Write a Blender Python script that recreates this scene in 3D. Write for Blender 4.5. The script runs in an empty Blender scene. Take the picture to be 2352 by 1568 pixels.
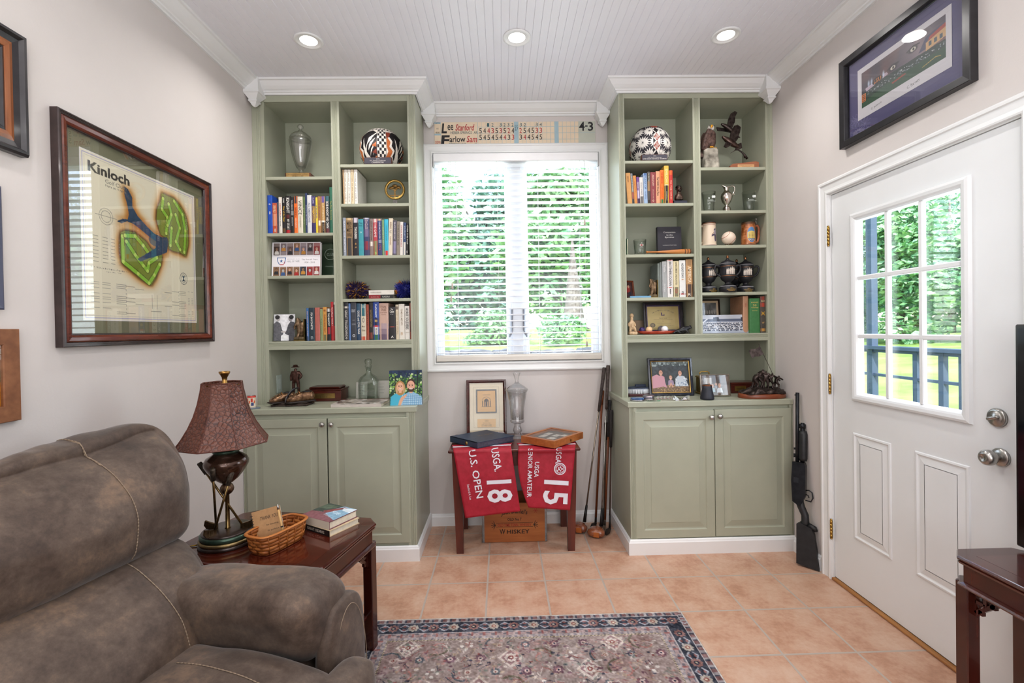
import bpy, math, random
import numpy as np
from mathutils import Matrix, Vector
C = bpy.context.scene.collection
RND = random.Random(11)
pi = math.pi
# ------------------------------------------------------------------ camera geometry (measured from the room itself)
F = 1079.53; YAW = .0212; PIT = -.0094; ROL = -.0165; PX = 1176.; PY = 767.1; EYE = 1.358
_f = np.array([math.cos(PIT)*math.sin(YAW), math.cos(PIT)*math.cos(YAW), math.sin(PIT)])
_r0 = np.array([math.cos(YAW), -math.sin(YAW), 0.]); _u0 = np.cross(_r0, _f)
_r = math.cos(ROL)*_r0+math.sin(ROL)*_u0; _u = -math.sin(ROL)*_r0+math.cos(ROL)*_u0
def A(px, py, X=None, Y=None, Z=None):
    """point of the room seen at a photo pixel, on the plane X=, Y= or Z= ..."""
    d = _f+_r*((px-PX)/F)-_u*((py-PY)/F)
    t = X/d[0] if X is not None else Y/d[1] if Y is not None else (Z-EYE)/d[2]
    return Vector((float(t*d[0]), float(t*d[1]), float(EYE+t*d[2])))
# ------------------------------------------------------------------ colour
def lin(c):
    return c/12.92 if c <= .04045 else ((c+.055)/1.055)**2.4
def hexc(h):
    h = h.lstrip('#'); return tuple(int(h[i:i+2], 16)/255 for i in (0, 2, 4))
def lrgb(h):
    return tuple(lin(c) for c in hexc(h))+(1.,)
def mixh(a, b, t):
    a, b = hexc(a), hexc(b)
    return '#'+''.join('%02x' % int(255*(x+(y-x)*t)) for x, y in zip(a, b))
# ------------------------------------------------------------------ materials
_M = {}
def _new(name):
    m = bpy.data.materials.new(name); m.use_nodes = True; nt = m.node_tree
    return m, nt, nt.nodes['Principled BSDF']
def _coord(nt, scale=(1, 1, 1), rot=(0, 0, 0)):
    t = nt.nodes.new('ShaderNodeTexCoord'); mp = nt.nodes.new('ShaderNodeMapping')
    mp.inputs['Scale'].default_value = scale; mp.inputs['Rotation'].default_value = rot
    nt.links.new(t.outputs['Object'], mp.inputs[0]); return mp.outputs[0]
def _noise(nt, vec, scale, detail=4, rough=.55):
    n = nt.nodes.new('ShaderNodeTexNoise'); n.inputs['Scale'].default_value = scale
    n.inputs['Detail'].default_value = detail; n.inputs['Roughness'].default_value = rough
    nt.links.new(vec, n.inputs['Vector']); return n.outputs['Fac']
def _ramp(nt, fac, stops):
    r = nt.nodes.new('ShaderNodeValToRGB'); e = r.color_ramp.elements
    while len(e) < len(stops): e.new(.5)
    for k, (p, c) in enumerate(stops):
        e[k].position = p; e[k].color = lrgb(c)
    nt.links.new(fac, r.inputs[0]); return r.outputs[0]
def _bump(nt, b, h, strength, dist=.002):
    n = nt.nodes.new('ShaderNodeBump'); n.inputs['Strength'].default_value = strength; n.inputs['Distance'].default_value = dist
    nt.links.new(h, n.inputs['Height']); nt.links.new(n.outputs[0], b.inputs['Normal'])
def pm(col, rough=.5, metal=0., var=.0, scale=12., bump=0., coat=0., spec=.5, bscale=None, emit=0., sss=0.):
    """paint-like procedural material"""
    key = ('pm', col, rough, metal, var, scale, bump, coat, spec, bscale, emit)
    if key in _M: return _M[key]
    m, nt, b = _new('paint '+col)
    v = _coord(nt)
    if True:
        vv = var or .03
        lo, hi = mixh(col, '#000000', vv), mixh(col, '#ffffff', vv*.6)
        c = _ramp(nt, _noise(nt, v, scale), [(.3, lo), (.7, hi)])
        nt.links.new(c, b.inputs['Base Color'])
    b.inputs['Roughness'].default_value = rough; b.inputs['Metallic'].default_value = metal
    b.inputs['Specular IOR Level'].default_value = spec
    if coat: b.inputs['Coat Weight'].default_value = coat; b.inputs['Coat Roughness'].default_value = .08
    if bump: _bump(nt, b, _noise(nt, v, bscale or scale*8, 3), bump)
    if emit:
        b.inputs['Emission Color'].default_value = lrgb(col); b.inputs['Emission Strength'].default_value = emit
    _M[key] = m; return m
def wood(c1, c2, rough=.35, axis=0, scale=9., coat=.0, bump=.05):
    key = ('wood', c1, c2, rough, axis, scale, coat)
    if key in _M: return _M[key]
    m, nt, b = _new('wood '+c1)
    sc = [scale, scale, scale]; sc[axis] = scale*.12
    v = _coord(nt, sc)
    n1 = _noise(nt, v, 1.6, 6, .6); n2 = _noise(nt, v, 9., 3, .5)
    mx = nt.nodes.new('ShaderNodeMath'); mx.operation = 'MULTIPLY_ADD'; mx.inputs[1].default_value = .35
    nt.links.new(n2, mx.inputs[0]); nt.links.new(n1, mx.inputs[2])
    c = _ramp(nt, mx.outputs[0], [(.42, c1), (.68, mixh(c1, c2, .55)), (.9, c2)])
    nt.links.new(c, b.inputs['Base Color']); b.inputs['Roughness'].default_value = rough
    if coat: b.inputs['Coat Weight'].default_value = coat; b.inputs['Coat Roughness'].default_value = .06
    if bump: _bump(nt, b, n2, bump)
    _M[key] = m; return m
def metal(col, rough=.3, var=.12, scale=30., bump=0.):
    return pm(col, rough, 1., var, scale, bump)
def glass(tint='#ffffff', rough=.0, ior=1.5):
    key = ('glass', tint, rough, ior)
    if key in _M: return _M[key]
    m, nt, b = _new('glass '+tint)
    b.inputs['Base Color'].default_value = lrgb(tint); b.inputs['Roughness'].default_value = rough
    b.inputs['Transmission Weight'].default_value = 1.; b.inputs['IOR'].default_value = ior
    _M[key] = m; return m
def _schlick(nt, k=1.):
    """reflection share .04 .. 1 by viewing angle, same on both sides of the sheet"""
    lw = nt.nodes.new('ShaderNodeLayerWeight'); lw.inputs[0].default_value = .5
    pw = nt.nodes.new('ShaderNodeMath'); pw.operation = 'POWER'; pw.inputs[1].default_value = 4.; nt.links.new(lw.outputs['Facing'], pw.inputs[0])
    ma = nt.nodes.new('ShaderNodeMath'); ma.operation = 'MULTIPLY_ADD'; ma.inputs[1].default_value = .8*k; ma.inputs[2].default_value = .045*k; nt.links.new(pw.outputs[0], ma.inputs[0])
    return ma.outputs[0]
def pane(refl=.9, tint='#ffffff', haze=0.):
    """thin flat glass: clear, with a fresnel reflection"""
    key = ('pane', refl, tint, haze)
    if key in _M: return _M[key]
    m = bpy.data.materials.new('pane'); m.use_nodes = True; nt = m.node_tree
    for n in list(nt.nodes): nt.nodes.remove(n)
    o = nt.nodes.new('ShaderNodeOutputMaterial'); t = nt.nodes.new('ShaderNodeBsdfTransparent'); g = nt.nodes.new('ShaderNodeBsdfGlossy')
    t.inputs[0].default_value = lrgb(tint); g.inputs['Roughness'].default_value = .01
    mx = nt.nodes.new('ShaderNodeMixShader'); L = nt.links.new
    L(_schlick(nt, refl), mx.inputs[0]); L(t.outputs[0], mx.inputs[1]); L(g.outputs[0], mx.inputs[2])
    L(mx.outputs[0], o.inputs[0]); _M[key] = m; return m
def thin(tint='#f4f8f6', edge=.55, refl=1., real=0.):
    """hollow glass wall: see-through, darker and shinier where seen edge-on; real = share of solid refraction"""
    key = ('thin', tint, edge, refl, real)
    if key in _M: return _M[key]
    m = bpy.data.materials.new('hollow glass'); m.use_nodes = True; nt = m.node_tree; L = nt.links.new
    for n in list(nt.nodes): nt.nodes.remove(n)
    o = nt.nodes.new('ShaderNodeOutputMaterial'); t = nt.nodes.new('ShaderNodeBsdfTransparent'); g = nt.nodes.new('ShaderNodeBsdfGlossy'); g.inputs['Roughness'].default_value = .02
    lw = nt.nodes.new('ShaderNodeLayerWeight'); lw.inputs[0].default_value = .35
    pw = nt.nodes.new('ShaderNodeMath'); pw.operation = 'POWER'; pw.inputs[1].default_value = 2.5; L(lw.outputs['Facing'], pw.inputs[0])
    c = nt.nodes.new('ShaderNodeMix'); c.data_type = 'RGBA'; L(pw.outputs[0], c.inputs['Factor']); c.inputs[6].default_value = lrgb(tint); c.inputs[7].default_value = lrgb(mixh(tint, '#303a38', edge)); L(c.outputs[2], t.inputs[0])
    mx = nt.nodes.new('ShaderNodeMixShader'); L(_schlick(nt, refl), mx.inputs[0]); L(t.outputs[0], mx.inputs[1]); L(g.outputs[0], mx.inputs[2]); out = mx.outputs[0]
    if real:
        gl = nt.nodes.new('ShaderNodeBsdfGlass'); gl.inputs['IOR'].default_value = 1.48; gl.inputs[0].default_value = lrgb('#ffffff')
        m2 = nt.nodes.new('ShaderNodeMixShader'); m2.inputs[0].default_value = real; L(out, m2.inputs[1]); L(gl.outputs[0], m2.inputs[2]); out = m2.outputs[0]
    L(out, o.inputs[0]); _M[key] = m; return m
def printed(rough=.55, coat=0., bump=0., spec=.4):
    """ink on paper / paint on clay: colours stored on the mesh"""
    key = ('printed', rough, coat, bump, spec)
    if key in _M: return _M[key]
    m, nt, b = _new('printed')
    a = nt.nodes.new('ShaderNodeAttribute'); a.attribute_name = 'Col'
    nt.links.new(a.outputs['Color'], b.inputs['Base Color']); b.inputs['Roughness'].default_value = rough
    b.inputs['Specular IOR Level'].default_value = spec
    if coat: b.inputs['Coat Weight'].default_value = coat; b.inputs['Coat Roughness'].default_value = .05
    if bump: _bump(nt, b, _noise(nt, _coord(nt), 400., 2), bump)
    _M[key] = m; return m
# ------------------------------------------------------------------ objects
WM = {}
def tag(o, label=None, cat=None, group=None, kind=None):
    if label: o['label'] = label
    if cat: o['category'] = cat
    if group: o['group'] = group
    if kind: o['kind'] = kind
    return o
def thing(name, label, cat, loc=(0, 0, 0), rz=0., group=None, rot=None):
    o = bpy.data.objects.new(name, None); C.objects.link(o); o.empty_display_size = .05
    M = Matrix.Translation(Vector(loc)) @ (rot.to_4x4() if rot is not None else Matrix.Rotation(rz, 4, 'Z'))
    o.matrix_world = M; o.rotation_mode = 'XYZ'; WM[o.name] = M
    return tag(o, label, cat, group)
def fr(o, x, y):
    """matrix from origin, x axis, y axis"""
    x = Vector(x).normalized(); y = Vector(y); z = x.cross(y).normalized(); y = z.cross(x)
    return Matrix(((x.x, y.x, z.x, o[0]), (x.y, y.y, z.y, o[1]), (x.z, y.z, z.z, o[2]), (0, 0, 0, 1)))
def FACE(x, y, z):                 # local drawing plane that faces the camera (-Y): x right, y up
    return fr((x, y, z), (1, 0, 0), (0, 0, 1))
def SPINE(x, y, z):                # same plane, text running downward
    return fr((x, y, z), (0, 0, -1), (1, 0, 0))
def TOPF(x, y, z):                 # lying flat, read from the camera
    return fr((x, y, z), (1, 0, 0), (0, 1, 0))
class MB:
    def __init__(s, M=None):
        s.v = []; s.f = []; s.mi = []; s.sm = []; s.M = M
    def add(s, vs, fs, mi=0, smooth=False, M=None):
        k = len(s.v); T = None
        if s.M is not None: T = s.M
        if M is not None: T = T @ M if T is not None else M
        s.v += [tuple(T @ Vector(p)) for p in vs] if T is not None else [tuple(p) for p in vs]
        for f in fs:
            s.f.append([i+k for i in f]); s.mi.append(mi); s.sm.append(smooth)
        return s
    def box(s, x0, x1, y0, y1, z0, z1, b=0., mi=0, M=None):
        if x0 > x1: x0, x1 = x1, x0
        if y0 > y1: y0, y1 = y1, y0
        if z0 > z1: z0, z1 = z1, z0
        if b <= 0:
            vs = [(x, y, z) for x in (x0, x1) for y in (y0, y1) for z in (z0, z1)]
            fs = [(0, 1, 3, 2), (4, 6, 7, 5), (0, 4, 5, 1), (2, 3, 7, 6), (0, 2, 6, 4), (1, 5, 7, 3)]
            return s.add(vs, fs, mi, False, M)
        b = min(b, (x1-x0)*.49, (y1-y0)*.49, (z1-z0)*.49)
        vs = []; ix = {}
        for i, x in enumerate((x0, x1)):
            for j, y in enumerate((y0, y1)):
                for k, z in enumerate((z0, z1)):
                    dx, dy, dz = (b, -b)[i], (b, -b)[j], (b, -b)[k]
                    ix[i, j, k] = len(vs)
                    vs += [(x, y+dy, z+dz), (x+dx, y, z+dz), (x+dx, y+dy, z)]
        fs = []
        g = lambda i, j, k, a: ix[i, j, k]+a
        fs += [[g(0, 0, 0, 0), g(0, 0, 1, 0), g(0, 1, 1, 0), g(0, 1, 0, 0)], [g(1, 0, 0, 0), g(1, 1, 0, 0), g(1, 1, 1, 0), g(1, 0, 1, 0)]]
        fs += [[g(0, 0, 0, 1), g(1, 0, 0, 1), g(1, 0, 1, 1), g(0, 0, 1, 1)], [g(0, 1, 0, 1), g(0, 1, 1, 1), g(1, 1, 1, 1), g(1, 1, 0, 1)]]
        fs += [[g(0, 0, 0, 2), g(0, 1, 0, 2), g(1, 1, 0, 2), g(1, 0, 0, 2)], [g(0, 0, 1, 2), g(1, 0, 1, 2), g(1, 1, 1, 2), g(0, 1, 1, 2)]]
        for k in (0, 1):
            for i in (0, 1):
                for j in (0, 1): pass
        for j in (0, 1):
            for k in (0, 1): fs.append([g(0, j, k, 1), g(1, j, k, 1), g(1, j, k, 2), g(0, j, k, 2)])
        for i in (0, 1):
            for k in (0, 1): fs.append([g(i, 0, k, 0), g(i, 1, k, 0), g(i, 1, k, 2), g(i, 0, k, 2)])
        for i in (0, 1):
            for j in (0, 1): fs.append([g(i, j, 0, 0), g(i, j, 1, 0), g(i, j, 1, 1), g(i, j, 0, 1)])
        for c in ix.values(): fs.append([c, c+1, c+2])
        return s.add(vs, fs, mi, False, M)
    def lathe(s, prof, c=(0, 0, 0), n=28, mi=0, smooth=True, M=None, sx=1., sy=1., flute=None, caps=True):
        vs = []; fs = []
        for (r, z) in prof:
            for k in range(n):
                a = 2*pi*k/n; rr = max(r, 1e-5)
                if flute: rr *= flute(a, z)
                vs.append((c[0]+rr*math.cos(a)*sx, c[1]+rr*math.sin(a)*sy, c[2]+z))
        for i in range(len(prof)-1):
            for k in range(n):
                a, b = i*n+k, i*n+(k+1) % n
                fs.append([a, b, b+n, a+n])
        if caps:
            if prof[0][0] > 1e-4: fs.append(list(range(n))[::-1])
            if prof[-1][0] > 1e-4: fs.append([(len(prof)-1)*n+k for k in range(n)])
        return s.add(vs, fs, mi, smooth, M)
    def tube(s, path, r, n=8, mi=0, smooth=True, M=None, caps=True, sq=1.):
        P = [Vector(p) for p in path]; m = len(P); vs = []; fs = []
        rr = r if isinstance(r, (list, tuple)) else [r]*m
        t0 = (P[1]-P[0]).normalized(); up = Vector((0, 0, 1)) if abs(t0.z) < .9 else Vector((1, 0, 0))
        nx = t0.cross(up).normalized()
        for i in range(m):
            t = (P[min(i+1, m-1)]-P[max(i-1, 0)])
            t = t.normalized() if t.length > 1e-9 else t0
            nx = (nx-t*nx.dot(t)); nx = nx.normalized() if nx.length > 1e-6 else t.orthogonal().normalized(); ny = t.cross(nx)
            for k in range(n):
                a = 2*pi*k/n
                vs.append(P[i]+nx*(rr[i]*math.cos(a))+ny*(rr[i]*sq*math.sin(a)))
        for i in range(m-1):
            for k in range(n):
                a, b = i*n+k, i*n+(k+1) % n; fs.append([a, b, b+n, a+n])
        if caps: fs += [list(range(n))[::-1], [(m-1)*n+k for k in range(n)]]
        return s.add(vs, fs, mi, smooth, M)
    def prism(s, poly, a, b, axis='y', mi=0, M=None, smooth=False):
        n = len(poly)
        def p3(p, t): return {'x': (t, p[0], p[1]), 'y': (p[0], t, p[1]), 'z': (p[0], p[1], t)}[axis]
        vs = [p3(p, a) for p in poly]+[p3(p, b) for p in poly]
        s.add(vs, [list(range(n)), list(range(n, 2*n))[::-1]], mi, False, M)
        return s.add(vs, [[i, (i+1) % n, n+(i+1) % n, n+i] for i in range(n)], mi, smooth, M)
    def ball(s, c, r, nu=16, nv=10, mi=0, M=None):
        rx, ry, rz = r if isinstance(r, (list, tuple)) else (r, r, r)
        prof = [(math.sin(pi*i/nv), -math.cos(pi*i/nv)) for i in range(nv+1)]
        vs = []; fs = []
        for q, z in prof:
            for k in range(nu):
                a = 2*pi*k/nu; vs.append((c[0]+rx*max(q, 1e-4)*math.cos(a), c[1]+ry*max(q, 1e-4)*math.sin(a), c[2]+rz*z))
        for i in range(nv):
            for k in range(nu):
                a, b = i*nu+k, i*nu+(k+1) % nu; fs.append([a, b, b+nu, a+nu])
        return s.add(vs, fs, mi, True, M)
    def frame(s, w, h, prof, mi=0, M=None):
        """mitred rectangular frame in the local xy plane centred on 0; prof = [(inset from outer edge, height)]"""
        vs = []; fs = []; n = len(prof)
        for d, z in prof:
            x, y = w/2-d, h/2-d; vs += [(-x, -y, z), (x, -y, z), (x, y, z), (-x, y, z)]
        for i in range(n):
            j = (i+1) % n
            for k in range(4): fs.append([i*4+k, i*4+(k+1) % 4, j*4+(k+1) % 4, j*4+k])
        return s.add(vs, fs, mi, False, M)
    def sweep(s, prof, path, side=1., mi=0, M=None, ends=True):
        """moulding: prof = [(outward, z)] swept along a horizontal path with mitred corners"""
        P = [Vector((p[0], p[1])) for p in path]; m = len(P); n = len(prof); vs = []; fs = []
        for i in range(m):
            d0 = (P[i]-P[i-1]).normalized() if i else (P[1]-P[0]).normalized()
            d1 = (P[i+1]-P[i]).normalized() if i < m-1 else d0
            n0 = Vector((-d0.y, d0.x))*side; n1 = Vector((-d1.y, d1.x))*side
            b = (n0+n1).normalized(); k = 1/max(.2, b.dot(n0))
            for d, z in prof: vs.append((P[i].x+b.x*d*k, P[i].y+b.y*d*k, z))
        for i in range(m-1):
            for k in range(n):
                a, b = i*n+k, i*n+(k+1) % n; fs.append([a, b, b+n, a+n])
        if ends: fs += [list(range(n))[::-1], [(m-1)*n+k for k in range(n)]]
        return s.add(vs, fs, mi, False, M)
    def puff(s, hx, hy, hz, r, n=14, bulge=(0, 0, 0), fn=None, mi=0, M=None):
        """rounded, stuffed box: half sizes hx hy hz, edge radius r"""
        vs = []; fs = []; ix = {}
        def vid(i, j, k):
            if (i, j, k) in ix: return ix[i, j, k]
            q = Vector((i/n*2-1, j/n*2-1, k/n*2-1))
            p = Vector((q.x*hx, q.y*hy, q.z*hz))
            c = Vector((max(-hx+r, min(hx-r, p.x)), max(-hy+r, min(hy-r, p.y)), max(-hz+r, min(hz-r, p.z))))
            d = p-c
            if d.length > 1e-9: p = c+d.normalized()*r
            g = lambda t: max(0., 1-t*t)
            p.x += bulge[0]*q.x*g(q.y)*g(q.z); p.y += bulge[1]*q.y*g(q.x)*g(q.z); p.z += bulge[2]*q.z*g(q.x)*g(q.y)
            if fn: p = Vector(fn(p, q))
            ix[i, j, k] = len(vs); vs.append(p); return ix[i, j, k]
        R_ = range(n)
        for a in R_:
            for b in R_:
                for t in (0, n):
                    fs.append([vid(t, a, b), vid(t, a+1, b), vid(t, a+1, b+1), vid(t, a, b+1)][::1 if t else -1])
                    fs.append([vid(a, t, b), vid(a, t, b+1), vid(a+1, t, b+1), vid(a+1, t, b)][::1 if t else -1])
                    fs.append([vid(a, b, t), vid(a+1, b, t), vid(a+1, b+1, t), vid(a, b+1, t)][::1 if t else -1])
        return s.add(vs, fs, mi, True, M)
    def build(s, name, mat, parent=None, world=False, label=None, fixn=True, sub=0):
        me = bpy.data.meshes.new(name)
        v = s.v
        if world and parent is not None:
            I = WM[parent.name].inverted(); v = [tuple(I @ Vector(p)) for p in v]
        me.from_pydata(v, [], s.f); me.validate()
        mats = mat if isinstance(mat, (list, tuple)) else [mat]
        for m in mats: me.materials.append(m)
        if len(me.polygons) == len(s.f):
            me.polygons.foreach_set('material_index', s.mi); me.polygons.foreach_set('use_smooth', s.sm)
        if fixn:
            import bmesh
            bm = bmesh.new(); bm.from_mesh(me); bmesh.ops.recalc_face_normals(bm, faces=bm.faces); bm.to_mesh(me); bm.free()
        me.update()
        o = bpy.data.objects.new(name, me); C.objects.link(o)
        if sub:
            md = o.modifiers.new('sub', 'SUBSURF'); md.levels = sub; md.render_levels = sub
        if parent is not None:
            o.parent = parent; WM[o.name] = WM[parent.name]
        else: WM[o.name] = Matrix.Identity(4)
        if label: o['label'] = label
        return o
def struct(name, mb, mat):
    return tag(mb.build(name, mat), kind='structure')
def skin(name, verts, edges, radii, mat, parent=None, sub=2, label=None, M=None):
    """one continuous surface grown around a skeleton (evaluated to a mesh)"""
    me = bpy.data.meshes.new(name)
    me.from_pydata([tuple(M @ Vector(v)) if M is not None else v for v in verts], edges, [])
    o = bpy.data.objects.new(name, me); C.objects.link(o)
    md = o.modifiers.new('skin', 'SKIN'); md.use_smooth_shade = True
    sv = me.skin_vertices[0].data; ks = M.to_scale().x if M is not None else 1.
    for i, r in enumerate(radii):
        sv[i].radius = (r[0]*ks, r[1]*ks) if isinstance(r, tuple) else (r*ks, r*ks)
    sv[0].use_root = True
    s2 = o.modifiers.new('sub', 'SUBSURF'); s2.levels = sub; s2.render_levels = sub
    dg = bpy.context.evaluated_depsgraph_get(); ev = o.evaluated_get(dg)
    m2 = bpy.data.meshes.new_from_object(ev); o.modifiers.clear(); o.data = m2; bpy.data.meshes.remove(me)
    m2.materials.clear(); m2.materials.append(mat)
    for p in m2.polygons: p.use_smooth = True
    if parent is not None: o.parent = parent; WM[o.name] = WM[parent.name]
    else: WM[o.name] = Matrix.Identity(4)
    if label: o['label'] = label
    return o
def add_skin(mb, verts, edges, radii, sub=2, M=None, mi=0):
    """same, poured into an MB"""
    o = skin('tmp', verts, edges, radii, None, None, sub, None, M); me = o.data
    mb.add([tuple(v.co) for v in me.vertices], [list(p.vertices) for p in me.polygons], mi, True)
    bpy.data.objects.remove(o); bpy.data.meshes.remove(me)
# ------------------------------------------------------------------ lettering
_TX = {}
def text_geo(s, bold=0.):
    if (s, bold) in _TX: return _TX[s, bold]
    cu = bpy.data.curves.new('t', 'FONT'); cu.body = s; cu.size = 1.; cu.resolution_u = 2; cu.offset = bold
    o = bpy.data.objects.new('t', cu); C.objects.link(o)
    dg = bpy.context.evaluated_depsgraph_get(); dg.update()
    me = bpy.data.meshes.new_from_object(o.evaluated_get(dg))
    vs = [tuple(v.co) for v in me.vertices]; fs = [list(p.vertices) for p in me.polygons]
    bpy.data.objects.remove(o); bpy.data.curves.remove(cu); bpy.data.meshes.remove(me)
    if vs:
        x0, x1 = min(v[0] for v in vs), max(v[0] for v in vs); y0, y1 = min(v[1] for v in vs), max(v[1] for v in vs)
        vs = [((v[0]-(x0+x1)/2), (v[1]-(y0+y1)/2)) for v in vs]; g = (vs, fs, x1-x0, y1-y0)
    else: g = ([], [], 1, 1)
    _TX[s, bold] = g; return g
def text_mb(mb, s, w, h, M, mi=0, stretch=True, bold=.0, shear=0., bend=None, italic=0.):
    """letters filling a w x h box centred on M; h=None keeps proportions"""
    vs, fs, tw, th = text_geo(s, bold)
    sx = w/tw; sy = h/th if h else sx
    if not stretch: sx = sy = min(sx, sy)
    out = []
    for x, y in vs:
        X, Y_ = x*sx+y*sy*italic, y*sy
        if bend: X, Y_ = bend(X, Y_)
        out.append((X, Y_, 0.))
    return mb.add(out, fs, mi, False, M)
def text(s, w, h, M, mat, parent, name='lettering', **k):
    mb = MB(); text_mb(mb, s, w, h, M, **k)
    return mb.build(name, mat, parent, fixn=False) if mb.v else None
# ------------------------------------------------------------------ painted surfaces
def vnoise(w, h, sc, seed=0):
    r = np.random.RandomState(seed); gx, gy = max(2, int(math.ceil(w/sc))+2), max(2, int(math.ceil(h/sc))+2)
    g = r.rand(gy, gx); y, x = np.mgrid[0:h, 0:w]/float(sc)
    x0, y0 = x.astype(int), y.astype(int); fx, fy = x-x0, y-y0; fx = fx*fx*(3-2*fx); fy = fy*fy*(3-2*fy)
    return (g[y0, x0]*(1-fx)+g[y0, x0+1]*fx)*(1-fy)+(g[y0+1, x0]*(1-fx)+g[y0+1, x0+1]*fx)*fy
class CV:
    """small painting: u to the right, v downward, both in units set by U, V"""
    def __init__(s, w, h, col, U=1., V=1.):
        s.w, s.h = w, h; s.a = np.empty((h, w, 3)); s.a[:] = hexc(col); s.U, s.V = U, V
        y, x = np.mgrid[0:h, 0:w]; s.x = (x+.5)/w*U; s.y = (y+.5)/h*V
    def mask(s, m, col, al=1.):
        c = np.array(hexc(col)) if isinstance(col, str) else col
        k = (m*al)[..., None]
        s.a[...] = s.a*(1-k)+c*k; return s
    def win(s, x0, y0, x1, y1):
        """the part of the painting inside a box (shares its pixels)"""
        i0, i1 = max(0, int(x0/s.U*s.w)-2), min(s.w, int(x1/s.U*s.w)+3); j0, j1 = max(0, int(y0/s.V*s.h)-2), min(s.h, int(y1/s.V*s.h)+3)
        if i1 <= i0 or j1 <= j0: return None
        v = CV.__new__(CV); v.U, v.V = s.U, s.V; v.a = s.a[j0:j1, i0:i1]; v.x = s.x[j0:j1, i0:i1]; v.y = s.y[j0:j1, i0:i1]; v.h, v.w = v.x.shape; return v
    def rect(s, x0, y0, x1, y1, col, al=1.):
        v = s.win(x0, y0, x1, y1)
        if v: v.mask(((v.x >= x0) & (v.x < x1) & (v.y >= y0) & (v.y < y1)).astype(float), col, al)
        return s
    def ell(s, cx, cy, rx, ry, col, al=1., soft=0., rot=0.):
        R_ = max(rx, ry)*(1+soft); v = s.win(cx-R_, cy-R_, cx+R_, cy+R_)
        if not v: return s
        c, n = math.cos(rot), math.sin(rot); dx, dy = v.x-cx, v.y-cy
        d = np.sqrt(((dx*c+dy*n)/rx)**2+((-dx*n+dy*c)/ry)**2)
        v.mask((d <= 1).astype(float) if soft <= 0 else np.clip((1+soft-d)/(2*soft), 0, 1), col, al); return s
    def poly(s, pts, col, al=1., soft=0.):
        X = [p[0] for p in pts]; Y_ = [p[1] for p in pts]; v = s.win(min(X), min(Y_), max(X), max(Y_))
        if v: v.mask(v.inside(pts).astype(float), col, al)
        return s
    def inside(s, pts):
        m = np.zeros((s.h, s.w), bool); n = len(pts); j = n-1
        for i in range(n):
            xi, yi = pts[i]; xj, yj = pts[j]
            if yi != yj:
                m ^= ((yi > s.y) != (yj > s.y)) & (s.x < (xj-xi)*(s.y-yi)/(yj-yi)+xi)
            j = i
        return m
    def line(s, pts, wd, col, al=1., soft=0.):
        X = [p[0] for p in pts]; Y_ = [p[1] for p in pts]; e = wd+soft; v = s.win(min(X)-e, min(Y_)-e, max(X)+e, max(Y_)+e)
        if not v: return s
        d = np.full((v.h, v.w), 1e9)
        for (x0, y0), (x1, y1) in zip(pts[:-1], pts[1:]):
            dx, dy = x1-x0, y1-y0; L = dx*dx+dy*dy+1e-12
            t = np.clip(((v.x-x0)*dx+(v.y-y0)*dy)/L, 0, 1); d = np.minimum(d, np.hypot(v.x-x0-t*dx, v.y-y0-t*dy))
        v.mask((d <= wd/2).astype(float) if soft <= 0 else np.clip((wd/2+soft-d)/(2*soft), 0, 1), col, al); return s
    def noise(s, amp, sc, seed=0, m=None):
        k = (vnoise(s.w, s.h, sc, seed)-.5)*2*amp
        if m is not None: k = k*m
        s.a = np.clip(s.a+k[..., None], 0, 1); return s
    def speck(s, n, cols, r, box=(0, 0, 1, 1), seed=1, al=1., asp=1.):
        q = random.Random(seed)
        for _ in range(n):
            s.ell(q.uniform(box[0], box[2]), q.uniform(box[1], box[3]), r*q.uniform(.5, 1.4), r*asp*q.uniform(.5, 1.4), q.choice(cols), al)
        return s
    def write(s, txt, cx, cy, w, h, col, rot=0., bold=0.):
        """text as painted shapes"""
        vs, fs, tw, th = text_geo(txt, bold); c, n = math.cos(rot), math.sin(rot)
        for f in fs:
            pts = []
            for i in f:
                X, Y_ = vs[i][0]*w/tw, -vs[i][1]*h/th; pts.append((cx+X*c-Y_*n, cy+X*n+Y_*c))
            s.poly(pts, col)
        return s
    def colors(s):
        a = np.clip(s.a, 0, 1); return np.where(a <= .04045, a/12.92, ((a+.055)/1.055)**2.4)
def blur(m, k):
    k = max(1, int(k))
    for ax in (0, 1):
        p = np.cumsum(np.concatenate([np.repeat(m.take([0], ax), k+1, ax), m, np.repeat(m.take([-1], ax), k, ax)], ax), ax)
        n = m.shape[ax]; m = (p.take(range(2*k+1, 2*k+1+n), ax)-p.take(range(0, n), ax))/(2*k+1)
    return m
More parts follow.
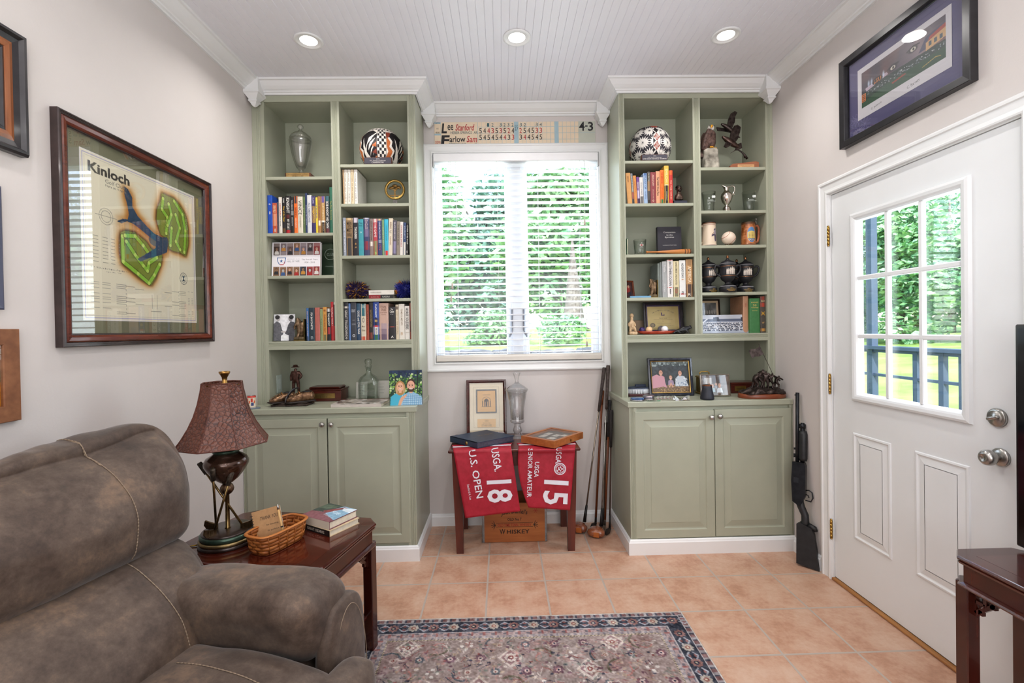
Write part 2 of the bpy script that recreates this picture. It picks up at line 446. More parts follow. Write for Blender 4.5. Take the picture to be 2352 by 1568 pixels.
def grid_obj(name, co, cols, mat, parent, wrap=False, world=False, label=None, smooth=True):
    """co, cols: (h, w, 3) arrays -> mesh with a colour per vertex"""
    h, w = co.shape[:2]; me = bpy.data.meshes.new(name)
    V = co.reshape(-1, 3)
    if world and parent is not None:
        I = np.array(WM[parent.name].inverted()); V = V @ I[:3, :3].T+I[:3, 3]
    ww = w if wrap else w-1
    i, j = np.meshgrid(np.arange(h-1), np.arange(ww), indexing='ij'); j2 = (j+1) % w
    q = np.stack([i*w+j, (i+1)*w+j, (i+1)*w+j2, i*w+j2], -1).reshape(-1, 4)
    nf = len(q)
    me.vertices.add(len(V)); me.vertices.foreach_set('co', V.astype(np.float32).ravel())
    me.loops.add(nf*4); me.loops.foreach_set('vertex_index', q.astype(np.int32).ravel())
    me.polygons.add(nf); me.polygons.foreach_set('loop_start', (np.arange(nf)*4).astype(np.int32))
    me.update(calc_edges=True); me.validate()
    me.polygons.foreach_set('use_smooth', [smooth]*nf)
    at = me.color_attributes.new('Col', 'FLOAT_COLOR', 'POINT')
    at.data.foreach_set('color', np.concatenate([cols.reshape(-1, 3), np.ones((len(V), 1))], 1).astype(np.float32).ravel())
    me.materials.append(mat); me.update()
    o = bpy.data.objects.new(name, me); C.objects.link(o)
    if parent is not None: o.parent = parent; WM[o.name] = WM[parent.name]
    else: WM[o.name] = Matrix.Identity(4)
    if label: o['label'] = label
    return o
def picture(cv, name, parent, M, w, h, mat=None, label=None, relief=None, warp=None):
    """a painting laid in the local plane M (x right, y up), w x h metres"""
    y, x = np.mgrid[0:cv.h, 0:cv.w]; X = (x/(cv.w-1)-.5)*w; Y_ = (.5-y/(cv.h-1))*h; Z = relief if relief is not None else np.zeros_like(X)
    if warp: X, Y_, Z = warp(X, Y_, Z)
    m = np.array(M); co = np.stack([X, Y_, Z], -1) @ m[:3, :3].T+m[:3, 3]
    return grid_obj(name, co, cv.colors(), mat or printed(), parent, label=label)
def bez(p0, p1, p2, p3, n=12):
    p0, p1, p2, p3 = map(Vector, (p0, p1, p2, p3))
    return [p0*(1-t)**3+p1*3*t*(1-t)**2+p2*3*t*t*(1-t)+p3*t**3 for t in [i/n for i in range(n+1)]]
# ================================================================== THE ROOM
XL, XR, YB, ZC = -1.535, 1.745, 3.282, 2.91
YF0 = -2.3                                             # wall behind the camera
WALL = pm('#d4cecb', .72, 0, .015, 3., .16, bscale=130.)
WHITE = pm('#e9ebeb', .38, 0, .012, 6.)
WTRIM = pm('#e9eaea', .34, 0, .012, 6.)
CEILM = pm('#e9e9ee', .45, 0, .01, 6.)
SAGE = pm('#aaad9a', .36, 0, .03, 5., .03, bscale=60.)
SAGE_LIT = pm('#b0b4a1', .42, 0, .03, 5., .03, bscale=60.)  # the same sage paint, lightened to offset the shade inside the shelves
BLACK = pm('#141416', .4)
# ---- floor
def tile_mat():
    m, nt, b = _new('terracotta tile'); L = nt.links.new
    t = nt.nodes.new('ShaderNodeTexCoord'); mp = nt.nodes.new('ShaderNodeMapping'); mp.vector_type = 'POINT'
    T_ = .3095
    mp.inputs['Location'].default_value = (-1.4496+T_*20+.0022, -2.2142+T_*20+.0022, 0)
    L(t.outputs['Object'], mp.inputs[0])
    br = nt.nodes.new('ShaderNodeTexBrick'); br.offset = 0.; br.squash = 1.
    br.inputs['Scale'].default_value = 1.; br.inputs['Brick Width'].default_value = T_; br.inputs['Row Height'].default_value = T_
    br.inputs['Mortar Size'].default_value = .0055; br.inputs['Mortar Smooth'].default_value = .25; br.inputs['Bias'].default_value = 0.
    br.inputs['Color1'].default_value = (.30, .30, .30, 1); br.inputs['Color2'].default_value = (.62, .62, .62, 1); br.inputs['Mortar'].default_value = (.5, .5, .5, 1)
    L(mp.outputs[0], br.inputs['Vector'])
    n1 = _noise(nt, t.outputs['Object'], 7., 6, .62); n2 = _noise(nt, t.outputs['Object'], 55., 4, .6)
    a1 = nt.nodes.new('ShaderNodeMath'); a1.operation = 'MULTIPLY_ADD'; a1.inputs[1].default_value = .35; L(n2, a1.inputs[0]); L(n1, a1.inputs[2])
    a2 = nt.nodes.new('ShaderNodeMath'); a2.operation = 'MULTIPLY_ADD'; a2.inputs[1].default_value = .28; L(br.outputs['Color'], a2.inputs[0]); L(a1.outputs[0], a2.inputs[2])
    c = _ramp(nt, a2.outputs[0], [(.52, '#a57e68'), (.68, '#ba8f76'), (.80, '#c59e86'), (.98, '#cfaf99')])
    mx = nt.nodes.new('ShaderNodeMix'); mx.data_type = 'RGBA'
    L(br.outputs['Fac'], mx.inputs['Factor']); L(c, mx.inputs[6]); mx.inputs[7].default_value = lrgb('#b6a99e')
    L(mx.outputs[2], b.inputs['Base Color']); b.inputs['Roughness'].default_value = .42
    inv = nt.nodes.new('ShaderNodeMath'); inv.operation = 'SUBTRACT'; inv.inputs[0].default_value = 1.; L(br.outputs['Fac'], inv.inputs[1])
    ad = nt.nodes.new('ShaderNodeMath'); ad.operation = 'MULTIPLY_ADD'; ad.inputs[1].default_value = .15; L(a1.outputs[0], ad.inputs[0]); L(inv.outputs[0], ad.inputs[2])
    _bump(nt, b, ad.outputs[0], .45, .002)
    return m
struct('floor', MB().box(XL-.1, XR+.1, YF0-.1, YB+.12, -.12, 0), tile_mat())
# ---- beadboard ceiling: real boards with grooves
mb = MB(); prof = []; x = XL-.12
while x < XR+.12:
    prof += [(x, ZC), (x+.0345, ZC), (x+.0365, ZC+.0025), (x+.0385, ZC)]; x += .041
prof.append((x, ZC))
n = len(prof)
vs = [(p[0], YF0-.1, p[1]) for p in prof]+[(p[0], YB+.13, p[1]) for p in prof]
vs += [(prof[0][0], YF0-.1, ZC+.1), (prof[-1][0], YF0-.1, ZC+.1), (prof[0][0], YB+.13, ZC+.1), (prof[-1][0], YB+.13, ZC+.1)]
fs = [[i, i+1, n+i+1, n+i] for i in range(n-1)]+[[2*n, 2*n+1, 2*n+3, 2*n+2]]
fs += [[0, n, 2*n+2, 2*n], [n-1, 2*n+1, 2*n+3, 2*n-1]]
mb.add(vs, fs); struct('ceiling', mb, CEILM)
# ---- walls
struct('wall_left', MB().box(XL-.12, XL, YF0, YB+.12, 0, ZC), WALL)
WX0, WX1, WZ0, WZ1 = -.462, .695, 1.136, 2.586           # window opening
struct('wall_back', MB().box(XL, WX0, YB, YB+.12, 0, ZC).box(WX1, XR, YB, YB+.12, 0, ZC).box(WX0, WX1, YB, YB+.12, 0, WZ0).box(WX0, WX1, YB, YB+.12, WZ1, ZC), WALL)
DY0, DY1, DZ1 = 1.533, 2.455, 2.040                       # door opening
struct('wall_right', MB().box(XR, XR+.12, YF0, DY0-.02, 0, ZC).box(XR, XR+.12, DY1+.02, YB+.12, 0, ZC).box(XR, XR+.12, DY0-.02, DY1+.02, DZ1+.02, ZC), WALL)
struct('wall_front', MB().box(XL-.12, XR+.12, YF0-.12, YF0, 0, ZC), WALL)
# ---- crown moulding with corner blocks
ZU = 2.838; UF = 2.969; LX1 = -.517; RX0 = .758
CR = [(0, ZU), (.012, ZU), (.013, ZU+.010), (.022, ZU+.013), (.024, ZU+.019), (.034, ZU+.024), (.05, ZU+.036), (.063, ZU+.05), (.07, ZU+.058), (.081, ZU+.060), (.083, ZU+.0715), (0, ZU+.0715)]
struct('trim_1', MB().sweep(CR, [(XL, YF0), (XL, UF-.01)], -1), WTRIM)
struct('trim_2', MB().sweep(CR, [(XL, UF), (LX1, UF), (LX1, YB)], -1), WTRIM)
struct('trim_3', MB().sweep(CR, [(LX1, YB), (RX0, YB)], -1), WTRIM)
struct('trim_4', MB().sweep(CR, [(RX0, YB), (RX0, UF), (XR, UF)], -1), WTRIM)
struct('trim_5', MB().sweep(CR, [(XR, UF-.01), (XR, YF0)], -1), WTRIM)
def corner_block(name, x, y):
    mb = MB(); P = lambda h, z: [(x-h, y-h, z), (x+h, y-h, z), (x+h, y+h, z), (x-h, y+h, z)]
    st = [(.046, ZC), (.046, ZU-.004), (.050, ZU-.006), (.050, ZU-.018), (.043, ZU-.022), (.022, ZU-.052), (.026, ZU-.054), (.026, ZU-.062), (.020, ZU-.066), (.010, ZU-.084), (.003, ZU-.09)]
    vs = []; fs = []
    for h, z in st: vs += P(h, z)
    for i in range(len(st)-1):
        for k in range(4): fs.append([i*4+k, i*4+(k+1) % 4, i*4+4+(k+1) % 4, i*4+4+k])
    fs += [[0, 1, 2, 3], [len(vs)-4+k for k in range(4)][::-1]]
    struct(name, mb.add(vs, fs), WTRIM)
corner_block('trim_6', XL+.042, UF-.042); corner_block('trim_7', LX1+.042, YB-.042)
corner_block('trim_8', RX0-.042, YB-.042); corner_block('trim_9', XR-.042, UF-.042)
# ---- baseboards
BBP = [(0, 0), (.016, 0), (.016, .062), (.012, .068), (.010, .076), (.004, .082), (0, .082)]
BL1, BR0, BF = -.524, .752, 2.79
struct('baseboard_back', MB().sweep(BBP, [(BL1+.016, YB), (BR0-.016, YB)], -1), WTRIM)
struct('baseboard_left', MB().sweep(BBP, [(XL, YF0), (XL, BF-.005)], -1), WTRIM)
struct('baseboard_right', MB().sweep(BBP, [(XR, BF-.005), (XR, DY1+.085)], -1).sweep(BBP, [(XR, DY0-.085), (XR, YF0)], -1), WTRIM)
BBC = [(0, 0), (.016, 0), (.016, .072), (.012, .078), (.010, .084), (.004, .09), (0, .09)]
struct('trim_10', MB().sweep(BBC, [(XL, BF), (BL1, BF), (BL1, YB)], -1), WTRIM)
struct('trim_11', MB().sweep(BBC, [(BR0, YB), (BR0, BF), (XR, BF)], -1), WTRIM)
# ================================================================== WINDOW
win = tag(thing('window_1', None, None), kind='structure')
cw, ch = WX1-WX0, WZ1-WZ0; CX_, CZ_ = (WX0+WX1)/2, (WZ0+WZ1)/2
CAS = [(0, 0), (0, .014), (.006, .018), (.014, .018), (.018, .014), (.040, .011), (.050, .012), (.054, .016), (.062, .016), (.065, .010), (.065, 0)]
MB(FACE(CX_, YB, CZ_)).frame(cw+.126, ch+.126, [(d, z) for d, z in CAS]).build('casing', WTRIM, win)
MB(FACE(CX_, YB, CZ_)).frame(cw, ch, [(0, -.002), (.004, .0), (.004, -.118), (0, -.118)]).build('jamb', WTRIM, win)
VIN = pm('#f2f4f8', .35)
MB().box(.075, .155, 3.34, 3.40, WZ0, WZ1, .004).build('mullion', VIN, win)
for x0, x1 in ((WX0+.0045, .078), (.152, WX1-.0045)):
    w = x1-x0; M = FACE((x0+x1)/2, 3.375, CZ_)
    s_ = MB(M).frame(w, ch-.009, [(0, 0), (0, .02), (.022, .02), (.030, .012), (.040, .012), (.044, 0), (.044, -.02), (0, -.02)]).build('sash', VIN, win)
    MB(M).box(-w/2+.04, w/2-.04, -ch/2+.04, ch/2-.04, -.003, .003).build('pane', pane(.6), s_)
ALU = pm('#9a9ca2', .35, .7)
for s in (-1, 1):
    x = .1145+s*.042
    MB().tube([(x, 3.335, 1.50), (x, 3.33, 1.37), (x+s*.002, 3.325, 1.335), (x+s*.018, 3.32, 1.318), (x+s*.02, 3.318, 1.305)], [.005, .005, .006, .008, .004], 8).box(x-.008, x+.008, 3.332, 3.345, 1.35, 1.51, .002).build('crank_handle', ALU, win)
# ---- blind
bl = thing('window_blind', 'white slatted horizontal blind with open slats in the window', 'blind', (CX_, 3.3, WZ0))
B0, B1 = WX0+.013, WX1-.013
BLM = pm('#f4f4f6', .4, 0, .01)
MB().box(B0-.006, B1+.006, 3.262, 3.33, 2.527, 2.582, .003).build('valance', BLM, bl, True)
for x in (B0-.008, B1+.002): MB().box(x, x+.006, 3.258, 3.30, 2.49, 2.57, .002).build('bracket', pm('#c9c9cb', .4), bl, True)
mb = MB(); zt = 2.512; nsl = 31; pit_ = (2.512-1.205)/(nsl-1)
for k in range(nsl):
    z = 1.205+k*pit_; vs = []
    for i, (dy, dz) in enumerate(((-.025, -.0035), (-.012, .0005), (0, .0015), (.012, .0005), (.025, -.0025))):
        vs += [(B0, 3.302+dy, z+dz-dy*.10), (B1, 3.302+dy, z+dz-dy*.10), (B0, 3.302+dy, z+dz-dy*.10-.0028), (B1, 3.302+dy, z+dz-dy*.10-.0028)]
    fs = []
    for i in range(4):
        a = i*4; fs += [[a, a+1, a+5, a+4], [a+2, a+6, a+7, a+3], [a, a+4, a+6, a+2], [a+1, a+3, a+7, a+5]]
    fs += [[0, 2, 3, 1], [16, 17, 19, 18]]
    mb.add(vs, fs)
mb.build('slats', BLM, bl, True)
mb = MB(); mb.prism([(3.262, 1.146), (3.27, 1.143), (3.33, 1.143), (3.334, 1.172), (3.326, 1.186), (3.276, 1.186), (3.264, 1.172)], B0-.006, B1+.010, 'x')
mb.build('bottom_rail', pm('#d9d3cb', .45), bl, True)
CORD = pm('#e9e9e6', .7)
for i, px in enumerate((1050.7, 1144.8, 1237.8, 1333)):
    x = A(px, 600, Y=3.30).x
    mb = MB()
    for dy in (-.026, .026): mb.tube([(x, 3.302+dy, 2.53), (x, 3.302+dy, 1.18)], .0011, 5)
    mb.build('ladder_cord', CORD, bl, True)
    MB().lathe([(0, -.004), (.005, -.003), (.006, 0), (.005, .001)], n=10, M=fr((x, 3.2645, 1.157), (1, 0, 0), (0, 0, 1))).build('cord_button', pm('#8d857c', .5), bl, True)
TAS = pm('#c9b9ae', .5)
for px, py in ((1039, 656), (1036.5, 686), (1343, 510), (1348, 789)):
    p = A(px, py, Y=3.268)
    c = MB().tube([(p.x, p.y, 2.53), (p.x, p.y, p.z+.02)], .0010, 5).build('pull_cord', CORD, bl, True)
    MB().lathe([(.002, .02), (.006, .012), (.007, -.018), (.003, -.021)], (p.x, p.y, p.z), 10).build('tassel', TAS, c, True)
# ================================================================== DOOR
dr = tag(thing('door_1', None, None), kind='structure')
DW = pm('#e7e9ea', .4, 0, .012, 5., .02, bscale=25.)
XD = XR+.006                                            # face of the door
def RX(py_, px_): return A(px_, py_, X=XD)
gy0, gy1, gz0, gz1 = 1.712, 2.312, .975, 1.906           # outer edge of the glazing frame
pan = [(1.757, 2.012, .205, .70), (2.075, 2.330, .205, .70)]
pl = [A(1780+x/2.215, 860+y/2.215, X=XD) for x, y in ((405, 295), (592, 350), (405, 830), (590, 940), (722, 388), (995, 468), (720, 1018), (990, 1175))]
pan = [(min(p.y for p in pl[4:]), max(p.y for p in pl[4:]), (pl[6].z+pl[7].z)/2, (pl[4].z+pl[5].z)/2), (min(p.y for p in pl[:4]), max(p.y for p in pl[:4]), (pl[2].z+pl[3].z)/2, (pl[0].z+pl[1].z)/2)]
mb = MB(); ys = [DY0, gy0+.02, gy1-.02, DY1]
X0, X1 = XD, XD+.042
mb.box(X0, X1, DY0+.003, gy0+.02, .018, DZ1-.002).box(X0, X1, gy1-.02, DY1-.003, .018, DZ1-.002).box(X0, X1, gy0+.02, gy1-.02, .018, gz0+.02).box(X0, X1, gy0+.02, gy1-.02, gz1-.02, DZ1-.002)
slab = mb.build('slab', DW, dr)
def WALLF(y, z, x=XD): return fr((x, y, z), (0, -1, 0), (0, 0, 1))   # faces -X, x to the camera's right
gw, gh = gy1-gy0, gz1-gz0; M = WALLF((gy0+gy1)/2, (gz0+gz1)/2)
MB(M).frame(gw, gh, [(0, 0), (.004, .012), (.014, .016), (.026, .014), (.034, .010), (.040, .004), (.044, -.02), (0, -.02)]).build('glazing_frame', DW, dr)
mb = MB(M)
for t in (-1/6, 1/6):
    mb.box((gw-.08)*t-.011, (gw-.08)*t+.011, -gh/2+.04, gh/2-.04, -.016, .004, .004)
    mb.box(-gw/2+.04, gw/2-.04, (gh-.08)*t-.011, (gh-.08)*t+.011, -.016, .0045, .004)
mb.build('muntins', DW, dr)
MB(M).box(-gw/2+.035, gw/2-.035, -gh/2+.035, gh/2-.035, -.022, -.018).build('pane', pane(.7), dr)
for y0, y1, z0, z1 in pan:
    w, h = y1-y0, z1-z0; Mp = WALLF((y0+y1)/2, (z0+z1)/2)
    p = MB(Mp).frame(w, h, [(0, 0), (.003, .005), (.010, .006), (.016, .002), (.020, .0012), (.046, .005), (.048, .005), (.048, 0)]).box(-w/2+.046, w/2-.046, -h/2+.046, h/2-.046, 0, .005).build('panel', DW, dr)
BRS = metal('#c29a4e', .3); NIK = metal('#b9b6b2', .28)
for py0, py1 in ((520, 566), (858, 902), (1185, 1231)):
    za, zb = A(1903, py0, X=XR).z, A(1903, py1, X=XR).z; zm = (za+zb)/2; hh = .047
    h = MB().box(XR-.012, XR-.0105, DY1-.008, DY1+.008, zm-hh, zm+hh).build('hinge', BRS, dr)
    mb = MB()
    for k in range(5): mb.lathe([(.0065, -.0088), (.0065, .0088)], (XR-.010, DY1+.001, zm+(k-2)*.0186), 12)
    mb.ball((XR-.010, DY1+.001, zm+.050), .0055, 10, 6).ball((XR-.010, DY1+.001, zm-.050), .0055, 10, 6).build('knuckle', BRS, h)
pk = A(2300, 1050, X=XD); pd = A(2293, 959, X=XD)
def MX(y, z, x=XD): return fr((x, y, z), (0, 0, 1), (0, 1, 0)) @ Matrix.Rotation(0, 4, 'Z')
Mk = WALLF(pk.y, pk.z)
kb = MB(Mk).lathe([(.032, 0), (.032, .006), (.027, .010), (.016, .013)], n=32).build('rose', NIK, dr)
MB(Mk).lathe([(.012, .010), (.011, .022), (.014, .028), (.024, .034), (.0275, .045), (.026, .058), (.019, .066), (.010, .0685), (.009, .0665), (0, .0665)], n=32).build('door_knob', NIK, kb)
Md = WALLF(pd.y, pd.z)
db = MB(Md).lathe([(.033, 0), (.033, .008), (.028, .013), (.026, .012), (.024, .016), (0, .017)], n=32).build('deadbolt', NIK, dr)
MB(Md @ Matrix.Rotation(.35, 4, 'Z')).puff(.021, .006, .009, .005, 6).build('thumb_turn', NIK, db).location = (-.018, 0, 0)
# jamb, casing, threshold
MB().box(XR-.001, XR+.12, DY1, DY1+.02, 0, DZ1+.02).box(XR-.001, XR+.12, DY0-.02, DY0, 0, DZ1+.02).box(XR-.001, XR+.12, DY0, DY1, DZ1, DZ1+.02).build('jamb', WTRIM, dr)
mb = MB(WALLF((DY0+DY1)/2, 0, XR)); hw = (DY1-DY0)/2+.075
prof = [(0, 0), (0, .014), (.007, .018), (.016, .018), (.020, .013), (.045, .010), (.056, .012), (.062, .016), (.068, .014), (.070, 0)]
vs = []; fs = []
for d, z in prof: vs += [(-hw+d, 0, z), (-hw+d, DZ1+.075-d, z), (hw-d, DZ1+.075-d, z), (hw-d, 0, z)]
n = len(prof)
for i in range(n):
    j = (i+1) % n
    for k in range(3): fs.append([i*4+k, i*4+k+1, j*4+k+1, j*4+k])
mb.add(vs, fs).build('casing', WTRIM, dr)
MB().box(XR-.012, XR+.12, DY0-.002, DY1+.002, 0, .014, .004).build('threshold', wood('#8a5a30', '#b98550', .4, 1), dr)
MB().box(XR+.008, XR+.03, DY0, DY1, .014, .019).build('weather_strip', BLACK, dr)
# ================================================================== CEILING LIGHTS
LENS = pm('#fff6ea', .5, emit=6.)
def can(x, y, label, grp='recessed ceiling lights'):
    t = thing('recessed_light', label, 'ceiling light', (x, y, ZC), group=grp)
    MB().lathe([(.074, 0), (.074, -.004), (.070, -.007), (.060, -.007), (.056, -.002)], n=36).build('trim_ring', WHITE, t)
    MB().lathe([(.0555, -.0015), (.04, -.0022), (0, -.0026)], n=32).build('lens', LENS, t)
    l = bpy.data.lights.new('can', 'AREA'); l.shape = 'DISK'; l.size = .10; l.energy = CAN_W; l.color = (1., .965, .93); l.spread = 2.6
    o = bpy.data.objects.new('can_lamp', l); C.objects.link(o); o.location = (x, y, ZC-.012)
CAN_W = 4.8
for (x, y), lb in zip(((-1.0, 2.531), (.105, 2.511), (1.221, 2.497)), ('left lit recessed ceiling light in front of the left bookcase', 'middle lit recessed ceiling light in front of the window', 'right lit recessed ceiling light in front of the right bookcase')):
    can(x, y, lb)
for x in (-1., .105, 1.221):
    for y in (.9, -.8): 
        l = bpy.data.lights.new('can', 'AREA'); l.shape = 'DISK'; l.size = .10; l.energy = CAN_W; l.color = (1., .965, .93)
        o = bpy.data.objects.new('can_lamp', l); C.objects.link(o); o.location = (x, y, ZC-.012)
def area(name, loc, rot, sx, sy, w, col=(1, 1, 1)):
    l = bpy.data.lights.new(name, 'AREA'); l.shape = 'RECTANGLE'; l.size = sx; l.size_y = sy; l.energy = w; l.color = col
    o = bpy.data.objects.new(name, l); C.objects.link(o); o.location = loc; o.rotation_euler = rot
area('rear_fill_light', (.2, YF0+.1, 1.6), (pi/2, 0, 0), 2.4, 1.7, 38., (.93, .965, 1.))  # added fill lamp by the wall behind the camera, not a built window
area('rear_fill_uplight', (.1, -.9, 1.0), (pi, 0, 0), 2.4, 1.8, 44., (.92, .96, 1.))  # added fill lamp aimed upward to brighten the ceiling
# daylight entering through the window and the door glass
area('window_daylight', (CX_, 3.52, 1.9), (-pi/2, 0, 0), 1.15, 1.4, 20., (.86, .93, 1.))
area('door_daylight', (XR+.22, 2.0, 1.45), (0, pi/2, 0), .9, .6, 9., (.86, .93, 1.))
# ================================================================== SKY, SUN, CAMERA
w = bpy.data.worlds.new('sky'); bpy.context.scene.world = w; w.use_nodes = True
sk = w.node_tree.nodes.new('ShaderNodeTexSky'); sk.sky_type = 'NISHITA'; sk.sun_disc = False; sk.sun_elevation = math.radians(48); sk.sun_rotation = 2.4
w.node_tree.links.new(sk.outputs[0], w.node_tree.nodes['Background'].inputs[0]); w.node_tree.nodes['Background'].inputs[1].default_value = .66
l = bpy.data.lights.new('sun', 'SUN'); l.energy = 6.; l.angle = .05; l.color = (1., .96, .88)
o = bpy.data.objects.new('sun', l); C.objects.link(o); o.rotation_euler = (math.radians(44), 0, math.radians(-28))
cam = bpy.data.cameras.new('camera'); co = bpy.data.objects.new('camera', cam); C.objects.link(co)
cam.sensor_width = 36.; cam.lens = F/2352*36; cam.shift_x = 0.; cam.shift_y = -(784-PY)/2352; cam.clip_start = .02
R3 = Matrix((tuple(_r), tuple(_u), tuple(-_f))).transposed()
co.matrix_world = Matrix.Translation((0, 0, EYE)) @ R3.to_4x4()
bpy.context.scene.camera = co
sc = bpy.context.scene
sc.view_settings.view_transform = 'Standard'; sc.view_settings.look = 'None'; sc.view_settings.exposure = .25; sc.view_settings.gamma = .94
sc.cycles.use_adaptive_sampling = True; sc.cycles.adaptive_threshold = .04; sc.cycles.max_bounces = 9; sc.cycles.diffuse_bounces = 4; sc.cycles.glossy_bounces = 4; sc.cycles.transmission_bounces = 10; sc.cycles.transparent_max_bounces = 12
sc.cycles.caustics_reflective = False; sc.cycles.caustics_refractive = False; sc.cycles.sample_clamp_indirect = 4.; sc.cycles.use_denoising = True
# ================================================================== BUILT-IN BOOKCASES
def flute(mb, x0, x1, yf, yb, a, b, grooves, axis='z', gw=.0035, gd=.003):
    """fluted board, grooves = positions across the width"""
    p = [(x0, yb), (x0, yf)]
    for g in grooves: p += [(g-gw, yf), (g-gw*.4, yf+gd), (g+gw*.4, yf+gd), (g+gw, yf)]
    p += [(x1, yf), (x1, yb)]
    if axis == 'z': mb.prism(p, a, b, 'z')
    else: mb.prism([(q[1], q[0]) for q in p], a, b, 'x')
    return mb
def bookcase(name, label, xs, shelves_l, shelves_r, ztop, rail, flip):
    """xs: outer-left, stile-left inner, mullion l, mullion r, stile-right inner, outer-right"""
    a, b, m0, m1, c, d = xs; z0 = .914; zt = 2.838; Y0 = UF; Y1 = UF+.022; YK = YB-.004
    t = thing(name, label, 'bookcase', (0, 0, 0))
    wl, wr = (XL+.001 if not flip else a), (d if not flip else XR-.001)
    MB().box(a if flip else a-.002, b-.004, Y1, YK, z0, zt).build('side_panel', SAGE, t)
    MB().box(c+.004, d, Y1, YK, z0, zt).build('side_panel', SAGE, t)
    mm = (m0+m1)/2
    MB().box(m0+.004, m1-.004, Y1, YK, rail[1]+.0, zt).build('divider', SAGE, t)
    MB().box(b-.004, c+.004, YK-.008, YK, z0, zt).build('back_panel', SAGE_LIT, t)
    MB().box(b-.004, c+.004, Y1, YK-.008, ztop, ztop+.018).build('top_panel', SAGE_LIT, t)
    w = b-wl
    st = flute(MB(), wl, b, Y0, Y1, z0, zt, [wl+w*.38+.0, wl+w*.52, wl+w*.66] if not flip else [wl+w*.30, wl+w*.5, wl+w*.70]); st.build('stile', SAGE, t)
    w = wr-c
    st = flute(MB(), c, wr, Y0, Y1, z0, zt, [c+w*.30, c+w*.5, c+w*.70] if not flip else [c+w*.34, c+w*.48, c+w*.62]); st.build('stile', SAGE, t)
    w = m1-m0
    flute(MB(), m0, m1, Y0, Y1, rail[0], ztop, [m0+w*.28, m0+w*.42, m0+w*.56, m0+w*.70]).build('mullion', SAGE, t)
    MB().box(b, c, Y0, Y1, ztop, zt, .0015).build('top_rail', SAGE, t)
    h = rail[0]-rail[1]
    flute(MB(), rail[1], rail[0], Y0-.0005, Y1, b, c, [rail[1]+h*.45, rail[1]+h*.6, rail[1]+h*.75], 'x').box(b-.004, c+.004, Y1, YK-.008, rail[1]+.004, rail[0]).build('fluted_rail', SAGE, t)
    for z in shelves_l: MB().box(b-.003, m0+.003, Y0+.004, YK-.009, z-.019, z, .0015).build('shelf', SAGE, t)
    for z in shelves_r: MB().box(m1-.003, c+.003, Y0+.004, YK-.009, z-.019, z, .0015).build('shelf', SAGE, t)
    return t
LXS = (-1.520, -1.459, -1.046, -.995, -.571, -.520); RXS = (.758, .796, 1.231, 1.279, 1.698, XR-.001)
SL = [2.336, 1.985, 1.719]; SR = [2.410, 2.164, 1.839, 1.568]; LR = (1.308, 1.256)
TL = [2.417, 2.146, 1.823, 1.548]; TR = [2.370, 2.096, 1.875, 1.575]; RR = (1.312, 1.264)
bookcase('built_in_bookcase', 'tall sage green built-in bookcase left of the window', LXS, SL, SR, 2.800, LR, False)
bookcase('built_in_bookcase', 'tall sage green built-in bookcase right of the window', RXS, TL, TR, 2.808, RR, True)
bpy.data.objects
def cab_door(t, x0, x1, z0, z1, kx, kz):
    w, h = x1-x0, z1-z0; M = FACE((x0+x1)/2, 2.787, (z0+z1)/2)
    d = MB(M).frame(w, h, [(0, -.018), (0, -.003), (.003, 0), (.050, 0), (.054, -.0045), (.058, -.0065), (.064, -.0065), (.093, -.0015), (.095, .0005), (.095, -.018)]).box(-w/2+.095, w/2-.095, -h/2+.095, h/2-.095, -.018, .0005).build('door', SAGE, t)
    MB(FACE(kx, 2.787, kz)).lathe([(.0075, 0), (.006, .008), (.007, .013), (.0135, .017), (.0155, .023), (.013, .029), (.006, .032), (0, .0325)], n=20).build('knob', NIK, d)
def base(label, side, x0, x1, doors, knobs):
    t = thing('base_cabinet', label, 'cabinet'); yf = 2.806; yk = YB-.002; z0, z1 = .0, .880
    MB().box(x0, x0+.018, yf+.02, yk, z0, z1).build('side_panel', SAGE, t)
    MB().box(x1-.018, x1, yf+.02, yk, z0, z1).build('side_panel', SAGE, t)
    MB().box(x0+.018, x1-.018, yf+.02, yk, .09, .11).box(x0+.018, x1-.018, yk-.01, yk, .11, z1).build('carcass', SAGE_LIT, t)
    sl, sr = doors[0][0]+.012, doors[1][1]-.012
    flute(MB(), x0, sl, yf-.016, yf+.02, .0, z1, [x0+(sl-.012-x0)*k for k in ((.3, .55, .8) if side > 0 else (.4, .7))]).build('stile', SAGE, t)
    flute(MB(), sr, x1, yf-.016, yf+.02, .0, z1, [sr+.012+(x1-sr-.012)*k for k in ((.2, .45, .7) if side < 0 else (.4, .7))]).build('stile', SAGE, t)
    MB().box(sl, sr, yf, yf+.02, doors[0][3]-.02, z1).build('rail', SAGE_LIT, t)
    MB().box(sl, sr, yf-.008, yf+.02, .0, doors[0][2]+.02).build('rail', SAGE_LIT, t)
    MB().box((doors[0][1]+doors[1][0])/2-.02, (doors[0][1]+doors[1][0])/2+.02, yf, yf+.02, .1, .846).build('rail', pm('#2b2c27', .7), t)  # dark strip: shade of the gap between the doors put into its colour
    for d, k in zip(doors, knobs): cab_door(t, *d, *k)
base('sage green two-door base cabinet under the left bookcase, behind the end table', -1, XL+.002, BL1, [(-1.513, -1.0435, .105, .853), (-1.0365, -.563, .105, .853)], [(-1.063, .821), (-1.011, .82)])
base('sage green two-door base cabinet under the right bookcase, beside the shotgun', 1, BR0, XR-.002, [(.784, 1.2635, .093, .856), (1.2665, 1.734, .095, .860)], [(1.241, .816), (1.291, .821)])
for lb, x0, x1 in (('sage green countertop slab on the left base cabinet', XL+.001, -.514), ('sage green countertop slab on the right base cabinet', .743, XR-.001)):
    tag(MB().box(x0, x1, 2.784, YB-.001, .881, .914, .003).build('countertop', SAGE), lb, 'countertop')
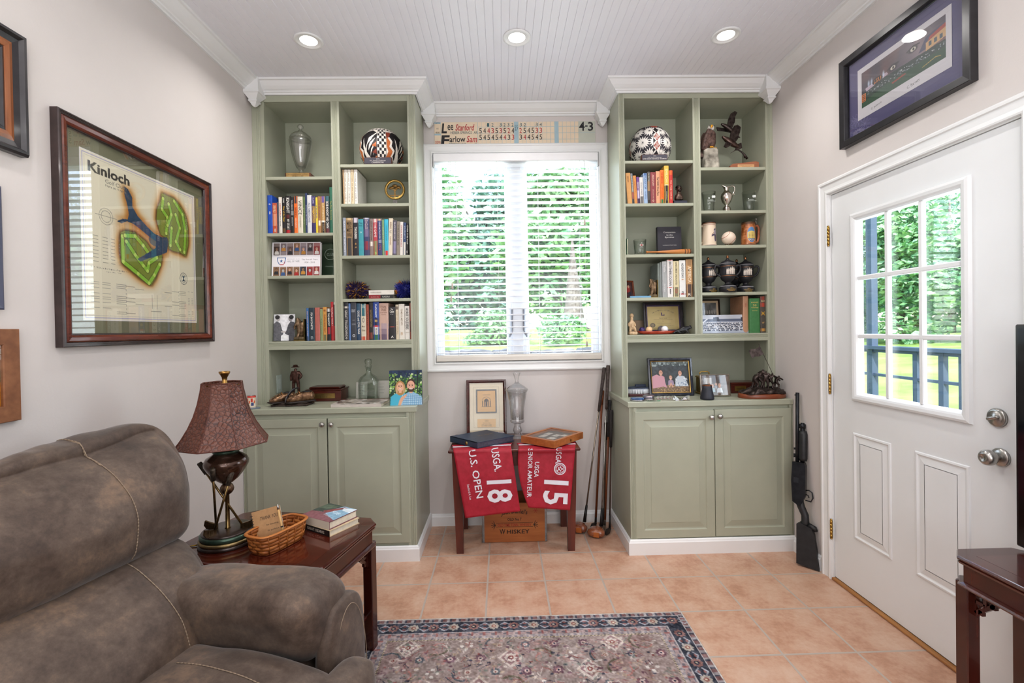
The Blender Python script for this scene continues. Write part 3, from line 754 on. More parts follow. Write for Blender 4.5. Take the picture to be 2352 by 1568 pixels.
# light switch plate inside the left niche
p = A(632, 872, X=-1.4625)
sw = MB(fr((-1.4628, 3.10, 1.03), (0, 1, 0), (0, 0, 1))).box(-.036, .036, -.058, .058, 0, .005, .003).build('outlet_plate', pm('#b3bdb4', .4))
tag(sw, 'pale painted blank wall plate on the inner left side of the left niche', 'wall plate')
MB(fr((-1.4628, 3.10, 1.03), (0, 1, 0), (0, 0, 1))).box(-.016, .016, -.033, .033, .005, .0065, .001).build('insert', pm('#bfc8c0', .35), sw)
# ================================================================== BOOKS
PAGE = pm('#e6dcc6', .8, 0, .08, 60.)
def book(x0, x1, yt, z, col, label, segs=(), texts=(), Y=2.985, d=.165, lean=0., group=None, rough=.45, name='book', hard=.003, xmin=None, xmax=None, zmax=None):
    X0, X1 = A(x0, yt+45, Y=Y).x, A(x1, yt+45, Y=Y).x; xm = (x0+x1)/2; h = A(xm, yt, Y=Y).z-z; w = X1-X0-.0006
    if xmin is not None: X0 = max(X0, xmin)
    if xmax is not None: X1 = min(X1, xmax)
    if zmax is not None: h = min(h, zmax-z-.004)
    w = X1-X0-.0006
    xo = -math.sin(lean)*h/2
    up = abs(math.sin(lean))*w/2
    t = thing(name, label, 'book', ((X0+X1)/2+xo, Y, z+up+.0003), group=group, rot=Matrix.Rotation(lean, 3, 'Y'))
    cm = pm(col, rough, 0, .05, 40.)
    b = .0022 if w > .012 else w*.2
    mb = MB(); s = min(.0025, w*.12)
    mb.prism([(-w/2, .005), (-w/2, .0016), (-w*.36, .0004), (-w*.16, 0), (w*.16, 0), (w*.36, .0004), (w/2, .0016), (w/2, .005)], 0, h, 'z')
    mb.box(-w/2, -w/2+b, .005, d, 0, h).box(w/2-b, w/2, .005, d, 0, h)
    cv = mb.build('cover', cm, t)
    MB().box(-w/2+b, w/2-b, .005, d-.004, hard, h-hard).build('pages', PAGE, t)
    for a, e, c in segs:
        MB().prism([(-w/2+.0002, .003), (-w/2+.0002, .0013), (-w*.16, -.0004), (w*.16, -.0004), (w/2-.0002, .0013), (w/2-.0002, .003)], h*(1-e), h*(1-a), 'z').build('spine_panel', pm(c, rough, 0, .05, 40.), cv)
    for tx in texts:
        s_, a, e, c = tx[:4]; k = tx[4] if len(tx) > 4 else .55; mode = tx[5] if len(tx) > 5 else 'v'; bold = tx[6] if len(tx) > 6 else .01
        zc = h*(1-(a+e)/2); L = h*(e-a)
        if mode == 'v': text(s_, L, w*k, SPINE(0, -.0009, zc), pm(c, .5), t, bold=bold)
        else: text(s_, w*k, L, FACE(0, -.0009, zc), pm(c, .5), t, bold=bold)
    return t
W_, K_ = '#efece4', '#17171a'
def row(tab, fx, fy, z, group, where, **k):
    for r in tab:
        x0, x1, yt, col, desc, segs, texts = r[:7]; kk = dict(k); kk.update(r[7] if len(r) > 7 else {})
        book(fx(x0), fx(x1), fy(yt), z, col, desc+' '+where, segs, texts, group=group, **kk)
f2 = (lambda x: 590+x/5.227, lambda y: 400+y/5.227); f3 = (lambda x: 590+x/4.7525, lambda y: 620+y/4.7525)
f1 = (lambda x: 560+x/3.92, lambda y: 160+y/3.92); f5 = (lambda x: 1410+x/5.058, lambda y: 370+y/5.058); f6 = (lambda x: 1410+x/4.48, lambda y: 580+y/4.48)
row([
 (110, 186, 252, '#1c4fb4', 'tall royal blue binder, leftmost', [], [('o', .42, .5, W_, .3, 'h'), ('a', .22, .25, W_, .4, 'h')], dict(d=.23)),
 (188, 242, 345, '#c2583c', 'short orange-red book beside the blue binder', [(.35, .75, '#d99b7c')], [('OPEN FIELD', .08, .32, '#f0d9b0'), ('essays', .84, .95, '#f3e6d0')]),
 (243, 262, 335, '#4a4a58', 'very thin slate grey book', [], []),
 (263, 302, 275, '#e4ded2', 'white spined book with red and black lettering', [], [('HOGAN', .18, .5, '#b8453c', .5), ('the man and swing', .52, .8, K_, .35)]),
 (304, 344, 278, '#1f1c1c', 'black book with yellow title', [(.86, .97, '#6a4d2a')], [('Day of the Bear', .25, .68, '#e8b93a', .55), ('GAME', .03, .15, W_, .4)]),
 (345, 404, 262, '#191617', 'thick black book with large white title and red foot', [(.91, .995, '#b8202a'), (.5, .6, '#5e1c1c')], [('KNIGHT', .05, .46, W_, .62, 'v', .02), ('MY STORY', .62, .9, W_, .5)]),
 (405, 444, 275, '#1d1b1b', 'black book with grey emblem mid spine', [(.38, .5, '#8f8f8f')], [('THE LOMBARDI', .08, .36, '#c9c9c9', .4), ('seasons', .55, .8, '#b0b0b0', .35)]),
 (446, 489, 262, '#e9732c', 'orange book with dark photo at its top', [(0, .2, '#3c3436')], [('SPEED', .3, .55, '#7a2712', .5), ('ON RACE', .6, .85, W_, .3)]),
 (490, 552, 268, '#ded6c4', 'wide cream book with tall dark serif title', [], [('VINCE', .1, .5, '#2e2c34', .6, 'v', -.005), ('A BIOGRAPHY', .52, .84, '#80765f', .25)]),
 (553, 580, 270, '#5e7247', 'thin olive green book', [], [('golf stories', .3, .75, '#cfd8a8', .4)]),
 (581, 604, 225, '#2c3c63', 'tall narrow navy book', [], [('Chasing Greatness', .3, .8, '#d5dceb', .5)]),
 (605, 656, 250, '#d9dadd', 'pale grey book with faint lettering', [], [('ALL AMERICANS', .2, .72, '#8790a0', .45)]),
 (657, 705, 263, '#3b3264', 'purple book with yellow title block', [(.27, .72, '#e0b53c')], [('BILLY CANNON', .28, .71, '#3b3264', .55), ('A LONG', .04, .2, '#cfc9e6', .4)]),
 (706, 731, 278, '#e6cf3f', 'thin bright yellow book', [], [('TIGER', .2, .6, '#5c4aa0', .5)]),
 (732, 768, 265, '#a9794c', 'tan brown book with white foot', [(.66, .8, '#ece3d4')], [('THE NATURAL', .1, .6, '#7a4d29', .4)]),
 (770, 821, 265, '#b58a4e', 'tan book with purple head and black foot', [(0, .17, '#6d5a9c'), (.66, .71, '#f0ece2'), (.71, 1, '#1c1a1b')], [('QUIET STRENGTH', .18, .64, '#f3e3be', .45), ('DUNGY', .75, .95, '#9a8a7a', .4)]),
 (823, 871, 262, '#2a3034', 'dark book with closely set white title and teal head', [(0, .14, '#3b6a74'), (.88, 1, '#6e2f34')], [('BOB KNIGHT HIS OWN', .15, .87, W_, .6, 'v', .015)]),
 (873, 908, 155, '#2f6d55', 'tall dark green book against the divider', [], [('The Fine Green Line', .3, .72, '#c9b46a', .4)], dict(d=.22)),
], *f2, 1.985, 'books on the second shelf of the left bookcase', 'on left bookcase second shelf', xmin=-1.457, xmax=-1.044)
row([
 (879, 903, 880, '#d6b48c', 'narrow tan volume, leftmost of five', [], [('yearbook one', .1, .9, '#a5643c', .3)], dict(lean=-.015)),
 (905, 931, 882, '#ebe3d6', 'ivory volume second of five', [], [('annals of the club ii', .1, .92, '#8c7460', .3)]),
 (933, 962, 880, '#ece7dc', 'ivory volume third of five', [], [('annals of the club iii', .1, .92, '#8c7460', .3)]),
 (964, 992, 882, '#e2cfae', 'sand coloured volume fourth of five', [], [('annals of the club iv', .1, .92, '#9a7a55', .3)]),
 (994, 1023, 878, '#efece6', 'white volume with printed cover, last of five', [], [('annals of the club v', .1, .92, '#9a8f80', .3)], dict(d=.2)),
], *f1, 2.164, 'cream volumes on the left bookcase', 'beside the tree medallion', Y=2.995, zmax=2.388, xmin=-.988)
row([
 (1034, 1071, 522, '#9aa0ad', 'silver grey book, leftmost', [], [('GAME OF INCHES', .08, .9, '#e9e9ee', .4)]),
 (1073, 1152, 525, '#8f7350', 'broad tan and black book with stacked title', [(.0, .06, '#cdb489'), (.53, 1, '#3b3836')], [('MEN', .1, .19, '#3b2c1c', .7, 'h'), ('ON THE', .2, .26, '#3b2c1c', .5, 'h'), ('MIST', .27, .37, '#3b2c1c', .75, 'h'), ('WAR', .39, .5, '#3b2c1c', .75, 'h')]),
 (1155, 1219, 522, '#211f26', 'black book with pale cloudy head', [(0, .13, '#cfc7d2')], [('SEA OF', .3, .5, W_, .3), ('THUNDER', .24, .56, W_, .45), ('e t', .66, .8, '#c99a5a', .3)]),
 (1221, 1281, 540, '#3d9aa6', 'wide plain teal book', [], [('Tales', .08, .13, '#1d5e70', .6, 'h'), ('Fairway', .16, .2, '#1d5e70', .7, 'h'), ('o', .34, .38, '#bfe3e3', .3, 'h')]),
 (1285, 1351, 522, '#3a3f66', 'blue and crimson patterned book', [(.3, .5, '#7a6b8c'), (.62, .85, '#8c3040'), (0, .04, '#c8c9d6')], [('EAGLES', .06, .3, '#d0b8bc', .5)]),
 (1354, 1396, 535, '#8b7a74', 'grey-brown book with small white band', [(.62, .74, '#e4dad0')], [('HEROES OF BASTOGNE', .06, .58, '#4a3630', .4)]),
 (1398, 1449, 535, '#b7404a', 'red and white book with moss green lower half', [(.0, .1, '#d8c7c3'), (.6, 1, '#86885c')], [('THE GAME', .12, .5, '#f2dede', .5), ('o', .9, .97, '#b9d36a', .4, 'h')]),
 (1451, 1501, 535, '#34406f', 'navy book with red numerals', [(0, .05, '#d8b694'), (.57, .66, '#8d93a8')], [('DAVID McCULLOUGH', .08, .54, '#d8dcec', .35), ('1776', .69, .86, '#b04866', .55)]),
 (1503, 1530, 545, '#7c9a72', 'thin pale green book', [], [('walking the links', .2, .7, '#dfe8d0', .4)]),
 (1532, 1579, 540, '#36b3cf', 'bright cyan book with red foot', [(.87, 1, '#d62f2c')], [('from tee to green', .18, .6, '#1c7790', .3)]),
 (1581, 1630, 530, '#ddd2bd', 'cream book with black ring mark', [], [('RISING', .1, .28, '#8f6a4c', .4), ('C', .33, .4, K_, .45, 'h'), ('ORDER', .48, .72, '#8f6a4c', .3)], dict(lean=.03)),
 (1632, 1676, 555, '#57525e', 'dark mauve grey book with violet foot', [(.6, .95, '#8a83a6')], [('BLACKHAWK DAY', .06, .55, '#cfcad4', .4)], dict(lean=.03)),
 (1678, 1716, 565, '#8c8274', 'taupe book with brown letters', [], [('THE LAST SUN', .1, .7, '#4d4338', .4)], dict(lean=.03)),
 (1718, 1755, 572, '#e0dad4', 'white book with red lettering', [], [('ONCE AN EAGLE', .1, .75, '#a83a3a', .45)], dict(lean=.03)),
 (1757, 1792, 580, '#2f466f', 'navy book with white lower panel', [(.6, 1, '#ddd9cf')], [('JOURNEYS', .1, .5, '#cfd8e6', .4)], dict(lean=.03)),
 (1794, 1832, 590, '#242220', 'black book with white title, rightmost', [], [('OVER THE TOP', .06, .66, W_, .5), ('K', .86, .93, W_, .5, 'h')], dict(lean=.03)),
], *f2, 1.839, 'books on the third shelf of the left bookcase', 'under the tree medallion', xmax=-.580)
row([
 (541, 567, 415, '#3c6ea8', 'narrow blue book beside the bronze bookend', [(.86, 1, '#2a2f44')], [('BETWEEN THE LINES', .1, .85, '#d8b0a0', .4)]),
 (569, 631, 412, '#20333f', 'wide dark teal book with white title', [], [('FIX BAYONETS!', .15, .66, W_, .35), ('n', .86, .95, '#a8b0b4', .4, 'h')]),
 (634, 688, 410, '#b5675c', 'dusty rose book', [], []),
 (690, 721, 425, '#8f9a6c', 'sage coloured slim book', [], [('field notes', .3, .8, '#6a7050', .35)]),
 (722, 764, 405, '#d2984a', 'orange-tan book with picture foot', [(.82, 1, '#6c6a48')], [('GUADALCANAL DIARY', .22, .76, '#8a3a1c', .45), ('*', .06, .14, '#8a3a1c', .6, 'h')]),
 (766, 806, 420, '#1c1b20', 'black book with white head and red band', [(0, .1, '#d8d4d0'), (.58, .8, '#a8343a')], [('THE MASCOT', .14, .54, W_, .5, 'v', .015)]),
 (808, 838, 347, '#b52a2e', 'tall red book with white title', [], [('WORLD WAR I', .14, .62, '#f0d8d0', .55, 'v', .01)], dict(d=.2)),
 (839, 857, 348, '#23232a', 'tall thin black book with red lower half against the divider', [(.0, .07, '#e8e6e0'), (.62, 1, '#b02a2c')], [], dict(d=.2)),
], *f3, 1.308, 'books on the lowest shelf of the left bookcase, left side', 'on left bookcase lowest shelf', xmax=-1.044)
row([
 (951, 1000, 355, '#2b2c31', 'black book with pale head band and tall white title', [(.0, .1, '#20242c'), (.1, .15, '#d8d2c8')], [('GREAT TRAGEDIANS', .2, .9, '#d5d1ca', .55), ('o', .92, .97, W_, .4, 'h')]),
 (1002, 1024, 365, '#5b7fb8', 'narrow light blue book', [], []),
 (1026, 1087, 355, '#3a3d46', 'wide charcoal book with small grey title', [], [('GRANT', .18, .26, '#b9bcc4', .7, 'h'), ('and', .45, .48, '#8f929a', .4, 'h'), ('SHERMAN', .55, .6, '#8f929a', .7, 'h'), ('o', .84, .92, '#d8dade', .5, 'h')]),
 (1089, 1134, 365, '#24405f', 'navy book with slanted white title', [(0, .2, '#2f566f')], [('DIXIE and CIVIL WAR', .2, .84, W_, .5)]),
 (1136, 1192, 368, '#d6cdb8', 'pale book with teal head, portrait and red flowers', [(0, .34, '#2c6a76'), (.9, 1, '#c8553a')], [('STONEWALL', .04, .12, '#c4dcd8', .7, 'h'), ('O', .38, .52, '#4a4a4e', .45, 'h'), ('Mary', .6, .66, '#7a6a50', .6, 'h'), ('Grant', .7, .76, '#7a6a50', .7, 'h')]),
 (1194, 1224, 375, '#9c4630', 'rust brown slim book', [], [('LANTERN', .2, .7, '#5a2418', .4)]),
 (1226, 1268, 352, '#26211f', 'black book with small gold lettering', [(.8, .97, '#7c3a2c')], [('NATHAN BEDFORD', .2, .66, '#a98f5c', .35)]),
 (1270, 1333, 348, '#2b4a9a', 'blue book with striped flag band and white panel', [(.42, .62, '#26264a'), (.62, .66, '#d43c3c'), (.66, .86, '#e6e3da'), (.86, 1, '#2c6a50')], [('RALLY', .06, .42, '#dfe6f4', .3), ('of EMPIRE', .1, .4, '#dfe6f4', .3), ('*', .46, .54, '#e0c070', .5, 'h'), ('WILSON', .69, .84, '#2a2a30', .3)]),
 (1336, 1438, 362, '#c9a898', 'thick pinkish beige book with smoky battle picture', [(.55, .7, '#b09aa0'), (.7, .85, '#8d7a86'), (.85, 1, '#6c5a6e')], [('CIVIL', .07, .14, '#7a5a48', .65, 'h'), ('WAR', .15, .22, '#7a5a48', .55, 'h'), ('a narrative', .24, .27, '#7a5a48', .7, 'h'), ('history', .3, .33, '#7a5a48', .5, 'h')]),
 (1440, 1513, 402, '#201e20', 'wide black book with thin red line', [(.6, .62, '#b04a3c')], [('The', .05, .1, W_, .35, 'h'), ('Cause', .1, .18, W_, .65, 'h'), ('of war', .2, .24, '#a8a8a8', .5, 'h'), ('A', .88, .95, W_, .4, 'h')]),
 (1516, 1549, 378, '#d9cdb4', 'cream book with dark portrait at its head', [(.05, .14, '#5a4c44')], [('NOT BY THE SWORD', .2, .85, '#a98f6c', .35)]),
 (1551, 1612, 370, '#e4dfd4', 'wide white book with faint brown title', [], [('TEN MEN YOU MEET WITH', .14, .6, '#a4937c', .35), ('ER', .8, .88, '#c8a47c', .4, 'h')]),
 (1615, 1667, 392, '#e9e5dc', 'white book with bold black title', [(.78, .8, '#c9bfae')], [('HORSE SOLDIERS', .06, .7, '#252525', .6, 'v', .015)]),
 (1669, 1688, 358, '#8c4a3a', 'thin red-brown book against the right stile', [(.5, .8, '#4a2c28')], []),
], *f3, 1.308, 'books on the lowest shelf of the left bookcase, right side', 'on left bookcase lowest right shelf', xmax=-.569)
RA = [
 (132, 147, 205, '#e2ddd2', 'thin white leaning book, leftmost', [], [], dict(lean=-.06)),
 (149, 203, 138, '#d09a5c', 'tan leaning book with faint title', [], [('letters home', .1, .3, '#8a5a30', .4)], dict(lean=-.06)),
 (205, 230, 142, '#7a7d80', 'narrow grey book with red foot panel', [(.62, .84, '#a84a34'), (.84, 1, '#20201f')], [('BAND OF BROTHERS', .1, .6, '#d4d0c8', .4)], dict(lean=-.06)),
 (232, 267, 168, '#d08c48', 'orange-tan short book', [], [('sands', .2, .6, '#b06a2c', .4)], dict(lean=-.05)),
 (269, 300, 184, '#6c3f86', 'purple and white short book', [(.5, .8, '#c9bfd6'), (.8, 1, '#2a2630')], [('GHOST', .18, .48, W_, .5)], dict(lean=-.04)),
 (302, 344, 188, '#dad7d2', 'white short book with grey photo foot', [(.72, 1, '#5d5b5c')], [('SOLO WINGS', .2, .68, '#8a8a94', .4)], dict(lean=-.03)),
 (346, 389, 140, '#9db4d2', 'light blue book with dark blue title', [(0, .08, '#4d6fa6')], [('FLAGS OF', .1, .52, '#3d5c92', .45), ('bradley', .6, .85, '#5a78a8', .35)], dict(lean=-.02)),
 (391, 424, 123, '#4e4a48', 'dark book with tan photo band', [(.3, .6, '#a8845c'), (.88, 1, '#26221f')], [('THE GREAT FIRE', .04, .3, '#d0c8b8', .45)]),
 (426, 488, 127, '#8a3c40', 'wide maroon book with pale title', [], [('ABRAHAM', .08, .44, '#e0b8a8', .35), ('LINCOLN IN WAR', .54, .84, '#d0a898', .22), ('o', .87, .94, '#e6c8b0', .3, 'h')]),
 (490, 537, 118, '#dba07c', 'salmon book with black title', [], [('The YANKS Were There', .18, .76, '#1d1a18', .5, 'v', .005)]),
 (539, 583, 104, '#ef7422', 'bright orange book with green foot', [(.87, 1, '#2c7a48')], [('THE MIRACLE', .06, .4, '#c43a1a', .4), ('of castel', .5, .8, '#c43a1a', .3)]),
 (586, 639, 53, '#e0b54a', 'tall yellow and black book', [(.52, 1, '#1d2028'), (.49, .53, '#d8c8a0')], [('SHILOH', .08, .44, '#f4e6b0', .5), ('CONSPIRACY', .68, .92, '#b8b0a0', .25)]),
 (642, 685, 106, '#c2342e', 'red book with orange head next to the bust', [(0, .14, '#e8652c')], [('TO THE WIND', .3, .88, '#f2c0a8', .4)]),
]
row(RA, *f5, 2.146, 'books on the second shelf of the right bookcase', 'on right bookcase second shelf', xmin=.806)
row([
 (452, 472, 112, '#7c8580', 'thin grey-green book behind the bookend', [], [], dict(Y=3.0)),
 (474, 498, 100, '#8f9794', 'pale grey book behind the bookend', [], [], dict(Y=3.0)),
 (500, 547, 90, '#a3a5a6', 'silver grey book with white script', [], [('Truths', .1, .3, '#d8d8d8', .4), ('Grisham', .62, .85, '#d8d8d8', .35)]),
 (551, 609, 74, '#e3dfdc', 'white book with red head and dark title', [(0, .02, '#c04a3a'), (.73, .75, '#c0392f')], [('BROTHERS DOWN', .05, .7, '#35313c', .5), ('MICHAEL', .78, .9, '#35313c', .22), ('DURANT', .78, .92, '#35313c', .25)]),
 (613, 671, 86, '#d9cda6', 'cream book with floral foot', [(.72, .98, '#7c7458')], [('STEPHEN E AMBROSE', .03, .34, '#3f3a30', .3), ('UNDAUNTED', .36, .66, '#4d4434', .3), ('o', .76, .9, '#a8503c', .4, 'h')]),
 (675, 739, 79, '#e2e2e0', 'white book with black title and red ribbon foot', [(.9, .93, '#a8282c')], [('NO EASY DAY', .08, .48, '#2d2d33', .35, 'v', .01), ('*', .5, .54, '#c8843c', .4, 'h'), ('o', .84, .9, K_, .35, 'h')]),
 (743, 812, 70, '#b98f60', 'wide tan book with brown lower picture', [(.02, .16, '#9a744c'), (.66, 1, '#4a3328')], [('AMERICA', .18, .62, '#f0dcc0', .5), ('R', .9, .96, '#e8e0d0', .4, 'h')]),
], *f6, 1.548, 'upright books on the fourth shelf of the right bookcase', 'on right bookcase fourth shelf', d=.15, xmax=1.233)
row([
 (1330, 1384, 447, '#b98b6c', 'thick tan hardback with pinkish spine print', [], [('HISTORY', .2, .3, '#a8483c', .25, 'h')], dict(Y=3.0, d=.17)),
 (1397, 1503, 470, '#3f7a46', 'faded green cloth hardback with gilt title', [], [('MARINES', .1, .14, '#c4b468', .7, 'h'), ('50', .17, .23, '#c4b468', .35, 'h'), ('Campaign', .25, .29, '#c4b468', .7, 'h'), ('stories', .34, .37, '#c4b468', .5, 'h')], {}),
 (1508, 1581, 450, '#4a443c', 'brown hardback with red title panel and gold eagle', [(0, .1, '#8c3c2c'), (.17, .29, '#a8402c'), (.88, .96, '#b8843c')], [('SLO', .1, .15, '#e0c090', .7, 'h'), ('X', .42, .52, '#d8a83c', .8, 'h'), ('o', .45, .5, '#d8a83c', .5, 'h'), ('W', .7, .75, '#c8a060', .5, 'h')]),
], *f6, 1.312, 'old hardbacks at the right end of the right bookcase', 'on right bookcase lowest right shelf', d=.17, xmax=1.695, zmax=1.556)
# ================================================================== THINGS ON THE LEFT BOOKCASE
def X_(px, py, Y): return A(px, py, Y=Y).x
def m_(px, Y): return px*Y/F
GOLD = metal('#c9a55a', .35); BRONZE = pm('#3f2e25', .42, .75, .3, 40., .1); DBRZ = pm('#2c221d', .4, .8, .3, 40., .1)
WALN = wood('#4a2415', '#74402a', .3, 0, 12., .3); MAHO = wood('#3c150f', '#642a1c', .3, 0, 10., .4); OAK = wood('#8a5a34', '#b98556', .4, 0, 10.)
CRY = thin('#ffffff', .12, 2.6, .26); CLR = thin('#f7faf8', .4, 1.3)
def plate(t, s_lines, w, h, M, col='#c9a66b', ink='#3d2a18', name='plaque', met=True):
    p = MB(M).box(-w/2, w/2, -h/2, h/2, 0, .0015, .0005).build(name, metal(col, .35) if met else pm(col, .4), t)
    n = len(s_lines)
    for i, (s, kw, kh) in enumerate(s_lines):
        text(s, w*kw, h*kh, M @ Matrix.Translation((0, h*(.5-(i+.5)/n)*.82, .0018)), pm(ink, .5), p)
    return p
# ---- crystal urn on wooden plinth
Y = 3.075; x = X_(692, 395, Y)
t = thing('crystal_urn_trophy', 'lidded cut crystal urn trophy on a wooden plinth, top left shelf of the left bookcase', 'trophy', (x, Y, 2.3366))
MB().box(-.088, .088, -.062, .062, 0, .006, .002).box(-.080, .080, -.055, .055, .006, .040, .003).build('plinth', WALN, t)
plate(t, [('2013 Arkansas Senior Golf Hall', .85, .16), ('STAN LEE', .5, .3)], .145, .030, FACE(0, -.0552, .0225))
fl = lambda a, z: 1+.035*abs(math.cos(7*a))
up = [(.036, .040), (.036, .046), (.02, .052), (.012, .062), (.016, .075), (.028, .088), (.040, .12), (.052, .165), (.060, .21), (.066, .245), (.068, .262), (.061, .270), (.056, .27), (.058, .258), (.05, .2), (.036, .13), (.018, .095), (0, .092)]
MB().lathe(up, n=42, flute=fl).build('urn', CRY, t)
MB().lathe([(.0, .272), (.064, .272), (.065, .278), (.058, .292), (.038, .310), (.018, .322), (.009, .332), (.009, .338), (.019, .346), (.02, .354), (.01, .366), (0, .370)], n=42, flute=lambda a, z: 1+.03*math.cos(14*a)*(.27 < z < .33)).build('lid', CRY, t)
# ---- painted pots
def painted_lathe(name, prof, cv, mat, parent, c=(0, 0, 0), squash=None):
    P = np.array(prof, float); d = np.concatenate([[0], np.cumsum(np.hypot(np.diff(P[:, 0]), np.diff(P[:, 1])))]); d /= d[-1]
    v = 1-(np.arange(cv.h)+.0)/(cv.h-1); r = np.interp(v, d, P[:, 0]); z = np.interp(v, d, P[:, 1])
    a = -pi/2+((np.arange(cv.w)+.5)/cv.w-.5)*2*pi
    co = np.stack([c[0]+r[:, None]*np.cos(a)[None], c[1]+r[:, None]*np.sin(a)[None], c[2]+np.repeat(z[:, None], cv.w, 1)], -1)
    if squash is not None: co = squash(co)
    return grid_obj(name, co, cv.colors(), mat, parent, wrap=True)
POT = [(.060, .001), (.082, .012), (.112, .042), (.133, .082), (.142, .125), (.138, .168), (.122, .207), (.100, .234), (.088, .246), (.086, .250), (.082, .249)]
POTI = [(.082, .249), (.084, .236), (.11, .2), (.125, .13), (.11, .06), (.06, .012), (0, .010)]
CLAYP = printed(.5)
cv = CV(420, 150, '#efe8df', 2*pi, 1.)
OR, BK, RD = '#c8703a', '#242024', '#8c3f30'
for k in range(-3, 3):
    c0 = pi+.24+k*pi/2; w = .052
    u0 = c0-pi/4
    cv.poly([(c0-1.02, .12), (c0-.5, .10), (c0-.22, .2), (c0-.22, .85), (c0-.45, .88), (c0-.75, .6)], BK)
    for i in range(5):                                   # white leaves fanning out
        q = .25+i*.12; cv.poly([(c0-.70+i*.05, q+.22), (c0-.60+i*.06, q+.06), (c0-.28, q-.04), (c0-.48, q+.12)], '#f1ebe2')
    for i in range(3): cv.poly([(c0-.45, .50+i*.13), (c0-.24, .42+i*.14), (c0-.24, .53+i*.14)], OR if i % 2 == 0 else RD)
    cv.line([(c0-.22, .2), (c0-.6, .34), (c0-.82, .66), (c0-.62, .9)], .03, '#efe8df')
    z = [(c0+.26, .30), (c0+.40, .40), (c0+.34, .50), (c0+.52, .58), (c0+.44, .70), (c0+.60, .80)]
    cv.poly([(c0+.22, .12)]+z+[(c0+.22, .92)], OR); cv.poly([(c0+.62, .12), (c0+.30, .22)]+[(p[0]+.10, p[1]-.02) for p in z]+[(c0+.70, .85)], BK)
    cv.line([(p[0]+.05, p[1]-.01) for p in z], .055, '#efe8df')
    cv.poly([(c0+.22, .16), (c0+.5, .13), (c0+.34, .30), (c0+.22, .32)], RD)
    cv.poly([(c0+.3, .6), (c0+.22, .5), (c0+.22, .72)], '#efe8df')
    cv.rect(c0-4*w, .08, c0+4*w, .93, '#efe8df')
    for i in range(4):
        for j in range(13):
            if (i+j) % 2 == 0: cv.rect(c0+(i-2)*w*1.9, .09+j*.064, c0+(i-1)*w*1.9, .09+(j+1)*.064, BK)
    cv.line([(c0-4.2*w, .06), (c0-4.2*w, .94)], .014, BK); cv.line([(c0+4.2*w, .06), (c0+4.2*w, .94)], .014, BK)
    for i in range(6): cv.poly([(c0-pi/4+i*pi/12, .06), (c0-pi/4+(i+.9)*pi/12, .02), (c0-pi/4+(i+.9)*pi/12, .08)], BK)
cv.rect(0, .94, 7, 1, '#efe8df').rect(0, 0, 7, .012, OR)
Y = 3.115; t = thing('painted_clay_pot', 'round clay pot painted with orange zigzags and a black and white checker band', 'pot', (X_(876, 330, Y), Y+.008, 2.4105))
painted_lathe('pot_body', POT, cv, CLAYP, t); MB().lathe(POTI, n=48).build('pot_inside', pm('#d8cbbb', .7), t)
def plaque_block(label, px, Y, z, w, h, d, lines):
    t = thing('award_plaque', label, 'plaque', (X_(px, 360, Y), Y, z))
    MB().box(-w/2, w/2, 0, d, 0, h, .002).build('block', WALN, t)
    plate(t, lines, w*.97, h*.86, FACE(0, -.0002, h/2), '#3b3846', '#d8d4cc', met=False)
plaque_block('small wooden award block with dark plate in front of the orange painted pot', 867.5, 2.978, 2.4103, .172, .044, .03, [('2019', .12, .17), ('U.S. Senior Challenge', .6, .2), ('CHAMPIONS', .45, .24)])
cv = CV(420, 150, '#35323a', 2*pi, 1.)
WH, RB = '#ece8e2', '#9c4a38'
for k in range(10):
    for j in range(3):
        cx, cy = (k+.5*(j % 2))*2*pi/10+pi+.31, .2+j*.27; cx %= 2*pi
        for i in range(16):
            a = i*2*pi/16; r1, r2 = .03, .38
            ca, sa = math.cos(a), math.sin(a)
            for o in (-2*pi, 0, 2*pi):
                cv.poly([(cx+o+ca*r1, cy+sa*r1*.38), (cx+o+ca*.2-sa*.045, cy+sa*.075+ca*.02), (cx+o+ca*r2, cy+sa*r2*.40), (cx+o+ca*.2+sa*.045, cy+sa*.075-ca*.02)], WH)
        cv.ell(cx, cy, .02, .010, '#1f1d22')
    cv.line([(k*2*pi/10, .02), ((k+1)*2*pi/10, .5), (k*2*pi/10, .95)], .02, '#b9b4ae')
for k in range(4):
    c0 = (pi+.03+k*pi/2) % (2*pi)
    cv.rect(c0-.17, .10, c0+.17, .86, WH); cv.line([(c0-.17, .1), (c0-.17, .86)], .012, BK); cv.line([(c0+.17, .1), (c0+.17, .86)], .012, BK)
    for j in range(4):
        yy = .18+j*.19; cv.poly([(c0, yy-.095), (c0+.15, yy), (c0, yy+.095), (c0-.15, yy)], BK if j % 3 == 0 else RB)
        if j % 3: [cv.line([(c0-.1+i*.06, yy+.05), (c0+.0+i*.06, yy-.06)], .016, WH) for i in range(3)]
        cv.poly([(c0-.17, yy+.03), (c0-.17, yy+.14), (c0-.05, yy+.09)], BK)
    cv.poly([(c0-.3, .02), (c0+.3, .02), (c0+.08, .09), (c0-.08, .09)], RB)
cv.rect(0, 0, 7, .02, WH).rect(0, .9, 7, 1, '#a8452e')
Y = 3.115; t = thing('painted_clay_pot', 'round black and white starburst pot with red diamonds and red foot', 'pot', (X_(1493, 320, Y), Y+.008, 2.4177))
painted_lathe('pot_body', [(r*.97, z*.985) for r, z in POT], cv, CLAYP, t); MB().lathe([(r*.97, z*.985) for r, z in POTI], n=48).build('pot_inside', pm('#7c4a38', .7), t)
plaque_block('small wooden award block with dark plate in front of the starburst pot', 1503.5, 2.978, 2.4173, .166, .040, .03, [('2019', .1, .17), ('U.S. Senior Challenge', .55, .2), ('SUPER SENIOR INDIVIDUAL CHAMPION', .94, .22)])
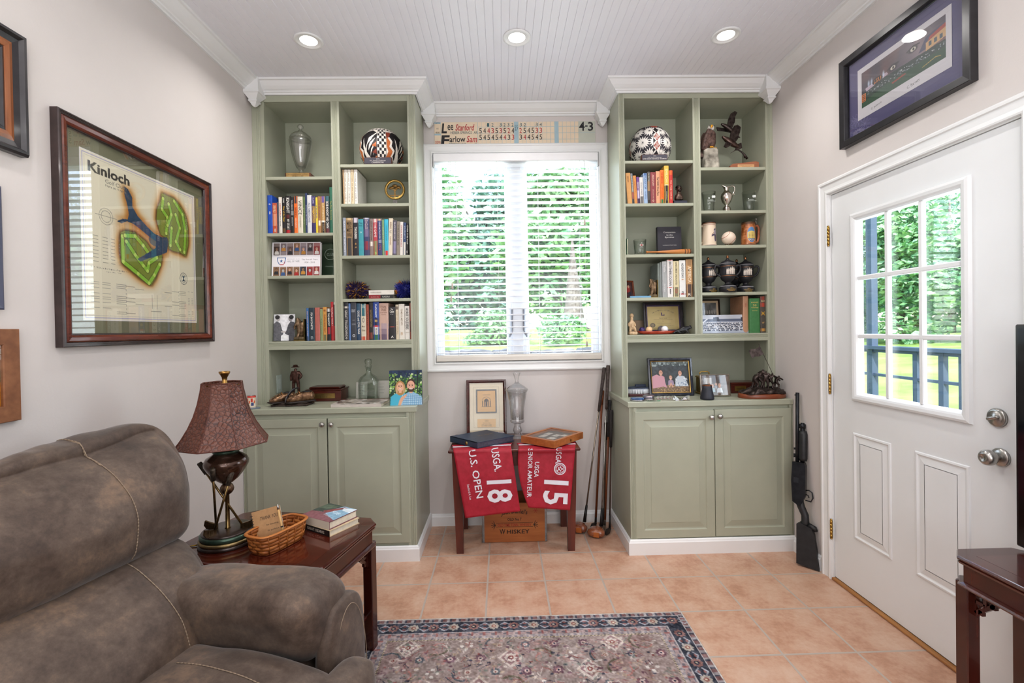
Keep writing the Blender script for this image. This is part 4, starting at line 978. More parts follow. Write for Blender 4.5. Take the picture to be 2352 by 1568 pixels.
# ---- gold tree medallion
Y = 3.10; p = A(907, 435.5, Y=Y)
t = thing('tree_medallion', 'round gold medallion with a relief tree standing on the left bookcase', 'medallion', (p.x, Y, 2.1645))
zc = p.z-2.1645; r = m_(23, Y); M = FACE(0, 0, zc)
MB(M).lathe([(r*.78, -.004), (r, -.004), (r, .004), (r*.94, .007), (r*.82, .007), (r*.77, .003), (r*.78, -.004)], n=48, caps=False).build('disc', GOLD, t)
mb = MB(M); mb.box(-r*.7, r*.7, -r*.62, -r*.54, .0, .004).prism([(-.004, -r*.8), (.006, -r*.8), (.004, -r*.2), (r*.3, r*.1), (.002, 0), (-r*.35, r*.12), (-.003, -.01)], .0005, .005, 'z')
for a, b, s in ((-.3, .2, .25), (0, .38, .28), (.32, .24, .25), (-.45, .1, .18), (.47, .12, .17), (.12, .14, .2)): mb.ball((a*r, b*r, .002), (s*r, s*r*.5, .004), 12, 6)
mb.build('relief_tree', metal('#8d6c3a', .4), t)
mb = MB()
for k in range(44):
    a = 2*pi*k/44; mb.box(-.0018, .0018, r*.84, r*.93, .0068, .0085, 0, 0, M @ Matrix.Rotation(a, 4, 'Z'))
tag(mb.build('rim_lettering', metal('#8a6a38', .5), t), kind='stuff')
MB().box(-.035, .035, -.02, .02, 0, .010, .003).box(-.012, .012, -.006, .006, .01, zc-r+.004).build('stand', glass('#efe6ee'), t)
# ---- portrait blobs for printed photographs
def person_p(cv, cx, cy, s, skin_, hair, shirt, long=False, beard=None):
    cv.poly([(cx-s*1.5, cy+s*3.6), (cx-s*1.3, cy+s*1.6), (cx-s*.5, cy+s*1.15), (cx+s*.5, cy+s*1.15), (cx+s*1.3, cy+s*1.6), (cx+s*1.5, cy+s*3.6)], shirt)
    if long: cv.ell(cx, cy+s*.35, s*1.15, s*1.55, hair).ell(cx-s*.8, cy+s*.5, s*.22, s*1.1, mixh(hair, '#ffffff', .3)).ell(cx+s*.8, cy+s*.5, s*.2, s*1.1, mixh(hair, '#ffffff', .25))
    cv.rect(cx-s*.3, cy+s*.7, cx+s*.3, cy+s*1.35, skin_)
    cv.ell(cx, cy-.22*s, s*.86, s*1.0, hair); cv.ell(cx, cy+.1*s, s*.74, s*.98, skin_)
    if beard: cv.ell(cx, cy+.66*s, s*.62, s*.48, beard); cv.ell(cx, cy+.22*s, s*.6, s*.42, skin_)
    d = mixh(skin_, '#20100c', .65)
    for e in (-.28, .28): cv.ell(cx+e*s, cy-.02*s, s*.13, s*.09, d).line([(cx+e*s-.16*s, cy-.2*s), (cx+e*s+.16*s, cy-.2*s)], s*.06, d, .7)
    cv.line([(cx, cy), (cx+.06*s, cy+.3*s)], s*.07, mixh(skin_, '#502010', .25)); cv.ell(cx, cy+.55*s, s*.34, s*.12, '#f6efe8' if not beard else '#f0e6e0'); cv.line([(cx-.28*s, cy+.52*s), (cx, cy+.62*s), (cx+.28*s, cy+.52*s)], s*.06, mixh(skin_, '#80201c', .5))
# ---- collage book
cv = CV(230, 162, '#ece9ee', 1.4, 1.)
q = random.Random(5); pal = ['#6c5a5a', '#8a6a52', '#3c3f4a', '#5c7a9c', '#4a3a34', '#8c3434', '#7c7078']
for rowi, (ya, yb) in enumerate(((.03, .385), (.72, .985))):
    for i in range(7):
        x0 = .05+i*.192; y0, y1 = (ya+(.0 if i % 2 else .1), yb-(.1 if i % 2 else 0)) if rowi == 0 else (ya+(.03 if i % 2 else .0), yb)
        g = q.choice(pal); cv.rect(x0, ya, x0+.178, yb, mixh(g, '#b0a4a4', .5)); cv.rect(x0, y0, x0+.178, y1, g)
        person_p(cv, x0+.09, y0+.08, .042, q.choice(['#d0a088', '#8c6a54', '#b8b4b0']), q.choice(['#2c2420', '#8c8480', '#5a4030']), q.choice(['#2c2c34', '#a83434', '#d8d4d0', '#3c5c8c', '#c08a40']))
cv.rect(0, .40, 1.4, .70, '#efecf0')
cv.line([(.16, .46), (.40, .46), (.37, .62)], .022, '#3a6aa0'); cv.line([(.16, .46), (.18, .58), (.22, .65)], .02, '#3a6aa0'); cv.line([(.24, .66), (.34, .66)], .02, '#b03a3a'); cv.line([(.35, .64), (.37, .58)], .018, '#b03a3a')
cv.poly([(.275+.05*math.sin(i*pi/5)*(1 if i % 2 == 0 else .4), .555-.055*math.cos(i*pi/5)*(1 if i % 2 == 0 else .4)) for i in range(10)], '#3a6aa0')
cv.write('ARKANSAS SPORTS', .62, .50, .36, .03, '#8c8890'); cv.write('HALL OF FAME', .62, .565, .36, .055, '#7c8088'); cv.write('The First 60 Years', 1.09, .515, .46, .045, '#6a6468'); cv.write('1958 - 2018', 1.09, .60, .30, .045, '#6a6468')
Y = 3.02; p0, p1 = A(620, 600, Y=Y), A(731.6, 600, Y=Y); h = A(675, 555.5, Y=Y).z-1.719; w = p1.x-p0.x
t = thing('picture_book', 'white landscape book with photo collage cover leaning on the left bookcase shelf', 'book', ((p0.x+p1.x)/2+.008, Y, 1.7218), rot=Matrix.Rotation(-.09, 3, 'X'))
MB().box(-w/2, w/2, 0, .003, 0, h).box(-w/2, w/2, .021, .024, 0, h).box(-w/2, -w/2+.003, .003, .021, 0, h).build('cover', pm('#e8e4e6', .35), t)
MB().box(-w/2+.003, w/2-.004, .003, .021, .003, h-.003).build('pages', PAGE, t)
picture(cv, 'cover_print', t, FACE(0, -.0006, h/2), w, h, printed(.25, .3))
# ---- glass plaque
Y = 3.13; x0, x1 = X_(737, 600, Y), -1.0435; w = x1-x0; h = A(750, 556, Y=Y).z-1.719
t = thing('glass_plaque', 'clear greenish upright glass award plaque beside the photo collage book', 'plaque', ((x0+x1)/2, Y, 1.7200), rot=Matrix.Rotation(-.06, 3, 'X'))
MB().box(-w/2, w/2, 0, .012, 0, h, .002).build('slab', thin('#e0eae3', .25, 1.), t)
mb = MB(FACE(-.012, -.0008, h*.66)); mb.frame(.001, .001, [(0, 0), (0, .0001)])
mb = MB(FACE(-.012, -.0006, h*.66)).lathe([(.034, 0), (.037, 0)], n=40, caps=False); text_mb(mb, 'CLUB', .045, .02, FACE(-.012, -.0006, h*.66)); 
mb2 = MB(); text_mb(mb2, 'CLUB', .045, .018, FACE(-.012, -.0008, h*.66)); text_mb(mb2, 'champion', .08, .012, FACE(-.005, -.0008, h*.32))
ET = pm('#a9b8aa', .7); r_ = MB(FACE(-.012, -.0008, h*.66)).lathe([(.034, 0), (.037, .0001)], n=40, caps=False).build('etched_ring', ET, t, fixn=False); mb2.build('etched_text', ET, t, fixn=False)
# ---- black and white photograph
cv = CV(110, 134, '#d0d0d4', .82, 1.)
cv.a += ((.5-np.abs(cv.x-.41))*.25)[..., None]
cv.poly([(.0, 1), (.0, .36), (.12, .26), (.26, .34), (.34, .6), (.40, .66), (.36, .78), (.3, .8), (.3, 1)], '#6a6a70'); cv.poly([(.82, 1), (.82, .32), (.66, .26), (.56, .40), (.50, .62), (.42, .66), (.46, .74), (.6, .8), (.6, 1)], '#55555b')
cv.ell(.17, .15, .085, .11, '#b8b4b4'); cv.ell(.14, .11, .09, .08, '#3a383a'); cv.ell(.65, .16, .085, .11, '#9a9698'); cv.ell(.68, .11, .09, .08, '#2c2b2e')
cv.ell(.39, .66, .1, .03, '#c8c4c4'); cv.rect(.33, .8, .56, .93, '#eeeef0'); cv.rect(.3, .97, .5, 1., '#e8e8ea'); cv.noise(.05, 6, 3)
Y = 3.02; p0, p1 = A(627, 750, Y=Y), A(675.5, 750, Y=Y); w = p1.x-p0.x; h = A(650, 722.5, Y=Y).z-1.308
t = thing('photo_print', 'black and white photo print of two people shaking hands', 'photograph', ((p0.x+p1.x)/2, Y, 1.3115), rot=Matrix.Rotation(-.10, 3, 'X'))
MB().box(-w/2, w/2, 0, .004, 0, h).build('mount', pm('#e6e6e8', .5), t); picture(cv, 'print', t, FACE(0, -.0006, h/2), w, h, printed(.35))
MB().box(-.02, .02, .004, .03, 0, .006).build('easel_foot', pm('#d0d0d2', .5), t)
# ---- bookends: a small golfer leaning on a bag
def bookend(label, x, Y, z, flip=1, hgt=.175):
    k = hgt/.175; t = thing('bronze_bookend', label, 'bookend', (x, Y, z), group=None)
    S_ = Matrix.Scale(k, 4)
    MB(S_).box(-.04, .04, -.03, .045, 0, .010, .003).build('base_plate', metal('#8f7a48', .4), t)
    MB(S_).box(.030, .038, -.03, .045, .01, .15, .002).build('back_plate', metal('#7d6a3c', .4), t)
    BR = pm('#6b4a26', .4, .7, .45, 50., .15)
    skin('figure', [(0, 0, .07), (-.004, 0, .10), (-.010, -.004, .13), (-.018, -.006, .146), (-.022, -.008, .160), (-.012, -.014, .036), (-.02, -.018, .012), (.012, .006, .04), (.016, .002, .012), (-.022, -.018, .118), (-.034, -.022, .095), (-.026, -.03, .08), (.008, .012, .118), (.018, -.004, .098), (.016, -.02, .088)],
         [(0, 1), (1, 2), (2, 3), (3, 4), (0, 5), (5, 6), (0, 7), (7, 8), (2, 9), (9, 10), (10, 11), (2, 12), (12, 13), (13, 14)],
         [.020, .021, .019, .010, .013, .013, .011, .013, .012, .010, .008, .007, .010, .009, .007], BR, t, 2, M=S_)
    MB(S_).tube([(.010, -.005, .01), (.012, -.005, .09), (.016, -.005, .128)], [.019, .021, .022], 14).tube([(.006, -.008, .12), (-.002, -.012, .155)], .003, 6).tube([(.016, -.002, .12), (.02, 0, .15)], .003, 6).build('golf_bag', BR, t)
    MB(S_).puff(.036, .03, .012, .010, 8, M=Matrix.Translation((-.004, 0, .018))).build('rock', pm('#54401f', .5, .6, .4, 50., .2), t)
    return t
bookend('small bronze figure bookend beside the black and white photo', X_(691, 760, 3.03), 3.03, 1.3085, hgt=m_(58, 3.03))
bookend('small gilded bronze figure bookend with black back on right bookcase fourth shelf', X_(1499, 650, 3.02), 3.02, 1.5485, hgt=m_(48, 3.02))
# ---- pompoms
def pompom(label, x, Y, z, rx, rz, c1, c2, f2_, n=1300, seed=3, patch=None, xl=(-9, 9)):
    t = thing('pompom', label, 'pompom', (x, Y, z)); q = random.Random(seed); mb = MB(); mc = MB()
    mb.ball((0, 0, rz*.93), (rx*.6, rx*.55, rz*.6), 14, 8)
    for i in range(n):
        d = Vector((q.gauss(0, 1), q.gauss(0, 1), q.gauss(0, 1))).normalized()
        L = q.uniform(.85, 1.06); s = d.orthogonal().normalized(); s = Matrix.Rotation(q.uniform(0, 6.3), 3, d) @ s
        b = Vector((d.x*rx*.5, d.y*rx*.5, rz*.93+d.z*rz*.5)); e = Vector((d.x*rx*L, d.y*rx*L, rz*.93+d.z*rz*L*.97)); 
        e += Vector((q.uniform(-1, 1), q.uniform(-1, 1), q.uniform(-1, 1)-.4))*rx*.14; e.z = max(.001, e.z); e.y = min(e.y, .15); e.x = max(xl[0], min(xl[1], e.x))
        wv = Vector((s.x*.2, s.y, s.z))*rx*.035; m = (b+e)/2+d*rx*.08; m.x = max(xl[0], min(xl[1], m.x)); b.x = max(xl[0], min(xl[1], b.x))
        T = mc if (q.random() < f2_ if patch is None else patch(d, q)) else mb
        T.add([b-wv, b+wv, m+wv, m-wv, e+wv*.8, e-wv*.8], [[0, 1, 2, 3], [3, 2, 4, 5]], 0)
    o = mb.build('strands', pm(c1, .45, 0, .25, 60.), t, fixn=False); o['kind'] = 'stuff'
    o = mc.build('accent_strands', pm(c2, .45, 0, .2, 60.), t, fixn=False); o['kind'] = 'stuff'
Y = 3.09
pompom('round purple pompom flecked with gold on left bookcase', X_(819, 660, Y), Y, 1.5683, .082, .066, '#35205c', '#e0a030', .28, xl=(-.9935-X_(819, 660, Y)+.0, .2))
pompom('royal blue and orange pompom beside the two stacked books', X_(932, 660, 3.08), 3.08, 1.5683, .070, .068, '#2a2fa0', '#ee9420', .1, seed=8, patch=lambda d, q: (d.x < -.35 and d.z > .62) or (d.x < -.75 and -.5 < d.z < -.05), xl=(-.3, -.572-X_(932, 660, 3.08)))
# ---- two books lying flat
def flatbook(label, x, Y, z, w, d, h, col, rz=0., top=None, txt=None, segs=(), name='book', cv=None, group=None, spine='front'):
    t = thing(name, label, 'book', (x, Y, z), rz, group); b = min(.0025, h*.18)
    mb = MB().box(-w/2, w/2, -d/2, d/2, 0, b).box(-w/2, w/2, -d/2, d/2, h-b, h)
    if spine == 'front': mb.box(-w/2, w/2, -d/2, -d/2+b, b, h-b)
    else: mb.box(-w/2, -w/2+b, -d/2, d/2, b, h-b)
    mb.build('cover', pm(col, .4, 0, .05, 30.), t)
    MB().box(-w/2+.004, w/2-.004, -d/2+b+.0005, d/2-.004, b, h-b).build('pages', PAGE, t)
    for a, e, c in segs: MB().box(-w/2+w*a, -w/2+w*e, -d/2-.0004, -d/2, .0002, h-.0002).build('spine_panel', pm(c, .4), t)
    if txt:
        for s_, a, e, k, c in txt: text(s_, w*(e-a), h*k, FACE(-w/2+w*(a+e)/2, -d/2-.0008, h/2), pm(c, .5), t)
    if cv is not None: picture(cv, 'cover_print', t, TOPF(0, 0, h+.0006), w, d, printed(.3, .2))
    return t
x = X_(878, 670, 3.05)
flatbook('red and black book lying at the bottom of the small stack between the pompoms', x, 3.12, 1.5683, .155, .2, .027, '#1d1a1b', 0, segs=[(0, .47, '#8c1c24')], txt=[('NASSAU', .55, .85, .4, '#cfcac2'), ('the blind side', .08, .4, .25, '#d8b0a8')])
flatbook('white book lying on top of the small stack between the pompoms', x+.002, 3.12, 1.5956, .16, .2, .028, '#e2dcd4', 0, txt=[('THE AMERICAN PRESIDENTS', .06, .5, .3, '#8a7c70')])
# ================================================================== LEFT NICHE
CT = .9145
def figure(t, M, mat, name='figure', pose='stand', hat=True):
    v = [(0, 0, .50), (0, .0, .60), (0, .0, .72), (0, -.005, .80), (0, -.01, .845), (0, -.015, .92),
         (-.075, 0, .49), (-.085, 0, .27), (-.09, .0, .03), (-.09, -.075, .015), (.075, 0, .49), (.09, .0, .27), (.10, .0, .03), (.10, -.075, .015),
         (-.12, 0, .77), (-.165, -.0, .62), (-.15, -.03, .47), (.12, 0, .77), (.20, .01, .64), (.12, -.04, .53)]
    e = [(0, 1), (1, 2), (2, 3), (3, 4), (4, 5), (0, 6), (6, 7), (7, 8), (8, 9), (0, 10), (10, 11), (11, 12), (12, 13), (2, 14), (14, 15), (15, 16), (2, 17), (17, 18), (18, 19)]
    r = [.10, .10, .115, .06, .045, .062, .075, .058, .045, .035, .075, .058, .045, .035, .06, .048, .04, .06, .048, .04]
    if pose == 'climb':
        v[7] = (-.09, -.14, .33); v[8] = (-.09, -.05, .10); v[9] = (-.09, -.12, .09); v[2] = (0, -.10, .70); v[3] = (0, -.15, .77); v[4] = (0, -.18, .81); v[5] = (0, -.21, .87)
        v[14] = (-.12, -.12, .75); v[15] = (-.15, -.26, .68); v[16] = (-.10, -.36, .62); v[17] = (.12, -.12, .75); v[18] = (.17, -.25, .64); v[19] = (.12, -.33, .52); v[12] = (.1, .12, .05); v[11] = (.09, .03, .27); v[13] = (.1, .06, .03)
    return skin(name, v, e, r, mat, t, 2, M=M)
Y = 3.06; x = X_(673, 860, Y); H_ = m_(64, Y)
t = thing('bronze_statuette', 'small dark bronze statuette of a standing man behind the bronzed shoes', 'statuette', (x, Y+.04, CT))
RB_ = pm('#4a2418', .38, .55, .3, 60., .1); zb = .045
MB().box(-.045, .045, -.035, .035, 0, zb, .004).build('pedestal', RB_, t)
figure(t, Matrix.Translation((0, 0, zb)) @ Matrix.Scale(H_/.95*.97, 4), RB_)
MB().lathe([(.0, .0), (.026, 0), (.024, .004), (.015, .006), (.013, .016), (0, .018)], (0, -.002, zb+H_*.97), 16).ball((0, -.012, zb+H_*.985), (.013, .012, .003)).build('cap', RB_, t)
# ---- bronzed shoes on a base
Y = 2.93; x = X_(672, 920, Y)
t = thing('bronzed_shoe_mount', 'pair of bronzed baby shoes mounted on a dark base', 'keepsake', (x, Y, CT), .0)
DKB = pm('#3a2a22', .5, .3, .3, 40.); SHO = pm('#7d4a1f', .22, .6, .5, 60., .08); SOL = pm('#241a15', .5)
MB().box(-.110, .110, -.055, .065, 0, .012, .004).box(-.100, .100, -.048, .058, .012, .020, .004).build('base', DKB, t)
def shoe(x, y, rz, k):
    M = Matrix.Translation((x, y, .0205)) @ Matrix.Rotation(rz, 4, 'Z') @ Matrix.Scale(k, 4)
    def fn(p, q):
        s = q.y; hgt = .055-.026*max(0, -s)**1.2*1 if s < 0 else .055+.006*s
        wd = 1.+.10*math.sin(-s*2.2)-.25*max(0, -s-.55)
        return (p.x*wd, p.y, (p.z+.03)/.06*hgt*(1 if q.z > 0 else 1))
    s_ = MB(M).puff(.032, .075, .03, .026, 12, fn=fn).build('shoe', SHO, t)
    def fs_(p, q): return (p.x*(1.+.12*math.sin(-q.y*2.2)-.2*max(0, -q.y-.55)), p.y, p.z)
    MB(M).puff(.034, .079, .005, .004, 8, fn=fs_, M=Matrix.Translation((0, 0, .003))).build('sole', SOL, s_)
    MB(M).ball((0, .035, .056), (.020, .030, .006), 16, 6).build('opening', BLACK, s_)
    mb = MB(M)
    for i in range(4): mb.tube([(-.014, -.005-i*.011, .052-i*.0045), (0, -.007-i*.011, .057-i*.0045), (.014, -.005-i*.011, .052-i*.0045)], .0022, 6)
    mb.tube(bez((0, -.004, .058), (.02, -.02, .07), (.03, -.01, .05), (.024, -.004, .044)), .002, 6).build('laces', pm('#9a6a34', .4, .4), s_)
shoe(-.060, -.004, -.80, 1.0); shoe(.052, -.006, -.98, 1.08)
MB().tube(bez((-.022, -.045, .015), (-.03, -.03, .06), (.0, .02, .11), (.018, .045, .10), 14), [.012]*4+[.010]*7+[.006]*4, 10, sq=.5).build('metal_strap', pm('#3d3a3c', .4, .7, .3, 50.), t)
# ---- wooden box with gold plate
Y = 3.06; x0, x1 = X_(703, 905, Y), X_(783, 905, Y); w = x1-x0
t = thing('wooden_keepsake_box', 'dark wooden box with gold engraved plate in the left niche', 'box', ((x0+x1)/2, Y, CT))
MB().box(-w/2, w/2, 0, .15, 0, .07, .003).build('box_body', MAHO, t); MB().box(-w/2-.004, w/2+.004, -.004, .154, .07, .078, .002).box(-w/2+.012, w/2-.012, .01, .14, .078, .092, .008).build('box_lid', MAHO, t)
plate(t, [('ARKANSAS STATE GOLF ASSOCIATION', .62, .22), ('2004', .3, .2)], w*.66, .032, FACE(.0, -.0006, .036), '#b8995a')
# ---- decanter
Y = 3.08; x = X_(847, 880, Y); w = m_(44, Y)
t = thing('glass_decanter', 'empty clear glass liquor decanter with stopper in left niche', 'decanter', (x, Y, CT))
k = w/2
sec = [(k*.92, 0), (k, .006), (k, .10), (k*.97, .125), (k*.8, .150), (k*.42, .168), (.017, .18), (.016, .205), (.021, .208), (.021, .214), (.013, .214), (.013, .18), (k*.4, .160), (k*.76, .142), (k*.9, .12), (k*.92, .012), (0, .012)]
def sq(a, z): c, s = abs(math.cos(a)), abs(math.sin(a)); u = 1/((c**6+s**6)**(1/6)) if z < .17 else 1; return u
MB().lathe(sec, n=48, flute=sq, sy=.62).build('bottle', CLR, t)
MB().lathe([(.0, .19), (.012, .19), (.0125, .216), (.022, .219), (.023, .224), (.016, .230), (.022, .243), (.024, .256), (.018, .268), (0, .271)], n=24).build('stopper', CLR, t)
mb = MB(); text_mb(mb, 'William & Mary', .075, .010, FACE(0, -k*.62-.001, .062)); text_mb(mb, 'GARRISON 1822', .085, .010, FACE(0, -k*.62-.001, .036)); mb.build('lettering', pm('#7d8078', .6), t, fixn=False)
# ---- cards behind the decanter
for lb, pts, Y in (('blank cream card leaning behind the left of the decanter', (817, 843, 877, 911), 3.18), ('white handwritten card leaning right of the decanter', (860, 893, 874.5, 913), 3.17)):
    x0, x1 = X_(pts[0], 900, Y), X_(pts[1], 900, Y); h = A(850, pts[2], Y=Y).z-CT; w = x1-x0
    t = thing('note_card', lb, 'card', ((x0+x1)/2, Y, CT), rot=Matrix.Rotation(-.16, 3, 'X'))
    MB().box(-w/2, w/2, 0, .0015, 0, h).build('card', pm('#d9d6cc', .7), t)
    mb = MB(); q = random.Random(4)
    for i in range(4): mb.box(-w*.3, w*q.uniform(.1, .4), -.0006, -.0002, h*(.8-i*.17), h*(.8-i*.17)+.0016)
    tag(mb.build('writing', pm('#8a8a88', .6), t), kind='stuff')
# ---- flat picture book on the counter
cv = CV(130, 80, '#c9c2bd', 1., 1.); cv.noise(.2, 14, 2).rect(0, .0, 1, .16, '#6c2a26'); cv.ell(.3, .6, .25, .2, '#8a7a6c', .7).ell(.7, .45, .2, .25, '#6c5f58', .7); cv.speck(60, ['#e8e0d8', '#4a3f3a', '#a8988c'], .05, seed=3); cv.write('THE CENTENNIAL', .5, .09, .6, .07, '#c9a8a0')
Y0_ = 2.80; p0, p1 = A(759.5, 934, Z=CT), A(868, 931, Z=CT)
flatbook('large picture book with dark red top band lying flat on the left counter', (p0.x+p1.x)/2+.025, 2.905, CT, .30, .21, .018, '#cfc6be', -.03, cv=cv, name='picture_book')
# ---- canvas photograph of a couple
cv = CV(150, 150, '#2c4a3c', 1., 1.); q = random.Random(2)
cv.rect(0, 0, 1, .2, '#1f3350'); cv.noise(.06, 9, 4)
for _ in range(260): cv.ell(q.random(), q.uniform(.1, .8), .03*q.random()+.008, .03*q.random()+.008, q.choice(['#5f9a3c', '#8fc050', '#3a6c34', '#244a2c', '#a8d070', '#dfeeb8']), .85)
cv.line([(.18, .1), (.2, .8)], .03, '#1e2a24').line([(.88, .0), (.85, .6)], .03, '#1e2a24')
cv.poly([(.02, 1), (.04, .75), (.18, .66), (.3, .62), (.46, .7), (.5, 1)], '#4fb4d0'); person_p(cv, .335, .46, .135, '#e6b496', '#b58a52', '#4fb4d0', True)
cv.poly([(.32, 1), (.42, .74), (.6, .66), (.86, .68), (1., .78), (1, 1)], '#8fbbd8'); person_p(cv, .66, .44, .16, '#e3b096', '#4a3226', '#8fbbd8', False, '#4c3426')
for i in range(12): cv.line([(.4+i*.055, .7), (.38+i*.06, 1)], .008, '#e6f0f4'); 
for i in range(5): cv.line([(.4, .74+i*.06), (1, .74+i*.06)], .008, '#5c8cb8')
cv.poly([(.30, .86), (.36, .76), (.52, .68), (.54, .72), (.42, .84), (.34, 1), (.26, 1)], '#e0ae90')
Y = 2.84; p0, p1 = A(894.7, 890, Y=Y), A(968.8, 890, Y=Y); w = p1.x-p0.x; h = A(930, 850.5, Y=Y).z-CT
t = thing('canvas_photo', 'square canvas photo of a smiling couple under trees', 'photograph', ((p0.x+p1.x)/2, Y, CT), .06)
MB().box(-w/2, w/2, .0005, .028, 0, h, .002).build('canvas_block', pm('#1c3448', .6), t); picture(cv, 'print', t, FACE(0, -.0005, h/2), w, h, printed(.5))
# ---- small can on a coaster
Y = 2.83; x = X_(578, 925, Y)
tag(MB().lathe([(0, 0), (.048, 0), (.049, .003), (.046, .005), (0, .004)], (x, Y, CT), 28, sy=.7).build('coaster', pm('#6f7c8a', .5)), 'grey round coaster under the small can on the left counter', 'coaster')
t = thing('drink_can', 'small cream and red printed can on the coaster beside the lamp', 'can', (x, Y, CT+.0045)); k = .0235
cv = CV(90, 50, '#e6d8c0', 2*pi, 1.); cv.rect(0, 0, 7, .16, '#c8463c').rect(0, .9, 7, 1, '#b8b0a8'); 
for u in (2.2, 3.4, 5.): cv.rect(u, .2, u+.5, .5, '#c8463c').rect(u+.1, .55, u+.7, .8, '#3c4a7c').ell(u+.9, .5, .2, .12, '#d86a3c')
painted_lathe('can_body', [(k, .0), (k, .066), (k*.9, .072)], cv, printed(.35), t); MB().lathe([(0, .068), (k*.8, .069), (k*.82, .0735), (k*.9, .073)], n=24).build('can_lid', metal('#c8c8ca', .3), t)
# ================================================================== THINGS ON THE RIGHT BOOKCASE
# ---- bust bookend
Y = 3.03; x = X_(1559, 450, Y); z = 2.1465
t = thing('bronze_bust', 'small bronze bust of a man on a dark block, right bookcase second shelf', 'bust', (x, Y, z)); k = m_(31, Y)
BB = pm('#5a4034', .35, .75, .35, 60., .1)
MB().box(-k*.52, k*.48, -.035, .035, 0, .022, .002).build('block', pm('#2f3140', .5), t)
skin('bust', [(0, 0, .026), (0, 0, .05), (0, -.002, .072), (0, -.004, .084), (0, -.008, .104), (0, -.006, .118), (-.026, 0, .05), (.026, 0, .05)], [(0, 1), (1, 2), (2, 3), (3, 4), (4, 5), (1, 6), (1, 7)], [.024, .026, .014, .010, (.019, .020), .014, .014, .014], BB, t, 2)
mb = MB().ball((0, -.024, .104), (.003, .006, .006), 8, 6).ball((0, -.018, .09), (.011, .009, .009), 10, 6).ball((0, .004, .118), (.019, .02, .011), 12, 6)
for s in (-1, 1): mb.ball((s*.008, -.022, .109), (.004, .003, .002), 8, 5).ball((s*.0185, -.002, .103), (.003, .005, .007), 8, 5)
mb.build('features', pm('#2c211d', .4, .6), t)
# ---- tumbler
def tumbler(name, label, x, Y, z, r0, r1, h, wall=.003, floor_=.010, group=None):
    t = thing(name, label, 'glass', (x, Y, z+.0006), group=group)
    MB().lathe([(r0*.9, 0), (r0, .004), (r1, h), (r1-wall, h), (r0-wall, floor_), (0, floor_)], n=40).build('glass_body', thin('#fafcfb', .25, 1.3), t)
    return t
Y = 3.03; r = m_(15, Y)
t = tumbler('whiskey_glass', 'short clear tumbler with red and white emblem, right bookcase third shelf', X_(1469.5, 565, Y), Y, 1.823, r*.8, r, m_(36, Y), .003, .016)
mb = MB(); mb.lathe([(.012, .0), (.0085, .0002)], n=20, M=FACE(0, -r*.92, .062) @ Matrix.Diagonal((1, .65, 1, 1)), caps=False, mi=1); text_mb(mb, 'S', .014, .010, FACE(0, -r*.93, .062), 0, bold=.04); text_mb(mb, 'ST. LOUIS', .02, .004, FACE(0, -r*.9, .046), 1); mb.build('emblem', [pm('#b03a34', .4), pm('#e6e0e0', .4)], t, fixn=False)
# ---- black book facing out
Y = 3.06; p0, p1 = A(1511, 548, Y=Y), A(1566, 548, Y=Y); w = p1.x-p0.x; h = A(1538, 520.5, Y=Y).z-1.823
t = thing('black_book', 'black book standing face out behind the small wooden bat', 'book', ((p0.x+p1.x)/2, Y, 1.8255), rot=Matrix.Rotation(-.05, 3, 'X'))
KB = pm('#2b2933', .55)
MB().box(-w/2, w/2, 0, .0025, 0, h).box(-w/2, w/2, .028, .0305, 0, h).box(-w/2, -w/2+.0025, .0025, .028, 0, h).build('cover', KB, t); MB().box(-w/2+.0026, w/2-.004, .0026, .0279, .003, h-.003).build('pages', PAGE, t)
mb = MB()
for s_, zz, ww, hh in (('Companion', .80, .50, .062), ('to the', .715, .26, .05), ('Epistles', .63, .38, .062), ('commentaries of Franklin Hughes', .36, .58, .026)): text_mb(mb, s_, w*ww, h*hh, FACE(0, -.0006, h*zz))
mb.build('lettering', pm('#d8d6d2', .5), t, fixn=False)
# ---- miniature bat
Y = 2.995; p0, p1 = A(1484, 580, Y=Y), A(1588, 575.5, Y=Y); L = p1.x-p0.x-.004
t = thing('miniature_bat', 'small wooden souvenir baseball bat lying on the right bookcase shelf', 'bat', (p0.x, Y, 1.8235)); R_ = .0165
prof = [(0, 0), (.0075, .001), (.0085, .005), (.0055, .012), (.0055, .06), (.0085, .12), (.0135, .18), (R_, .23), (R_, L-.01), (R_*.8, L-.002), (0, L)]
bM = fr((0, 0, R_), (0, 1, 0), (0, 0, 1)) @ Matrix.Rotation(0, 4, 'X')
b_ = MB(Matrix.Translation((0, 0, R_+.0002)) @ Matrix.Rotation(pi/2, 4, 'Y')).lathe(prof, n=20).build('bat_body', wood('#a8642f', '#c98a4c', .35, 0, 12.), t)
mb = MB(Matrix.Translation((0, 0, R_+.0002)) @ Matrix.Rotation(pi/2, 4, 'Y'))
for zz in (.245, .262, .278): mb.lathe([(R_+.0003, zz), (R_+.0003, zz+.006)], n=20, caps=False)
mb.build('burnt_rings', pm('#5a3018', .5), b_)
# ---- green book edge
t = thing('green_folder', 'thin dark green book edge at the far left of the third shelf', 'book', (.8075, 2.99, 1.8235))
MB().box(0, .006, 0, .15, 0, .105).build('cover', pm('#1f7048', .45), t); MB().box(.0012, .0048, -.0003, .0004, .003, .102).build('pages', PAGE, t)
